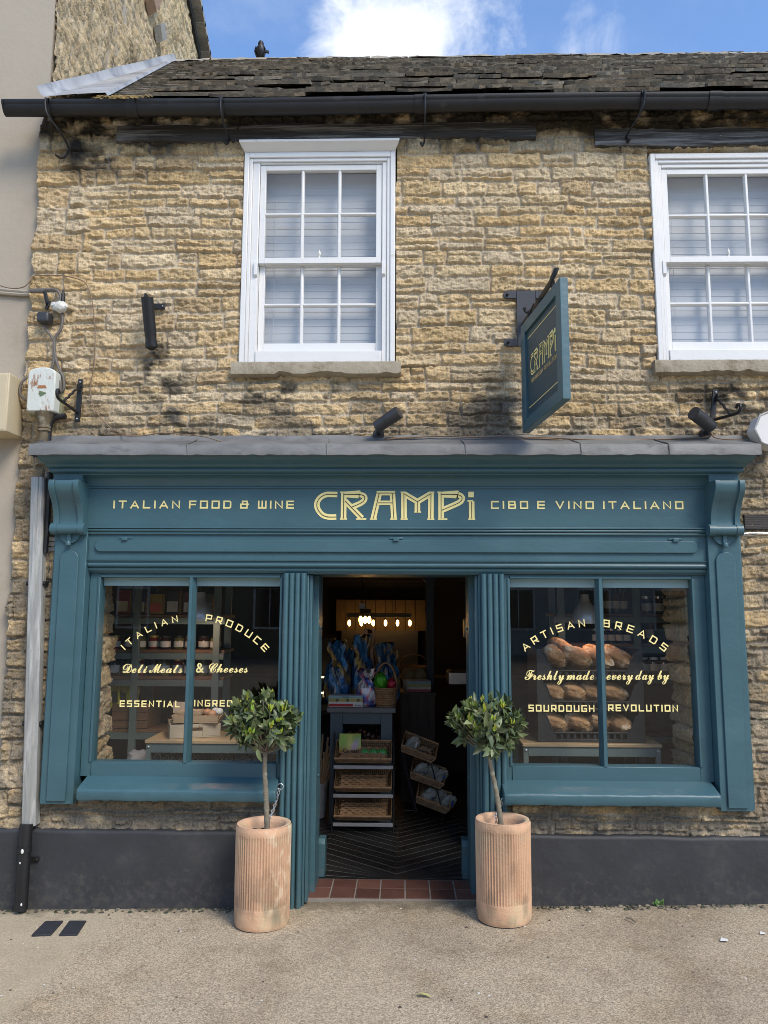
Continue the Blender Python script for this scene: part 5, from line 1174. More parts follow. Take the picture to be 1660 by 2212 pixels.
def bay(trunk_px, y, crown, label, seed, potz):
    rs = np.random.RandomState(seed); pts = [W(u, v, y) for u, v in trunk_px]; pts[0][2] = potz - .075
    t = thing('bay_tree', label, 'bay tree', tuple(pts[0]), group='standard bay trees by the door')
    mb = MB(); path = cr(pts, 8); m = len(path)
    mb.tube(path, [.0155 - .005 * k / m + .0012 * sin(k * 1.9 + seed) + (.004 if k < 2 else 0) for k in range(m)], 10); tr = mb.build('trunk', M['bark'], t)
    c, rad = crown; c = np.array(c); top = np.array(path[-1]); br = MB(); lv = MB(); tips = []
    for k in range(105):
        ph = rs.uniform(0, 2 * pi); ct = rs.uniform(-.80, 1); st_ = math.sqrt(1 - ct * ct); q = rs.uniform(.50, 1.0) ** .55 * (1.04 if rs.rand() > .3 else .86)
        bump = 1 + .20 * sin(ph * 3 + seed) * st_ + .12 * sin(ct * 7 + seed)
        d = np.array((st_ * cos(ph), st_ * sin(ph), ct)); tip = c + d * np.array(rad) * q * bump; tips.append((tip, d, q))
        mid = top + (tip - top) * .5 + np.array((0, 0, -.01)); br.tube([top + rs.uniform(-.004, .004, 3), mid, tip], [.005, .003, .0018], 5)
    br.build('twigs', M['bark'], tr)
    greens = [(.095, .13, .048), (.12, .16, .06), (.065, .092, .038), (.15, .185, .08), (.11, .145, .066), (.19, .22, .105)]
    for tip, d, q in tips:
        n = rs.randint(6, 10); g0 = greens[rs.randint(len(greens))]
        for j in range(n):
            ax = d * rs.uniform(.2, 1.0) + rs.normal(0, .62, 3); ax[2] += .12 - .3 * (j / n); ax /= np.linalg.norm(ax)
            base = tip - d * (.010 + .055 * j / n) * rs.uniform(.5, 1.1); k = rs.uniform(.85, 1.45); g = greens[rs.randint(len(greens))] if rs.rand() < .4 else g0
            leaf(lv, base, ax, d + rs.normal(0, .35, 3), rs.uniform(.055, .088), rs.uniform(.021, .031), tuple(e * k for e in g))
        if q > .62 and rs.rand() < .62 and d[2] > -.35:
            for j in range(6):                               # fresh upright shoots
                ax = np.array((0, 0, 1.0)) * .9 + d * .35 + rs.normal(0, .22, 3); leaf(lv, tip + d * .006 + rs.normal(0, .004, 3), ax, d, rs.uniform(.026, .045), .012, (.34 * rs.uniform(.7, 1.3), .42 * rs.uniform(.8, 1.2), .045))
    lv.build('crown', M['leaf'], t, ang=80)

zl = pot(-.708, -.235, 'ribbed terracotta pot with white bloom, left of the doorway', 3, radians(-25))
zr = pot(.517, -.200, 'ribbed cleaner terracotta pot, right of the doorway', 8, radians(60))
bay([(577, 1816), (577, 1770), (574, 1700), (572, 1660), (574, 1625)], -.235, (W(567, 1566, -.235), (.178, .17, .138)), 'straight stemmed bay tree with a loose wide crown, in the left pot', 12, zl)
bay([(1083, 1815), (1082, 1775), (1074, 1718), (1064, 1670), (1055, 1625)], -.200, (W(1054, 1568, -.20), (.176, .17, .138)), 'bent stemmed bay tree with a rounder crown, in the right pot', 25, zr)

def chains():
    for pts, lab in (([(-.705 + .0, -.245, zl - .055), (-.69, -.22, zl + .0), (-.672, -.16, zl + .05), (-.655, -.06, zl + .14)], 'thin silver chain from the left pot up to a hook on the timber'),
                     ([(.487, -.19, zr - .055), (.489, -.17, zr + .01), (.512, -.12, zr + .03), (.545, -.062, zr + .055)], 'thin silver chain from the right pot to a hook behind the stem')):
        P = cr(pts, 40); d = 0; last = np.array(P[0]); mb = MB(); k = 0
        for i in range(1, len(P)):
            d += np.linalg.norm(P[i] - P[i - 1])
            if d > .0165:
                d = 0; c = (P[i] + last) / 2; t = (P[i] - last); t /= np.linalg.norm(t); s = np.cross(t, (0, 1.0, .3) if k % 2 else (1.0, 0, .2)); s /= np.linalg.norm(s)
                mb.tube([c + .0115 * cos(a) * t + .0062 * sin(a) * s for a in [q * pi / 5 for q in range(10)]], .0021, 5, closed=True); last = np.array(P[i]); k += 1
        e = np.array(P[-1]); mb.tube([e + .016 * np.array((cos(a), .1, sin(a))) for a in [q * .6283 for q in range(10)]], .0028, 6, closed=True)
        mb.build('chain', M['galv'], None, lab, 'chain', group='chains securing the pots', loc=P[0])
chains()

# ------------------------------------------------------------------ bird and small things on the ground
def bird():
    c = W(563, 117, 2.31); base = W(563, 131, 2.31); t = thing('bird', 'black jackdaw-like bird perched on the roof ridge, seen from behind', 'bird', tuple(base))
    F_ = mat('black_feathers', (.012, .012, .014), .5, var=.3); G_ = mat('grey_nape', (.05, .052, .058), .6, var=.2)
    rings = []; prof = [(-.085, .004, .012), (-.075, .030, .022), (-.045, .052, .046), (.0, .066, .058), (.035, .058, .054), (.062, .040, .042), (.078, .034, .038), (.098, .036, .040), (.116, .026, .030), (.124, .006, .008)]
    for h, a, b in prof: rings.append([(c[0] + .012 * (h * 6) + a * cos(q), c[1] + b * sin(q) - h * .25, c[2] + h) for q in [2 * pi * k / 14 for k in range(14)]])
    mb = MB(); mb.loft(rings)
    hc = (c[0] + .004, c[1] + .0, c[2] + .098); mb.tube([(hc[0] - .02, hc[1] + .02, hc[2]), (hc[0] - .045, hc[1] + .035, hc[2] - .006), (hc[0] - .062, hc[1] + .04, hc[2] - .012)], [.012, .007, .001], 7)
    mb.build('body', F_, t)
    mb = MB()
    for s in (-1, 1): mb.loft([[(c[0] + s * (.050 + .016 * sin(k * .9)) + .018 * cos(q) * s * .4, c[1] - .035 + .05 * k / 5 * .4 + .012 * sin(q), c[2] + .05 - k * .030) for q in [i * pi / 3 for i in range(6)]] for k in range(5)])
    mb.build('wing', F_, t)
    mb = MB(); mb.obox((c[0] + .075, c[1] - .02, c[2] - .005), (.032, 0, -.010), (0, .012, 0), (.004, 0, .014)); mb.build('tail', F_, t, bevel=.004)
    mb = MB()
    for s in (-1, 1):
        mb.tube([(c[0] + s * .020, c[1], c[2] - .07), (c[0] + s * .022, c[1], base[2] - .02)], .006, 6)
        for q in (-.5, 0, .5): mb.tube([(c[0] + s * .022, c[1], base[2] - .014), (c[0] + s * .022 + .02 * sin(q), c[1] - .025, base[2] - .020)], .004, 5)
    mb.build('leg', F_, t)
    mb = MB(); mb.ball((hc[0] + .004, hc[1] - .010, hc[2] - .005), (.033, .032, .024), 10, 8); mb.build('nape', G_, t); t.scale = (.78, .78, .78); t.location.z += .035
bird()

def Gp(u, v, z=0.0):
    d = C_R * (u - 830) + C_F * FPX + C_U * (1106 - v); return C_P + d * ((z - C_P[2]) / d[2])
def litter():
    M['drain'] = mat('black_drain_cover', (.028, .030, .036), .7, var=.25, vs=14, bump=.4, bs=60)
    for q, lab in ((((68, 2020), (110, 2019), (137, 1989), (98, 1990)), 'left one of two dark slab drain covers set in the pavement by the downpipe'), (((127, 2020), (167, 2020), (187, 1989), (150, 1989)), 'right one of two dark slab drain covers set in the pavement by the downpipe')):
        c = Gp(q[0][0], q[0][1], gz(-1.65)); pts = [Gp(u, v, gz(-1.65) + .006) for u, v in q]; mb = MB(); z = gz(-1.65)
        mb.prism([(p[0], p[1]) for p in pts], 'z', z - .05, z + .007); mb.build('drain_cover', M['drain'], None, lab, 'drain cover', group='dark drain covers', loc=(pts[0][0], pts[0][1], z), bevel=.002)
    p = Gp(1425, 1957, gz(1.37)); mb = MB(); rs = np.random.RandomState(2)
    for k in range(16):
        a = rs.uniform(0, 6.28); d = np.array((cos(a), sin(a) * .5 - .3, rs.uniform(.5, 1.6))); leaf(mb, p + rs.normal(0, .006, 3) * (1, .4, 0), d, np.array((0, -1, .4)), rs.uniform(.022, .045), .016, (.10, .20, .045))
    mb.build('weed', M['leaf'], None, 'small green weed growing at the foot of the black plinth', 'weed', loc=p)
    p = Gp(915, 2150, .012); mb = MB(); leaf(mb, p + (-.035, .012, 0), np.array((1, -.35, .06)), np.array((0, .2, 1.0)), .075, .026, (.62, .60, .24)); mb.build('fallen_leaf', M['leaf'], None, 'pale yellow fallen leaf on the pavement in front of the doorway', 'leaf', loc=p)
    for u, v, s, lab in ((1565, 2032, .022, 'scrap of white paper on the pavement at the right, lower of two'), (1648, 2018, .016, 'scrap of white paper near the right edge of the pavement')):
        p = Gp(u, v, gz(1.5) + .006); mb = MB(); mb.add([p + (-s, -s * .5, .002), p + (s * .6, -s * .7, .004), p + (s, s * .3, .003), p + (-s * .3, s * .7, .008)], [(0, 1, 2, 3)]); mb.build('paper_scrap', M['white_plain'], None, lab, 'litter', loc=p)
    p = Gp(1575, 1990, .02)
    a, b = Gp(1354, 1982, gz(1.2) + .01), Gp(1374, 1992, gz(1.2) + .01); mb = MB(); mb.tube([a, (a + b) / 2 + (0, 0, .004), b], .004, 5); mb.build('twig', M['bark'], None, 'short dark twig lying on the pavement right of the right pot', 'twig', loc=a)
    p = Gp(86, 2287 - 70, gz(-1.5) + .002)
    rs = random.Random(12); mb = MB()
    for k in range(150):
        x, y = rs.uniform(-2.2, 2.4), -rs.betavariate(1, 2) * 1.6 - .06; s = rs.uniform(.003, .008); mb.ball((x, y, gz(x) + s * .3), (s, s * .8, s * .5), 6, 4, col=rs.choice([(.55, .48, .38), (.20, .16, .12), (.07, .05, .04), (.6, .57, .5)]))
    mb.build('grit', M['goods'], None, 'loose grit and crumbs scattered over the pavement', 'grit', kind='stuff')
    mb = MB()
    for k in range(520):
        x = rs.uniform(-2.2, 3); 
        if -.66 < x < .57: continue
        s = rs.uniform(.004, .011); mb.ball((x, -.055 - rs.random() ** 2 * .05, gz(x) + s * .2), (s * 1.3, s, s * .8), 6, 4, col=rs.choice([(.06, .055, .04), (.10, .085, .06), (.05, .06, .03), (.25, .21, .15)]))
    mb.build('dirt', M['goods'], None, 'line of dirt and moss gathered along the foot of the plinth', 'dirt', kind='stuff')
litter()
# ------------------------------------------------------------------ goods in the windows and the shop
FZ = .012
def table(name, x0, x1, y0, y1, zt, label):
    t = thing(name, label, 'table', ((x0 + x1) / 2, (y0 + y1) / 2, FZ), group='display tables behind the shop windows')
    mb = MB(); mb.box(x0 - .006, x1 + .006, y0 - .008, y1 + .008, zt - .020, zt); mb.build('tabletop', M['oak'], t, bevel=.003)
    mb = MB(); mb.box(x0 + .030, x1 - .030, y0 + .001, y0 + .022, zt - .074, zt - .0205); mb.box(x0 + .030, x1 - .030, y1 - .022, y1 - .001, zt - .074, zt - .0205); mb.build('apron', M['sage'], t, bevel=.002)
    for a in (x0, x1 - .029):
        for b in (y0, y1 - .029): mb = MB(); mb.box(a, a + .029, b, b + .029, FZ, zt - .0205); mb.build('leg', M['sage'], t, bevel=.002)
    mb = MB()
    for a in (x0 + .015, x1 - .015): mb.ball((a, y0 - .001, zt - .042), (.009, .005, .009), 8, 6)
    mb.build('bolt', M['galv'], t)
a, b = W(316, 1597, .32), W(606, 1599, .32); ZT = .788
table('display_table', a[0], b[0] + .02, .32, .68, ZT, 'sage green table with pale wood top in the left window, carrying the egg tray')
a, b = W(1131, 1600, .32), W(1428, 1603, .32); XR0, XR1 = a[0], b[0]
table('display_table', a[0], b[0], .32, .74, ZT, 'sage green table with pale wood top in the right window, under the bread crates')

def egg_tray():
    c0 = W(366, 1597, .35); c0[2] = ZT + .001; f = np.array((.285, .10, 0)); f /= np.linalg.norm(f); s = np.array((-f[1], f[0], 0)); lf, ls, h = .300, .285, .080; u = np.array((0, 0, 1.0))
    t = thing('egg_tray', 'pale wooden tray with hand holes set askew on the left window table', 'tray', tuple(c0))
    def slab(mb, a0, a1, b0, b1, z0, z1): mb.add([tuple(c0 + f * a + s * b + u * z) for z in (z0, z1) for a, b in ((a0, b0), (a1, b0), (a1, b1), (a0, b1))], [(3, 2, 1, 0), (4, 5, 6, 7), (0, 1, 5, 4), (1, 2, 6, 5), (2, 3, 7, 6), (3, 0, 4, 7)])
    mb = MB(); slab(mb, 0, lf, 0, ls, 0, .008)
    for b in (0, ls - .010):                                     # sides with the hand hole left open
        slab(mb, .0, lf * .36, b, b + .010, .0081, h); slab(mb, lf * .64, lf, b, b + .010, .0081, h); slab(mb, lf * .36, lf * .64, b + .0004, b + .0096, .0081, h * .50); slab(mb, lf * .36, lf * .64, b + .0004, b + .0096, h * .74, h - .0004)
    slab(mb, .0, .010, .0101, ls - .0101, .0081, h - .0005); slab(mb, lf - .010, lf, .0101, ls - .0101, .0081, h - .0005); mb.build('tray', mat('grey_pale_wood', (.40, .33, .24), .7, var=.12, vs=10, stretch=(1, 1, 8)), t, bevel=.002)
    st = MB(); rs = random.Random(4)
    for k in range(70): q = c0 + f * rs.uniform(.03, lf - .03) + s * rs.uniform(.03, ls - .03) + u * (.055 + rs.random() * .028); d = np.array([rs.gauss(0, 1), rs.gauss(0, 1), rs.gauss(0, .25)]) * .03; st.tube([q - d, q, q + d], .003, 4)
    st.build('paper_shreds', M['card'], t)
    bx = MB(); o = c0 + f * .02 + s * .05 + u * (h + .004); g = np.array((cos(.02), sin(.02), 0)); gs = np.array((-g[1], g[0], 0))
    def slab2(mb, a0, a1, b0, b1, z0, z1, fl=0): mb.add([tuple(o + g * (a + (fl if z == z1 else 0)) + gs * b + u * z) for z in (z0, z1) for a, b in ((a0, b0), (a1, b0), (a1, b1), (a0, b1))], [(3, 2, 1, 0), (4, 5, 6, 7), (0, 1, 5, 4), (1, 2, 6, 5), (2, 3, 7, 6), (3, 0, 4, 7)])
    slab2(bx, .0, .27, .0, .16, 0, .012); slab2(bx, .0, .27, .0, .006, .0121, .046); slab2(bx, .0, .27, .154, .160, .0121, .046); slab2(bx, -.002, .004, .0061, .1539, .0121, .046, -.012); slab2(bx, .266, .272, .0061, .1539, .0121, .046, .02)
    slab2(bx, .02, .165, .02, .14, .047, .066); e = bx.build('egg_box', M['card'], None, 'brown card egg box with a torn open lid, lying in the wooden tray', 'egg box', loc=tuple(o), bevel=.002)
    lid = MB(); slab2(lid, -.03, .05, .10, .106, .047, .115); slab2(lid, .04, .155, .03, .13, .067, .070); lid.build('lid', mat('printed_card', (.45, .33, .24), .8, var=.3, vs=40), e)
    for k, (a, b, z, mt, lab) in enumerate(((.225, .04, .052, 'egg_brown', 'brown egg at the front of the open egg box'), (.235, .105, .060, 'egg_white', 'white egg behind the brown one in the egg box'), (.262, .070, .062, 'egg_white', 'white egg at the right end of the egg box'), (.188, .09, .055, 'egg_brown', 'brown egg half hidden beside the egg box lid'))):
        q = o + g * a + gs * b + u * z; m_ = MB(); m_.ball(q, (.027, .024, .022), 14, 10); m_.build('egg', M[mt], None, lab, 'egg', group='loose eggs in the left window', loc=tuple(q))
egg_tray()

def ornament_boxes():
    for (u0, u1), lab in (((326, 441), 'black box with pale scrollwork under the left window table, left of two'), ((455, 596), 'black box with pale scrollwork under the left window table, right of two')):
        a, b = W(u0, 1618, .47), W(u1, 1618, .47); zt = a[2]; mb = MB(); mb.box(a[0], b[0], .47, .66, .40, zt); t = mb.build('gift_box', M['black_plastic'], None, lab, 'gift box', group='scroll patterned boxes under the table', loc=(a[0], .47, .40), bevel=.003)
        g = MB(); wd = b[0] - a[0]
        for s in (-1, 1):
            for k, (cx, cz, r, tr) in enumerate(((.36, .055, .026, 1.6), (.20, .050, .022, -1.5), (.08, .062, .014, 1.5))):
                x = (a[0] + b[0]) / 2 + s * cx * wd; z = zt - cz; P = [(x + s * r * (1 - i / 26) * cos(i * .42 * tr / 1.5), .468, z + r * (1 - i / 26) * sin(i * .42 * tr / 1.5)) for i in range(22)]; g.tube(P, [.0042 - .0022 * i / 22 for i in range(22)], 5)
            g.tube(cr([((a[0] + b[0]) / 2 + s * wd * q, .468, zt - w_) for q, w_ in ((.02, .07), (.14, .022), (.28, .030), (.44, .020))], 5), .0028, 5)
        g.tube([(a[0] + .006, .468, zt - .008), (b[0] - .006, .468, zt - .008)], .0018, 5); g.build('scrollwork', M['oldgold'], t)
    mb = MB(); q = W(300, 1600, .60); mb.ball((q[0], .60, .52), (.10, .10, .17), 14, 10, fn=lambda p: 1 + .08 * sin(p[0] * 6 + p[2] * 5)); mb.build('paper_sack', mat('grey_sack', (.22, .22, .24), .7, var=.15, bump=.6, bs=14), None, 'grey paper sack slumped beside the left table legs', 'sack', loc=(q[0], .60, .36))
M['oldgold'] = mat('pale_scroll_print', (.48, .42, .32), .5)
ornament_boxes()

# prototypes of small stock
def jar(name, label, r, h, body, lidc, labelc, glassy=False):
    t = thing(name, label, 'jar', (0, 0, 0))
    mb = MB(); mb.lathe(0, 0, [(r * .92, 0), (r, .006), (r, h * .74), (r * .80, h * .84), (r * .76, h * .86)], 14); mb.build('body', body, t)
    mb = MB(); mb.lathe(0, 0, [(r * .84, h * .84), (r * .86, h * .86), (r * .86, h * .985), (r * .80, h)], 14); mb.build('lid', lidc, t)
    mb = MB(); mb.lathe(0, 0, [(r * 1.012, h * .16), (r * 1.012, h * .58)], 14, cap=False); mb.build('label', labelc, t)
    return t
def carton(name, label, cat, w, d, h, cols, rs):
    mb = MB(); mb.box(-w / 2, w / 2, 0, d, 0, h, cols[0]); o = mb.build(name, M['goods'], None, label, cat, bevel=.002)
    mb = MB(); mb.box(-w * .42, w * .42, -.0012, .002, h * .12, h * .55, cols[1]); mb.build('printed_panel', M['goods'], o); return o
def shelf_unit(name, label, x0, x1, ups, y0, y1, zs, zt):
    t = thing(name, label, 'shelves', ((x0 + x1) / 2, (y0 + y1) / 2, FZ))
    for x in ups: mb = MB(); mb.box(x - .022, x + .022, y0, y0 + .03, FZ, zt); mb.box(x - .022, x + .022, y1 - .03, y1, FZ, zt); mb.build('upright', M['sage'], t, bevel=.002)
    for z in zs:
        mb = MB(); mb.box(x0, x1, y0 + .031, y1 - .031, z - .02, z); s = mb.build('shelf', M['brown_wood'], t, bevel=.002)
        mb = MB(); mb.box(x0, x1, y0 + .006, y0 + .0305, z - .060, z - .0205); mb.build('rail', M['sage'], s)
    return t
dark_jam = mat('dark_preserve', (.03, .012, .012), .12); red_jam = mat('red_preserve', (.16, .02, .015), .12); olive_ = mat('green_olives', (.10, .10, .03), .15); lab_w = mat('paper_label', (.55, .53, .48), .7, var=.08); lid_k = mat('black_lid', (.02, .02, .02), .3); lid_g = mat('gold_lid', (.55, .40, .14), .3, .7); amber = mat('amber_glass', (.10, .045, .012), .08)

def left_shelves():
    y0, y1 = .72, 1.07; ux = W(290, 1450, y0)[0]; x0, x1 = ux - .18, ux + .58
    zs = [W(290, v, y0)[2] for v in (1577, 1462, 1404, 1328)]
    shelf_unit('shelf_unit', 'sage green shelving seen through the left window, stacked with jars and packets', x0, x1, (ux, ux + .53), y0, y1, zs, 1.80)
    z0, z1, z2, z3 = zs
    # wooden crate with yellow packets
    t = thing('wooden_crate', 'brown plank crate on the lowest shelf behind the left glass', 'crate', (ux - .05, y0, z0)); a, b = W(243, 1540, y0 + .05)[0], W(321, 1540, y0 + .05)[0]
    mb = MB()
    for k in range(3): mb.box(a, b, y0 + .040, y0 + .052, z0 + .004 + k * .052, z0 + .052 + k * .052)
    for x in (a, b - .012): mb.box(x, x + .012, y0 + .0525, y1 - .03, z0 + .004, z0 + .158)
    mb.box(a + .0125, b - .0125, y0 + .0525, y1 - .03, z0 + .003, z0 + .012); mb.build('planks', M['brown_wood'], t, bevel=.002)
    rs = random.Random(5)
    for k in range(4):
        x = W(252 + k * 9, 1500, y0 + .09)[0]; mb = MB(); zb = z0 + .13; h = .165 - .01 * k
        rings = []
        for i, (q, w, d) in enumerate(((0, .030, .022), (.25, .034, .026), (.75, .032, .022), (.95, .030, .006), (1, .030, .004))): rings.append([(x + w * ca * .95 - .10 * q * .25 + k * .012 * q, y0 + .10 + .03 * (k % 2) + d * sa + .05 * q, zb + h * q) for ca, sa in ((-1, -1), (0, -1.15), (1, -1), (1, 1), (0, 1.15), (-1, 1))])
        mb.loft(rings); p = mb.build('packet', M['yellow'], None, 'bright yellow packet leaning in the brown crate in the left window', 'packet', group='yellow packets in the crate', loc=(x, y0 + .1, zb), ang=60)
        mb = MB(); mb.obox((x - .004, y0 + .074 + .03 * (k % 2), zb + h * .42), (.018, 0, 0), (0, .001, 0), (-.006, .008, .035)); mb.build('print', M['inkblack'], p)
    protos = [jar('preserve_jar', 'jar', .036, .115, dark_jam, lid_k, lab_w), jar('preserve_jar', 'jar', .036, .115, red_jam, lid_g, lab_w), jar('preserve_jar', 'jar', .036, .115, olive_, lid_k, lab_w)]
    used = set(); rows = [(z1, .11, 'dark labelled jar on the shelf just above the yellow packets, left window', 'jars on the middle left shelf'), (z2, .0, 'dark squat jar on the upper middle shelf, left window', 'jars on the upper middle left shelf')]
    for ri, (z, off, lab, grp) in enumerate(rows):
        k = 0; x = ux - .17
        while x < x1 - .04:
            if abs(x - ux) > .01 or True:
                o = protos[(k * 2 + ri) % 3]
                if o.name in used: o = copy_tree(o)
                used.add(o.name); place(o, (x, y0 + .10 + .03 * (k % 2), z + .001), lab, rz=.3 * k, scale=(1, 1, .78 if ri else 1.0)); o['group'] = grp
            x += .084; k += 1
    for k in range(6):
        cols = [((.25, .03, .03), (.6, .5, .3)), ((.03, .04, .09), (.5, .45, .3)), ((.30, .20, .03), (.5, .08, .05)), ((.02, .02, .02), (.55, .5, .45)), ((.10, .015, .03), (.6, .55, .5)), ((.04, .03, .02), (.3, .25, .1))][k]
        o = carton('carton', ['red', 'navy', 'mustard', 'black', 'maroon', 'brown'][k] + ' carton on the top shelf behind the left window', 'box', .085, .06, .16 - .012 * (k % 3), cols, rs); place(o, (ux - .12 + k * .112, y0 + .06, z3 + .001))
    bt = thing('bottle', 'dark bottle', 'bottle', (0, 0, 0)); mb = MB(); mb.lathe(0, 0, [(.030, 0), (.033, .006), (.033, .12), (.028, .145), (.012, .175), (.012, .215), (.014, .22)], 14); mb.build('body', amber, bt); mb = MB(); mb.lathe(0, 0, [(.0336, .04), (.0336, .10)], 14, cap=False); mb.build('label', lab_w, bt); mb = MB(); mb.lathe(0, 0, [(.0150, .205), (.0150, .228)], 10); mb.build('cap', lid_g, bt)
    place(bt, (ux + .30, y0 + .2, z0 + .001), 'dark bottle on the lowest left shelf, behind the egg tray')
    return bt
M['inkblack'] = mat('ink_black', (.03, .025, .02), .6)
BT = left_shelves()

def right_shelves():
    y0, y1 = .86, 1.20; ux = W(1378, 1350, y0)[0]; x0, x1 = ux - .55, ux + .30; zs = [W(1378, v, y0)[2] for v in (1585, 1456, 1391, 1326)]
    shelf_unit('shelf_unit', 'sage green shelving seen through the right window behind the loaves', x0, x1, (ux - .50, ux), y0, y1, zs, 1.80)
    silver = mat('silver_lid', (.6, .6, .6), .25, .9); honey = mat('honey', (.22, .10, .02), .15)
    pr = jar('honey_jar', 'jar', .034, .120, dark_jam, silver, lab_w); first = True
    for k in range(3):
        o = pr if k == 0 else copy_tree(pr); place(o, (W(1398 + k * 26, 1300, y0 + .08)[0], y0 + .08, zs[3] + .001), 'silver lidded jar on the top shelf beside the right rubble cheek'); o['group'] = 'silver lidded jars'
    pw = jar('spread_jar', 'jar', .036, .105, mat('chocolate_spread', (.06, .02, .012), .15), M['white_plain'], lab_w)
    for k in range(4):
        o = pw if k == 0 else copy_tree(pw); place(o, (W(1390 + k * 24, 1440, y0 + .08)[0], y0 + .08, zs[1] + .001), 'white lidded dark jar on the shelf right of the top bread crate'); o['group'] = 'white lidded jars'
    for k in range(4):
        o = copy_tree(BT); place(o, (W(1298 + k * 17, 1300, y0 + .1)[0], y0 + .1 + .02 * (k % 2), zs[3] + .001), 'dark bottle on the top shelf behind the right mullion', scale=.85); o['group'] = 'dark bottles behind the right mullion'
    o = copy_tree(BT); place(o, (W(1406, 1380, y0 + .1)[0], y0 + .10, zs[2] + .001), 'lone bottle with a white label, second shelf in the right window', scale=.92)
    for k in range(5):
        o = copy_tree(pr); place(o, (W(1290 + k * 17, 1380, y0 + .1)[0], y0 + .12, zs[2] + .001), 'dark jar on the second shelf behind the right lettering', scale=.8); o['group'] = 'jars on the second right shelf'
    t = thing('wooden_crate', 'dark plank crate on the lowest shelf behind the right glass', 'crate', (ux + .1, y0, zs[0])); mb = MB(); a, b = W(1385, 1560, y0)[0], W(1460, 1560, y0)[0]
    for k in range(3): mb.box(a, b, y0 + .04, y0 + .052, zs[0] + .004 + k * .05, zs[0] + .050 + k * .05)
    mb.box(a, a + .012, y0 + .0525, y1 - .04, zs[0] + .004, zs[0] + .15); mb.box(b - .012, b, y0 + .0525, y1 - .04, zs[0] + .004, zs[0] + .15); mb.build('planks', M['dark_wood'], t)
right_shelves()

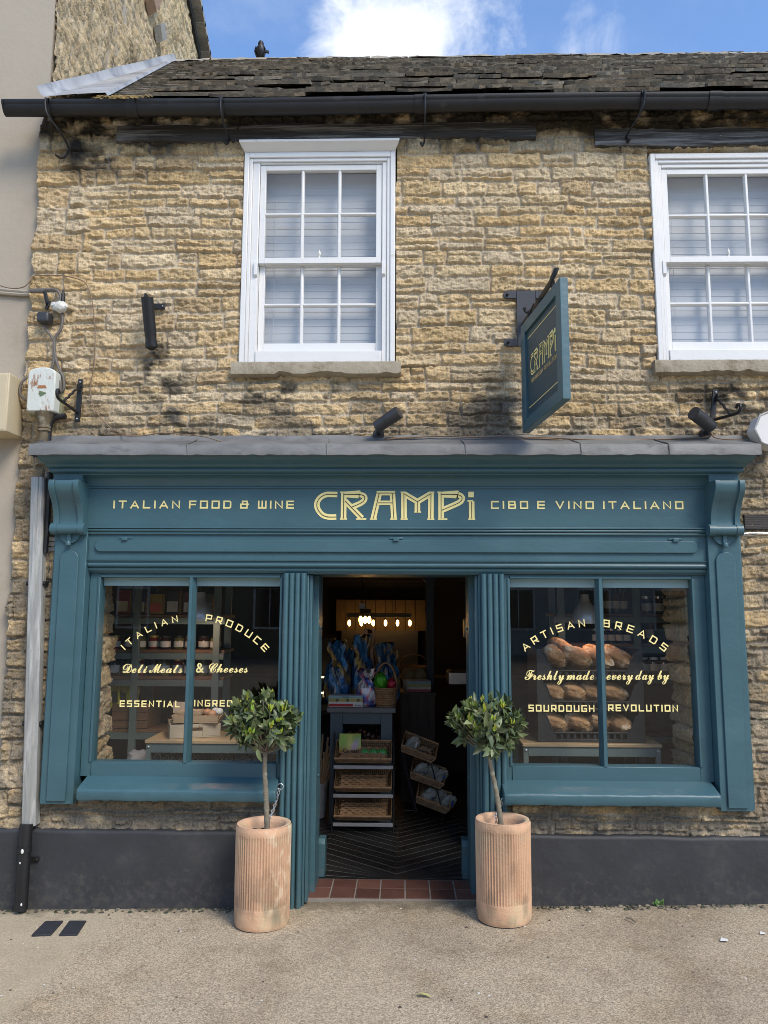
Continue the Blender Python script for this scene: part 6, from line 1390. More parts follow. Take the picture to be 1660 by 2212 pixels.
def bread():
    xL, xR = W(1163, 1600, .355)[0], W(1396, 1600, .355)[0]; y0, y1 = .355, .70; H = .178; z = ZT + .003
    names = ['lowest of three stacked black bread crates in the right window', 'middle one of the stacked black bread crates', 'topmost of the stacked black bread crates, heaped with loaves']
    for L_ in range(3):
        zb = z + L_ * (H + .002); t = thing('bread_crate', names[L_], 'bread crate', ((xL + xR) / 2, (y0 + y1) / 2, zb), group='black bread crates in the right window')
        mb = MB(); mb.box(xL, xR, y0 + .012, y1, zb, zb + .010); mb.box(xL, xR, y1 - .012, y1, zb + .0101, zb + H); mb.build('tray_base', M['black_plastic'], t)
        for a, b in ((xL, xL + .014), (xR - .014, xR)): mb = MB(); mb.box(a, b, y0 + .013, y1 - .0121, zb + .0101, zb + H); mb.build('side', M['black_plastic'], t, bevel=.003)
        mb = MB(); w = xR - xL; lip = .058
        mb.prism([(xL, zb), (xL + .10, zb), (xL + .095, zb + lip), (xL + .075, zb + lip + .025), (xL + .052, zb + H - .03), (xL + .03, zb + H - .015), (xL + .03, zb + H), (xL, zb + H)], 'y', y0, y0 + .012)
        mb.prism([(xR, zb), (xR, zb + H), (xR - .03, zb + H), (xR - .03, zb + H - .015), (xR - .052, zb + H - .03), (xR - .075, zb + lip + .025), (xR - .095, zb + lip), (xR - .10, zb)], 'y', y0, y0 + .012)
        mb.box(xL + .1001, xR - .1001, y0 + .0004, y0 + .0116, zb, zb + .016); mb.box(xL + .0955, xR - .0955, y0 + .0004, y0 + .0116, zb + lip - .012, zb + lip)
        n = 11
        for k in range(n + 1): x = xL + .101 + (w - .202) * k / n; mb.box(x - .008, x + .008, y0 + .001, y0 + .0112, zb + .0161, zb + lip - .0121)
        mb.tube([(xL + .03, y0 - .001, zb + H), (xL + .032, y0 - .001, zb + H - .015), (xL + .054, y0 - .001, zb + H - .03), (xL + .077, y0 - .001, zb + lip + .025), (xL + .099, y0 - .001, zb + lip - .006), (xR - .099, y0 - .001, zb + lip - .006), (xR - .077, y0 - .001, zb + lip + .025), (xR - .054, y0 - .001, zb + H - .03), (xR - .032, y0 - .001, zb + H - .015), (xR - .03, y0 - .001, zb + H)], .005, 6)
        mb.build('front', M['black_plastic'], t, bevel=.002)
    spec = {0: [(.135, 0, 'round ended loaf at the left of the lowest crate', .5), (.335, .0, 'second loaf in the lowest crate', .35), (.515, .02, 'third loaf in the lowest crate, by the mullion', .9), (.66, .0, 'scored pale loaf at the right of the lowest crate', 1.9)],
            1: [(.13, 0, 'leftmost loaf in the middle crate', .6), (.30, 0, 'golden second loaf in the middle crate', .55), (.46, .03, 'dark third loaf in the middle crate, by the mullion', .5), (.62, .0, 'largest pale loaf at the right of the middle crate', .30)],
            2: [(.14, .0, 'floury loaf at the left of the top crate', .75), (.235, .13, 'darker loaf behind the left pair in the top crate', .2), (.33, .0, 'fat crusty loaf second from left in the top crate', .25), (.50, .02, 'crusty loaf right of the mullion in the top crate', 2.3), (.66, .0, 'small tilted loaf at the right end of the top crate', 2.5)]}
    w = xR - xL
    for L_, ls in spec.items():
        for i, (fx, dy, lab, ang) in enumerate(ls):
            rs = random.Random(L_ * 10 + i); zb = z + L_ * (H + .002) + .012; ln = rs.uniform(.108, .122); 
            x = xL + .03 + (w - .06) * (fx / .80); hgt = .056 if L_ < 2 else .058
            def fn(p, q=rs.uniform(0, 6)): return 1 + .05 * sin(p[0] * 4 + q) + .035 * sin(p[1] * 9 + p[0] * 5 + q) + (.08 if abs(p[1] - .15 * p[0]) < .18 and p[2] > .3 else 0) - (.10 if .18 < p[1] - .15 * p[0] < .34 and p[2] > .3 else 0) + (0 if p[2] > 0 else -.12)
            mb = MB(); mb.ball((0, 0, 0), (ln * .95, .068, hgt), 30, 20, fn=fn)
            tilt = Matrix.Rotation((.30 if ang < 1.5 else -.30) * (1 if L_ < 2 else 1.5), 4, 'Y')
            zc = zb + hgt * .98 + (.026 if L_ < 2 else .055) + (.04 if dy > .1 else 0)
            mb.xform(Matrix.Translation((x, y0 + .095 + dy, zc)) @ Matrix.Rotation(ang, 4, 'Z') @ tilt)
            mb.build('loaf', M['bread'], None, lab, 'bread loaf', group='sourdough loaves', loc=(x, y0 + .095 + dy, zb), ang=70)
            if L_ == 0 and i == 0: pass
bread()

def pendants():
    for (u, v), lab in (((433, 1342), 'polished steel dome pendant lamp in the left window'), ((1265, 1347), 'polished steel dome pendant lamp in the right window')):
        c = W(u, v, .50); t = thing('pendant_lamp', lab, 'pendant lamp', (c[0], c[1], 1.96), group='steel pendant lamps')
        r = .082; mb = MB(); mb.lathe(c[0], c[1], [(r, c[2]), (r * 1.02, c[2] + .006), (r * .99, c[2] + .03), (r * .90, c[2] + .065), (r * .70, c[2] + .105), (r * .42, c[2] + .130), (r * .34, c[2] + .150), (r * .30, c[2] + .18)], 28, cap=False); mb.build('shade', M['shade'], t, ang=60)
        mb = MB(); mb.lathe(c[0], c[1], [(r * .985, c[2] + .002), (r * .96, c[2] + .03), (r * .86, c[2] + .065), (r * .66, c[2] + .10), (r * .3, c[2] + .125), (.004, c[2] + .13)], 28, cap=False); mb.build('lining', mat('orange_lining', (.75, .32, .10), .5), t)
        mb = MB(); mb.ball((c[0], c[1], c[2] + .035), (.022, .022, .030), 10, 8); mb.build('bulb', mat('soft_bulb', (1, .7, .4), .3, emit=(1, .60, .28, 6)), t)
        pl = bpy.data.lights.new('pendant_light', 'POINT'); pl.energy = 1.8 if u < 800 else .8; pl.color = (1, .80, .58); pl.shadow_soft_size = .03; po = bpy.data.objects.new('pendant_light', pl); COL.objects.link(po); po.parent = t; po.location = (0, 0, c[2] + .01 - 1.96)
        mb = MB(); mb.tube([(c[0], c[1], c[2] + .18), (c[0], c[1], 1.965)], .004, 6); mb.build('flex', M['black_iron'], t)
pendants()

# ------------------------------------------------------------------ inside the doorway
def cabinet():
    y0 = 1.50; a, b = W(713, 1600, y0)[0], W(848, 1600, y0)[0]; zt = W(780, 1529, y0)[2]; t = thing('counter', 'slate blue cabinet with a grey top and a square opening, facing the doorway', 'counter', ((a + b) / 2, y0, FZ))
    o0, o1 = W(740, 1600, y0)[0], W(823, 1600, y0)[0]; q1, q0 = W(780, 1565, y0)[2], W(780, 1640, y0)[2]
    mb = MB(); mb.box(a, o0, y0, y0 + .45, FZ, zt - .035); mb.box(o1, b, y0, y0 + .45, FZ, zt - .035); mb.box(o0 + .0001, o1 - .0001, y0 + .0006, y0 + .45, FZ, q0); mb.box(o0 + .0001, o1 - .0001, y0 + .0006, y0 + .45, q1, zt - .0352); mb.build('carcass', M['slateblue'], t, bevel=.003)
    mb = MB(); mb.box(o0, o1, y0 + .40, y0 + .42, q0, q1); mb.build('back', M['black_plastic'], t)
    mb = MB(); mb.box(W(707, 1530, y0)[0], W(855, 1530, y0)[0], y0 - .02, y0 + .47, zt - .0348, zt); mb.build('worktop', mat('grey_worktop', (.16, .165, .165), .55, var=.12), t, bevel=.003)
    lf = MB(); rs = np.random.RandomState(5)
    for k in range(40): leaf(lf, np.array((rs.uniform(o0 + .03, o1 - .03), y0 + rs.uniform(.03, .10), rs.uniform(q1 - .13, q1 - .03))), rs.normal(0, 1, 3), rs.normal(0, 1, 3), .04, .022, (.16, .075, .045))
    lf.build('dried_leaves', M['leaf'], None, 'dried reddish leaves hanging in the cabinet opening', 'dried leaves', loc=((o0 + o1) / 2, y0 + .05, q1 - .13))
    return y0, a, b, zt
CY, CA, CB, CZ = cabinet()

def basket_tray(name, parent, c, ax, dpth, w, d, h, label=None):
    """shallow wicker tray: c = front lower middle, ax = unit along its front, dpth = unit towards its back (may tilt)"""
    c, ax, dp = [np.array(q, float) for q in (c, ax, dpth)]; up = np.cross(ax, dp); up /= np.linalg.norm(up); mb = MB(); fl = .022
    def ring(s, z): return [c + ax * i * (w / 2 + s) + dp * (d / 2 + j * (d / 2 + s)) + up * z for i, j in ((-1, -1), (1, -1), (1, 1), (-1, 1))]
    n = 22
    def wall(a0, a1, b0, b1):
        for k in range(n):
            t0, t1 = k / n, (k + 1) / n; mb.add([a0 + (a1 - a0) * t0, a0 + (a1 - a0) * t1, b0 + (b1 - b0) * t1, b0 + (b1 - b0) * t0], [(0, 1, 2, 3)])
    lo, hi, li, hi2 = ring(0, 0), ring(fl, h), ring(-.006, .008), ring(fl - .008, h)
    for i in range(4): wall(lo[i], lo[(i + 1) % 4], hi[i], hi[(i + 1) % 4]); wall(li[(i + 1) % 4], li[i], hi2[(i + 1) % 4], hi2[i])
    mb.add(lo, [(3, 2, 1, 0)]); mb.add(li, [(0, 1, 2, 3)])
    o = mb.build(name, M['wicker'], parent, label=label, ang=30)
    r = MB()
    for s, z, q in ((fl - .004, h, .0085), (.004, .006, .006)): r.tube(ring(s, z), q, 7, closed=True)
    for k in range(int(w / .018)):                                # upright stakes along the front and the back
        x = -w / 2 + .009 + k * .018
        for j, sg in ((-1, -1), (1, 1)): a = c + ax * x + dp * (0 if j < 0 else d); r.tube([a + up * .004, a + up * h + dp * sg * fl], .0040, 5)
    for z in (.25, .5, .75): r.tube([p + up * 0 for p in ring(fl * z + .002, h * z)], .0042, 5, closed=True)
    for k in range(7):                                            # broad weave of the floor
        a = c + ax * (-w / 2 + .03 + (w - .06) * k / 6) + up * .013; r.tube([a + dp * .02, a + dp * (d - .02)], .006, 5)
    for k in range(6):
        a = c + dp * (.03 + (d - .06) * k / 5) + up * .018; r.tube([a - ax * (w / 2 - .02) + up * .004 * sin(q * 1.57 + k * 3.14) + ax * (w - .04) * q / 24 for q in range(25)], .0105, 5)
    r.build('woven_rods', M['rod'], o); return o
M['rod'] = mat('wicker_rod', (.36, .21, .105), .55, var=.35, vs=30)

def front_rack():
    y0 = 1.30; t = thing('display_rack', 'three tier rack of wicker trays with grey shelf edges before the blue cabinet', 'rack', (W(785, 1798, y0)[0], y0, FZ))
    xs = [W(718, 1720, y0)[0], W(851, 1720, y0)[0]]; mb = MB(); zt = W(785, 1615, y0)[2]
    for x in xs: mb.tube([(x, y0, FZ), (x, y0 + .0, zt)], .004, 6); mb.tube([(x, y0 + .17, FZ), (x, y0 + .17, zt + .08)], .004, 6); mb.tube([(x, y0, zt), (x, y0 + .17, zt + .08)], .004, 6)
    mb.build('wire_frame', M['dark_metal'], t)
    for v in (1657, 1719, 1781): z = W(785, v, y0)[2]; mb = MB(); mb.box(xs[0] + .008, xs[1] - .006, y0 - .012, y0 - .002, z - .013, z + .011); mb.build('shelf_edge', mat('pale_grey_edge', (.36, .37, .38), .5), t, bevel=.002)
    xm = (xs[0] + xs[1]) / 2; tilt = np.array((0, cos(.50), sin(.50)))
    for v in (1650, 1712, 1774): z = W(785, v, y0)[2]; basket_tray('wicker_tray', t, (xm, y0 + .006, z + .006), (1, 0, 0), tilt, xs[1] - xs[0] - .07, .165, .048)
    z = W(785, 1650, y0)[2] + .03; rs = random.Random(3)
    # bag of mini eggs standing in the top tray
    a, b = W(732, 1640, y0 + .07), W(779, 1640, y0 + .07); zt_ = W(755, 1588, y0 + .07)[2]; zb = W(755, 1641, y0 + .07)[2]; rings = []; cols = []
    for q, d in ((0, .018), (.2, .030), (.6, .026), (.92, .010), (1, .003)): rings.append([(a[0] + (b[0] - a[0]) * s, y0 + .085 + .05 * q + d * (-1 if k < 5 else 1) * (1 - abs(s - .5) * 1.2), zb + (zt_ - zb) * q) for k, s in enumerate((0, .25, .5, .75, 1, 1, .75, .5, .25, 0))])
    mb = MB(); mb.loft(rings); mb.c = [((.55, .20, .03) if i < 16 else rs.choice([(.34, .55, .08), (.45, .66, .12), (.60, .42, .62), (.7, .7, .18)])) for i in range(len(mb.v))]
    bag = mb.build('sweet_bag', M['goods'], None, 'green and orange bag of small eggs propped in the top wicker tray', 'sweet bag', loc=(a[0], y0 + .08, zb), ang=60)
    tx = MB(); p, q = W(741, 1625, y0 + .05), W(776, 1625, y0 + .05); font_text(tx, 'Ovetti', lambda x, z_, e: (x, y0 + .052, p[2] + z_ - .006), p[0], q[0]); tx.build('bag_lettering', M['inkblack'], bag, flatshade=True)
    for k in range(3):
        p = W(790 + k * 18, 1632, y0 + .08); mb = MB(); mb.ball(p, (.042, .030, .048), 14, 10, fn=lambda s: 1 + .12 * sin(s[0] * 8 + k) * cos(s[2] * 9)); mb.c = [((.06, .34, .09) if v_[2] > p[2] + .004 else rs.choice([(.16, .42, .65), (.55, .70, .78), (.08, .30, .52)])) for v_ in mb.v]
        mb.build('sweet_bag', M['goods'], None, 'green topped blue packet lying at the right of the top wicker tray', 'sweet bag', group='green and blue packets in the tray', loc=tuple(p))
front_rack()

def side_stand():
    y = 1.60; t = thing('basket_stand', 'wire stand holding three tilted wicker baskets, turned sideways right of the blue cabinet', 'stand', (W(915, 1775, y)[0], y, FZ)); mb = MB()
    def P(a, b, dy=0): return W((740 + a / 3.32) / 1.15663, (1760 + b / 3.32) / 1.15663, y + dy)
    mb.tube([P(885, 400), P(940, 650), P(1000, 880), P(893, 985), P(1225, 990), P(1215, 905), P(1140, 560), P(1090, 395)], .0055, 6); mb.tube([P(1090, 395), P(980, 383), P(860, 385)], .005, 6); mb.tube([P(895, 880, .2), P(985, 880, .2)], .005, 6)
    mb.tube([P(860, 385, .18), P(930, 640, .18), P(985, 880, .18), P(1225, 992, .18)], .0055, 6); mb.build('wire_frame', M['dark_metal'], t)
    for k, ((a0, b0), (a1, b1)) in enumerate((((862, 385), (1135, 490)), ((938, 610), (1205, 705)), ((985, 810), (1250, 912)))):
        p, q = P(a0, b0), P(a1, b1); ax = (q - p) / np.linalg.norm(q - p); dp = np.array((.25, .90, .36)); dp -= ax * (ax @ dp); dp /= np.linalg.norm(dp)
        basket_tray('wicker_tray', t, (p + q) / 2, ax, dp, np.linalg.norm(q - p) - .03, .15, .062)
        rs = random.Random(k); up = np.cross(ax, dp)
        for j in range(3 if k else 1):
            c = (p + q) / 2 + ax * (-.055 + .075 * j + .02 * (k == 2)) + dp * (.07 + .02 * (j % 2)) + up * .05; m_ = MB(); m_.ball((0, 0, 0), (1, 1, 1), 14, 10, fn=lambda s, q=k * 3 + j: 1 + .10 * sin(s[0] * 7 + q) * cos(s[2] * 8 + q)); bx_, by_, bz_ = ax * .050, dp * .018 + up * .006, up * .052 + dp * .03 + ax * .02; m_.xform(Matrix(((bx_[0], by_[0], bz_[0], c[0]), (bx_[1], by_[1], bz_[1], c[1]), (bx_[2], by_[2], bz_[2], c[2]), (0, 0, 0, 1)))); m_.c = [rs.choice([(.26, .25, .19), (.14, .14, .11), (.34, .33, .27)]) for _ in m_.v]
            o = m_.build('sweet_packet', M['goods'], None, ['dark packet with a white tag in the top tilted basket', 'grey packet with a blue stripe in the middle tilted basket', 'grey packet with a blue stripe in the lowest tilted basket'][k], 'packet', group='packets in the tilted baskets', loc=tuple(c), bevel=.006)
            m2 = MB(); m2.obox(c + ax * .026 - dp * .0185, ax * .007, dp * .001, up * (.038 if j == 2 or not k else .004)); m2.build('stripe', mat('blue_stripe', (.02, .07, .35), .4) if k else M['white_plain'], o)
side_stand()

def counter_goods():
    y = CY + .02
    def Z2(a, b, yy): return W((700 + a / 3.074) / 1.15663, (1400 + b / 3.074) / 1.15663, yy)
    a, b = Z2(372, 1128, y), Z2(634, 1128, y); h = Z2(372, 1030, y)[2] - CZ - .01; mb = MB(); mb.box(a[0], b[0], y, y + .10, CZ + .001, CZ + .001 + h, (.74, .72, .70))
    t = mb.build('sweet_box', M['goods'], None, 'white, red and pale green box of chocolate eggs on the counter', 'box', loc=(a[0], y, CZ), bevel=.002)
    mb = MB(); mb.box(a[0] + .004, a[0] + .72 * (b[0] - a[0]), y - .0014, y + .001, CZ + .006, CZ + .30 * h, (.50, .03, .03)); mb.box(a[0], b[0], y - .0012, y + .001, CZ + h * .48, CZ + h * .78, (.40, .44, .16)); mb.box(a[0], b[0], y - .0010, y + .001, CZ + h * .80, CZ + h, (.30, .48, .55))
    for k in range(6): x = a[0] + (b[0] - a[0]) * (.10 + .155 * k); mb.prism([(x + .012 * cos(q), CZ + h * .62 + .012 * sin(q)) for q in [i * .524 for i in range(12)]], 'y', y - .0022, y, (.16, .10, .05) if k % 2 else (.55, .38, .12))
    mb.build('print', M['goods'], t)
    tx = MB(); font_text(tx, 'Kinder', lambda x, z, e: (x, y - .0030, CZ + h * .10 + z), a[0] + .77 * (b[0] - a[0]), b[0] - .008, bold=.01); font_text(tx, 'Kinder', lambda x, z, e: (x, y - .0030, CZ + h * .83 + z * .8), a[0] + .42 * (b[0] - a[0]), a[0] + .62 * (b[0] - a[0]), bold=.01); tx.build('box_lettering', M['inkblack'], t, flatshade=True)
    def foil_egg(pa, pb, yy, zt, zb, cols, lab, seed, fan=.5):
        a, b = Z2(*pa, yy), Z2(*pb, yy); cx, r = (a[0] + b[0]) / 2, (b[0] - a[0]) / 2; rs = random.Random(seed); mb = MB(); n = 26; H = zt - zb; rings = []; cs = []
        for q, w in ((0, .70), (.05, .92), (.14, 1.02), (.26, 1.08), (.40, 1.04), (.52, .92), (.62, .72), (.69, .52), (.74, .46), (.80, .60), (.90, .74), (1.0, .80 * fan + .3)):
            ring = []
            for k in range(n):
                an = 2 * pi * k / n; cr_ = 1 + (.05 if q < .6 else .22) * sin(k * 2.4 + q * 9 + seed) + rs.uniform(-.05, .05) * (1 if q < .6 else 2); ring.append((cx + r * w * cr_ * cos(an), yy + r * .85 * w * cr_ * sin(an), zb + H * q + (rs.uniform(-.02, .02) if q > .85 else 0)))
                band = sin(an * 2 + q * 11 + seed); cs.append(cols[0] if band > -.1 else cols[1] if band > -.6 else cols[2])
            rings.append(ring)
        mb.loft(rings); mb.c = [tuple(c) for c in cs]
        mb.build('wrapped_egg', M['foil'], None, lab, 'chocolate egg', group='foil wrapped chocolate eggs on the counter', loc=(cx, yy, zb), ang=25)
    BL = [(.05, .22, .50), (.015, .06, .20), (.60, .42, .12)]
    foil_egg((345, 850), (540, 850), CY + .26, Z2(440, 625, CY + .26)[2], CZ + .002, BL, 'blue foil wrapped egg at the left of the counter group', 1)
    foil_egg((545, 850), (715, 850), CY + .33, Z2(600, 585, CY + .33)[2], CZ + .002, BL, 'tall blue and gold wrapped egg in the middle of the counter group', 2)
    foil_egg((715, 850), (890, 850), CY + .27, Z2(790, 640, CY + .27)[2], CZ + .002, [(.03, .10, .22), (.50, .36, .12), (.05, .18, .38)], 'dark blue and gold wrapped egg behind the wicker basket', 3)
    foil_egg((630, 850), (740, 850), CY + .40, Z2(690, 545, CY + .40)[2], CZ + .002, [(.62, .34, .22), (.42, .22, .12), (.7, .48, .3)], 'copper pink wrapped egg at the back, tallest of the group', 4)
    foil_egg((455, 850), (600, 850), CY + .42, Z2(520, 680, CY + .42)[2], CZ + .002, BL, 'blue wrapped egg squeezed between the two front left ones', 7)
    foil_egg((800, 850), (920, 850), CY + .40, Z2(850, 690, CY + .40)[2], CZ + .002, BL, 'blue wrapped egg at the right end behind the basket handle', 8)
    foil_egg((392, 1015), (470, 1015), CY + .14, Z2(430, 832, CY + .14)[2], CZ + .002, [(.09, .24, .42), (.55, .46, .3), (.04, .09, .2)], 'slim pale topped blue egg behind the white box', 5, .3)
    foil_egg((590, 1115), (740, 1115), CY + .09, Z2(640, 845, CY + .09)[2], CZ + .002, [(.78, .78, .82), (.60, .04, .06), (.06, .16, .55)], 'red, white and blue wrapped egg next to the wicker basket', 6, .8)
    # handled wicker basket
    yy = CY + .10; a, b = Z2(720, 1120, yy), Z2(903, 1120, yy); cx, r = (a[0] + b[0]) / 2, (b[0] - a[0]) / 2; hb = Z2(800, 985, yy)[2] - CZ
    t = thing('basket', 'round wicker basket with a hooped handle on the counter, holding green and red eggs', 'basket', (cx, yy, CZ)); mb = MB(); mb.lathe(cx, yy, [(r * .80, CZ + .001), (r * .84, CZ + .01), (r * .98, CZ + hb), (r * .92, CZ + hb), (r * .78, CZ + .014)], 28, cap=False); mb.build('bowl', M['wicker'], t)
    mb = MB()
    for k in range(9): q = k / 8; rr = r * (.82 + .17 * q); mb.tube([(cx + rr * cos(i * .2244) * (1 + .02 * (-1) ** (i + k)), yy + rr * sin(i * .2244) * (1 + .02 * (-1) ** (i + k)), CZ + .006 + hb * q) for i in range(28)], .0065, 5, closed=True)
    mb.build('weave', M['rod'], t); mb = MB(); mb.tube([(cx + r * .92 * cos(q), yy, CZ + hb + .19 * sin(q)) for q in [i * pi / 14 for i in range(15)]], .007, 7); mb.build('handle', M['rod'], t)
    for dx, z, rr, col, lab in ((-.035, .055, .052, (.08, .42, .03), 'shiny green wrapped egg in the wicker basket'), (.045, .035, .036, (.42, .02, .05), 'red wrapped egg at the right of the wicker basket')):
        mb = MB(); c = (cx + dx, yy - .03, CZ + hb + z); mb.ball(c, (rr, rr * .8, rr * 1.3), 16, 12, col=col, fn=lambda p: 1 + .07 * sin(p[0] * 9 + p[2] * 7)); mb.build('wrapped_egg', M['foil'], None, lab, 'chocolate egg', loc=c, ang=25)
    # crate stack with boxes, bags and a shallow basket further back on the right
    yb = 2.15; a, b = Z2(928, 1015, yb), Z2(1190, 1015, yb); zt = a[2]; cr_ = thing('crate_stand', 'dark slatted wooden crate stand right of the counter, carrying boxes of chocolates', 'stand', ((a[0] + b[0]) / 2, yb, FZ)); mb = MB()
    for x in np.linspace(a[0], b[0] - .05, 4): mb.box(x, x + .05, yb, yb + .02, FZ, zt - .025)
    mb.box(a[0], b[0], yb + .0205, yb + .30, FZ, zt - .0255); mb.build('slats', M['dark_wood'], cr_); mb = MB(); mb.box(a[0] - .01, b[0] + .01, yb - .01, yb + .31, zt - .0245, zt); mb.build('top', M['dark_wood'], cr_)
    h = Z2(1000, 930, yb)[2] - zt
    for k in range(4):
        x0 = a[0] + .012 * k; mb = MB(); mb.box(x0 + .02, b[0] - .03 + .010 * k - .03, yb + .20 - .05 * k, yb + .242 - .05 * k, zt + .001, zt + h, (.5, .5, .48)); o = mb.build('sweet_box', M['goods'], None, ['rearmost', 'third', 'second', 'frontmost'][k] + ' of the upright boxes of chocolate eggs on the crate stand', 'box', group='upright boxes on the crate stand', loc=(x0, yb, zt), bevel=.002)
        if k == 3: mb = MB(); q0, q1 = x0 + .02, b[0] - .03; yy2 = yb + .05; mb.box(q0, q1, yy2 - .0014, yy2 + .001, zt + .004, zt + .24 * h, (.45, .03, .03)); mb.box(q0, q1, yy2 - .0012, yy2 + .001, zt + h * .42, zt + h * .72, (.34, .36, .12)); mb.box(q0, q1, yy2 - .0010, yy2 + .001, zt + .74 * h, zt + h - .001, (.22, .36, .42)); mb.build('print', M['goods'], o)
    for k in range(2): p = Z2(985 + 95 * k, 890, yb + .26); mb = MB(); mb.ball((p[0], yb + .275, p[2]), (.062, .03, .07), 14, 9, fn=lambda s: 1 + .07 * sin(s[0] * 9 + s[2] * 8)); mb.build('pasta_bag', mat('cream_bag', (.30, .23, .12), .5, var=.1), None, ['left', 'right'][k] + ' cream paper bag behind the upright boxes on the crate stand', 'bag', loc=(p[0], yb + .275, p[2]))
    p = Z2(1030, 835, yb + .3); mb = MB(); mb.lathe(p[0], yb + .40, [(.10, p[2] - .06), (.15, p[2] + .02), (.14, p[2] + .02), (.09, p[2] - .05)], 20, cap=False); mb.tube([(p[0] + .13 * cos(q), yb + .40, p[2] + .02 + .10 * sin(q)) for q in [i * pi / 12 for i in range(13)]], .006, 6); mb.build('basket', M['rod'], None, 'shallow brown basket with a thin hoop handle at the back right of the shop', 'basket', loc=(p[0], yb + .4, p[2] - .06))
counter_goods()

def back_of_shop():
    def Z2(a, b, yy): return W((700 + a / 3.074) / 1.15663, (1400 + b / 3.074) / 1.15663, yy)
    y = 4.0; a, b = Z2(515, 425, y), Z2(1010, 425, y); t = thing('bar_light', 'row of six glowing bulbs under a long bar at the shop back', 'bar light', ((a[0] + b[0]) / 2, y, a[2]))
    mb = MB(); mb.box(a[0], b[0], y - .03, y + .03, a[2] - .018, a[2] + .03); mb.build('bar', mat('grey_bar', (.20, .19, .17), .5), t, bevel=.003)
    for x in (a[0] + .2, b[0] - .2): mb = MB(); mb.tube([(x, y, a[2] + .03), (x, y, 1.97)], .004, 5); mb.build('hanger', M['black_iron'], t)
    for u in (532, 625, 716, 811, 903, 998):
        p = Z2(u, 482, y); bb = MB(); bb.ball(p, (.017, .017, .034), 10, 8); bu = bb.build('bulb', M['warm_bulb'], t); mb = MB(); mb.tube([(p[0], y, p[2] + .035), (p[0], y, a[2] - .018)], .012, 8); mb.build('holder', M['black_iron'], bu)
    y = 2.6; p = Z2(636, 458, y); t = thing('pendant_lamp', 'hanging cage light on a chain with a white tag, in front of the bar light', 'pendant lamp', (p[0], y, 1.96)); mb = MB()
    q0, q1 = Z2(631, 120, y), Z2(631, 320, y)
    for k in range(18): f = k / 17; c = q0 + (q1 - q0) * f; c[1] = y; mb.tube([c + np.array((.006 * cos(w) * (k % 2), .006 * cos(w) * (1 - k % 2), .014 * sin(w))) for w in [i * .785 for i in range(8)]], .002, 4, closed=True)
    mb.build('chain', M['dark_metal'], t); mb = MB(); c = Z2(631, 355, y); mb.box(c[0] - .027, c[0] + .027, y - .005, y + .005, c[2] - .027, c[2] + .027); mb.build('tag', M['white_plain'], t)
    for dx in (-.02, .02, .055): bb = MB(); bb.ball((p[0] + dx, y + abs(dx), p[2]), (.018, .018, .034), 10, 8); bb.build('bulb', M['warm_bulb'], t)
    mb = MB(); c = Z2(655, 400, y); mb.box(c[0] - .045, c[0] + .05, y - .03, y + .08, c[2] - .006, c[2] + .03); mb.build('canopy', M['dark_wood'], t)
    y = 4.25; a, b = Z2(430, 540, y), Z2(1120, 340, y); mb = MB(); n = 9
    for k in range(n): x = a[0] + (b[0] - a[0]) * k / n; mb.box(x, x + (b[0] - a[0]) / n - .006, y, y + .03, a[2], b[2] + .05)
    mb.build('timber_panelling', mat('warm_panelling', (.13, .09, .05), .6, var=.25, vs=7, stretch=(8, 8, 1)), None, 'vertical boarded panel lit by the bar light at the back of the shop', 'panelling', loc=(a[0], y, a[2]))
    a, b = Z2(470, 760, y), Z2(1060, 541, y); mb = MB(); mb.box(a[0], b[0], y, y + .02, a[2] - .3, b[2] - .001); mb.build('splashback', mat('dull_steel', (.10, .10, .105), .4, .5, stretch=(1, 1, 8)), None, 'brushed steel splashback below the boarded panel', 'splashback', loc=(a[0], y, a[2]))
    y = 2.45; a, b = Z2(1122, 150, y), Z2(1184, 150, y); mb = MB(); mb.box(a[0], b[0], y, y + .1, FZ, 1.86); mb.prism([(a[0] - .04, 1.86), (b[0] + .04, 1.86), (b[0], 1.80), (a[0], 1.80)], 'y', y + .001, y + .099); mb.build('post', mat('navy_post', (.012, .024, .045), .5), None, 'dark navy timber post standing in the shop behind the doorway', 'post', loc=(a[0], y, FZ), bevel=.004)
    y = 2.6; a, b = Z2(1292, 858, y), Z2(1500, 960, y); t = thing('hand_basin', 'small steel hand basin on the right inside the shop', 'basin', (a[0], y, b[2])); mb = MB(); mb.box(a[0], b[0], y, y + .30, b[2], a[2]); mb.build('bowl', M['steel'], t, bevel=.01)
    mb = MB(); p = Z2(1450, 860, y + .2); mb.tube(cr([(p[0], y + .25, p[2] - .02), (p[0], y + .25, p[2] + .10), (p[0] - .01, y + .2, p[2] + .13), (p[0] - .01, y + .12, p[2] + .09)], 5), .009, 8); mb.build('tap', M['steel'], t)
    a, b = Z2(1412, 445, y), Z2(1490, 600, y); mb = MB(); mb.box(a[0], b[0], y - .02, y + .12, b[2], a[2]); o = mb.build('towel_dispenser', M['galv'], None, 'pale grey paper towel dispenser above the steel basin', 'dispenser', loc=(a[0], y, b[2]), bevel=.015)
    # refrigerated counter on the far left with lit shelves
    y = 2.6; t = thing('chiller', 'chilled counter with lit shelves of cheese just inside the left door jamb', 'chiller', (-1.2, y, FZ)); x1 = Z2(392, 890, y)[0]; mb = MB(); mb.box(x1 - .5, x1, y + .30, y + .5, FZ, 1.30); zs = [Z2(330, v, y)[2] for v in (900, 1020, 1140)]
    for z in zs: mb.box(x1 - .5, x1, y + .02, y + .2999, z - .045 - .02, z - .045)
    mb.build('cabinet', M['black_plastic'], t)
    for z in zs[:2]: s = MB(); s.box(x1 - .22, x1 - .02, y + .01, y + .03, z - .006, z + .006); s.build('light_strip', M['strip'], t)
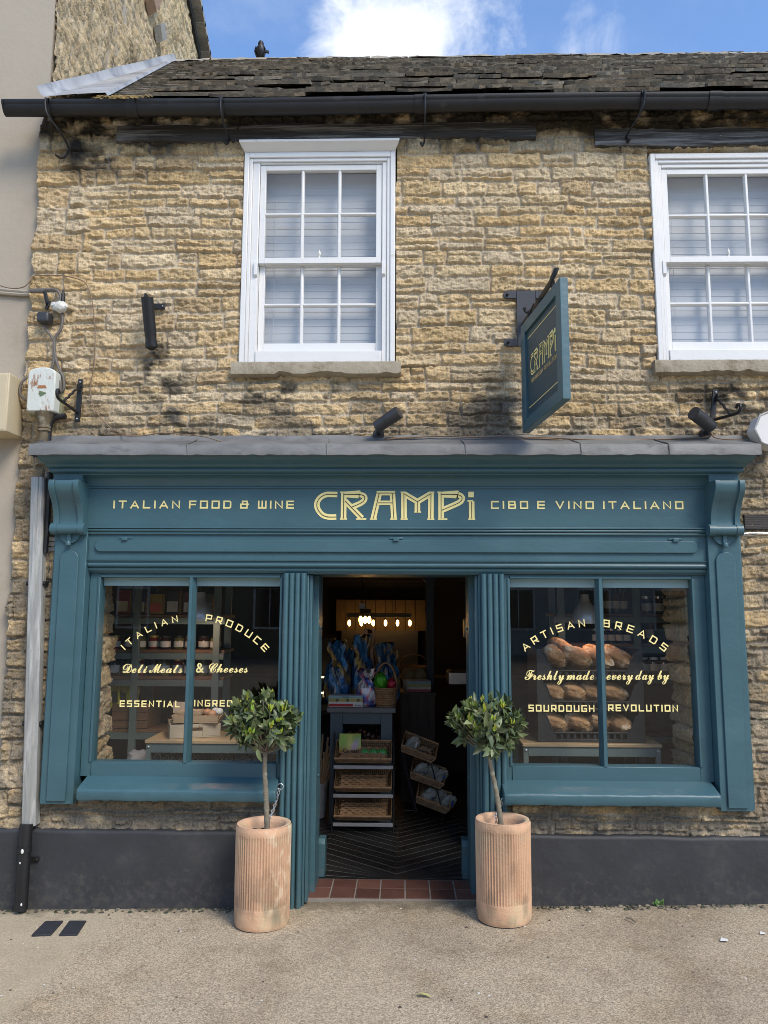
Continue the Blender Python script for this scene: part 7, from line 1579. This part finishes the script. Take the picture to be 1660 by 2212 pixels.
    rs = random.Random(3)
    for k in range(6):
        z = zs[(k % 2) + 1] - .045 if k % 2 == 0 else zs[2] - .045; x = x1 - .05 - .075 * (k // 2) - .02 * (k % 2); mb = MB(); mb.box(x - .03, x + .03, y + .06 + .09 * (k % 2), y + .12 + .09 * (k % 2), z + .001, z + .055 + rs.random() * .02, (.5, .38, .22) if k % 2 else (.62, .58, .45)); mb.build('cheese', M['goods'], None, 'wrapped piece of cheese on a lit chiller shelf', 'cheese', group='cheeses in the chiller', loc=(x, y, z), bevel=.006)
    # bucket of wrapped sticks and a leaning board
    y = 1.69; p = Gp(690, 1771, FZ); mb = MB(); x = p[0] - .02; mb.lathe(x, y, [(.055, FZ), (.058, FZ + .01), (.075, FZ + .25), (.079, FZ + .255), (.072, FZ + .25), (.055, FZ + .02)], 22, cap=False); mb.build('bucket', M['white_plain'], None, 'white bucket of wrapped breadsticks half hidden by the left door jamb', 'bucket', loc=(x, y, FZ))
    mb = MB(); rs = random.Random(6)
    for k in range(18): a0 = (x + rs.uniform(-.035, .035), y + rs.uniform(-.03, .03), FZ + .06); b0 = (a0[0] + rs.uniform(.0, .12), a0[1] + rs.uniform(-.05, .05), FZ + rs.uniform(.40, .62)); mb.tube([a0, b0], .009, 5)
    mb.build('breadsticks', M['oak'], None, 'bundle of long pale breadsticks standing in the white bucket', 'breadsticks', loc=(x, y, FZ + .06))
    p = Gp(1022, 1830, FZ); q = W(1024, 1722, p[1] + .05); mb = MB(); d = np.array((q[0] - p[0], .05, q[2] - FZ)); mb.obox(p + d / 2 + (.0, 0, 0), (.013, 0, 0), (0, .10, -.01), d / 2); mb.build('leaning_board', mat('orange_wood', (.30, .15, .05), .5, var=.2), None, 'orange brown wooden board leaning inside the right door jamb', 'board', loc=tuple(p), bevel=.003)
    mb = MB(); mb.box(-1.9, 1.9, 3.4, 3.8, FZ, .90); mb.build('rear_counter', M['dark_wood'], None, 'long dark counter across the back of the shop', 'counter', loc=(0, 3.6, FZ))
back_of_shop()
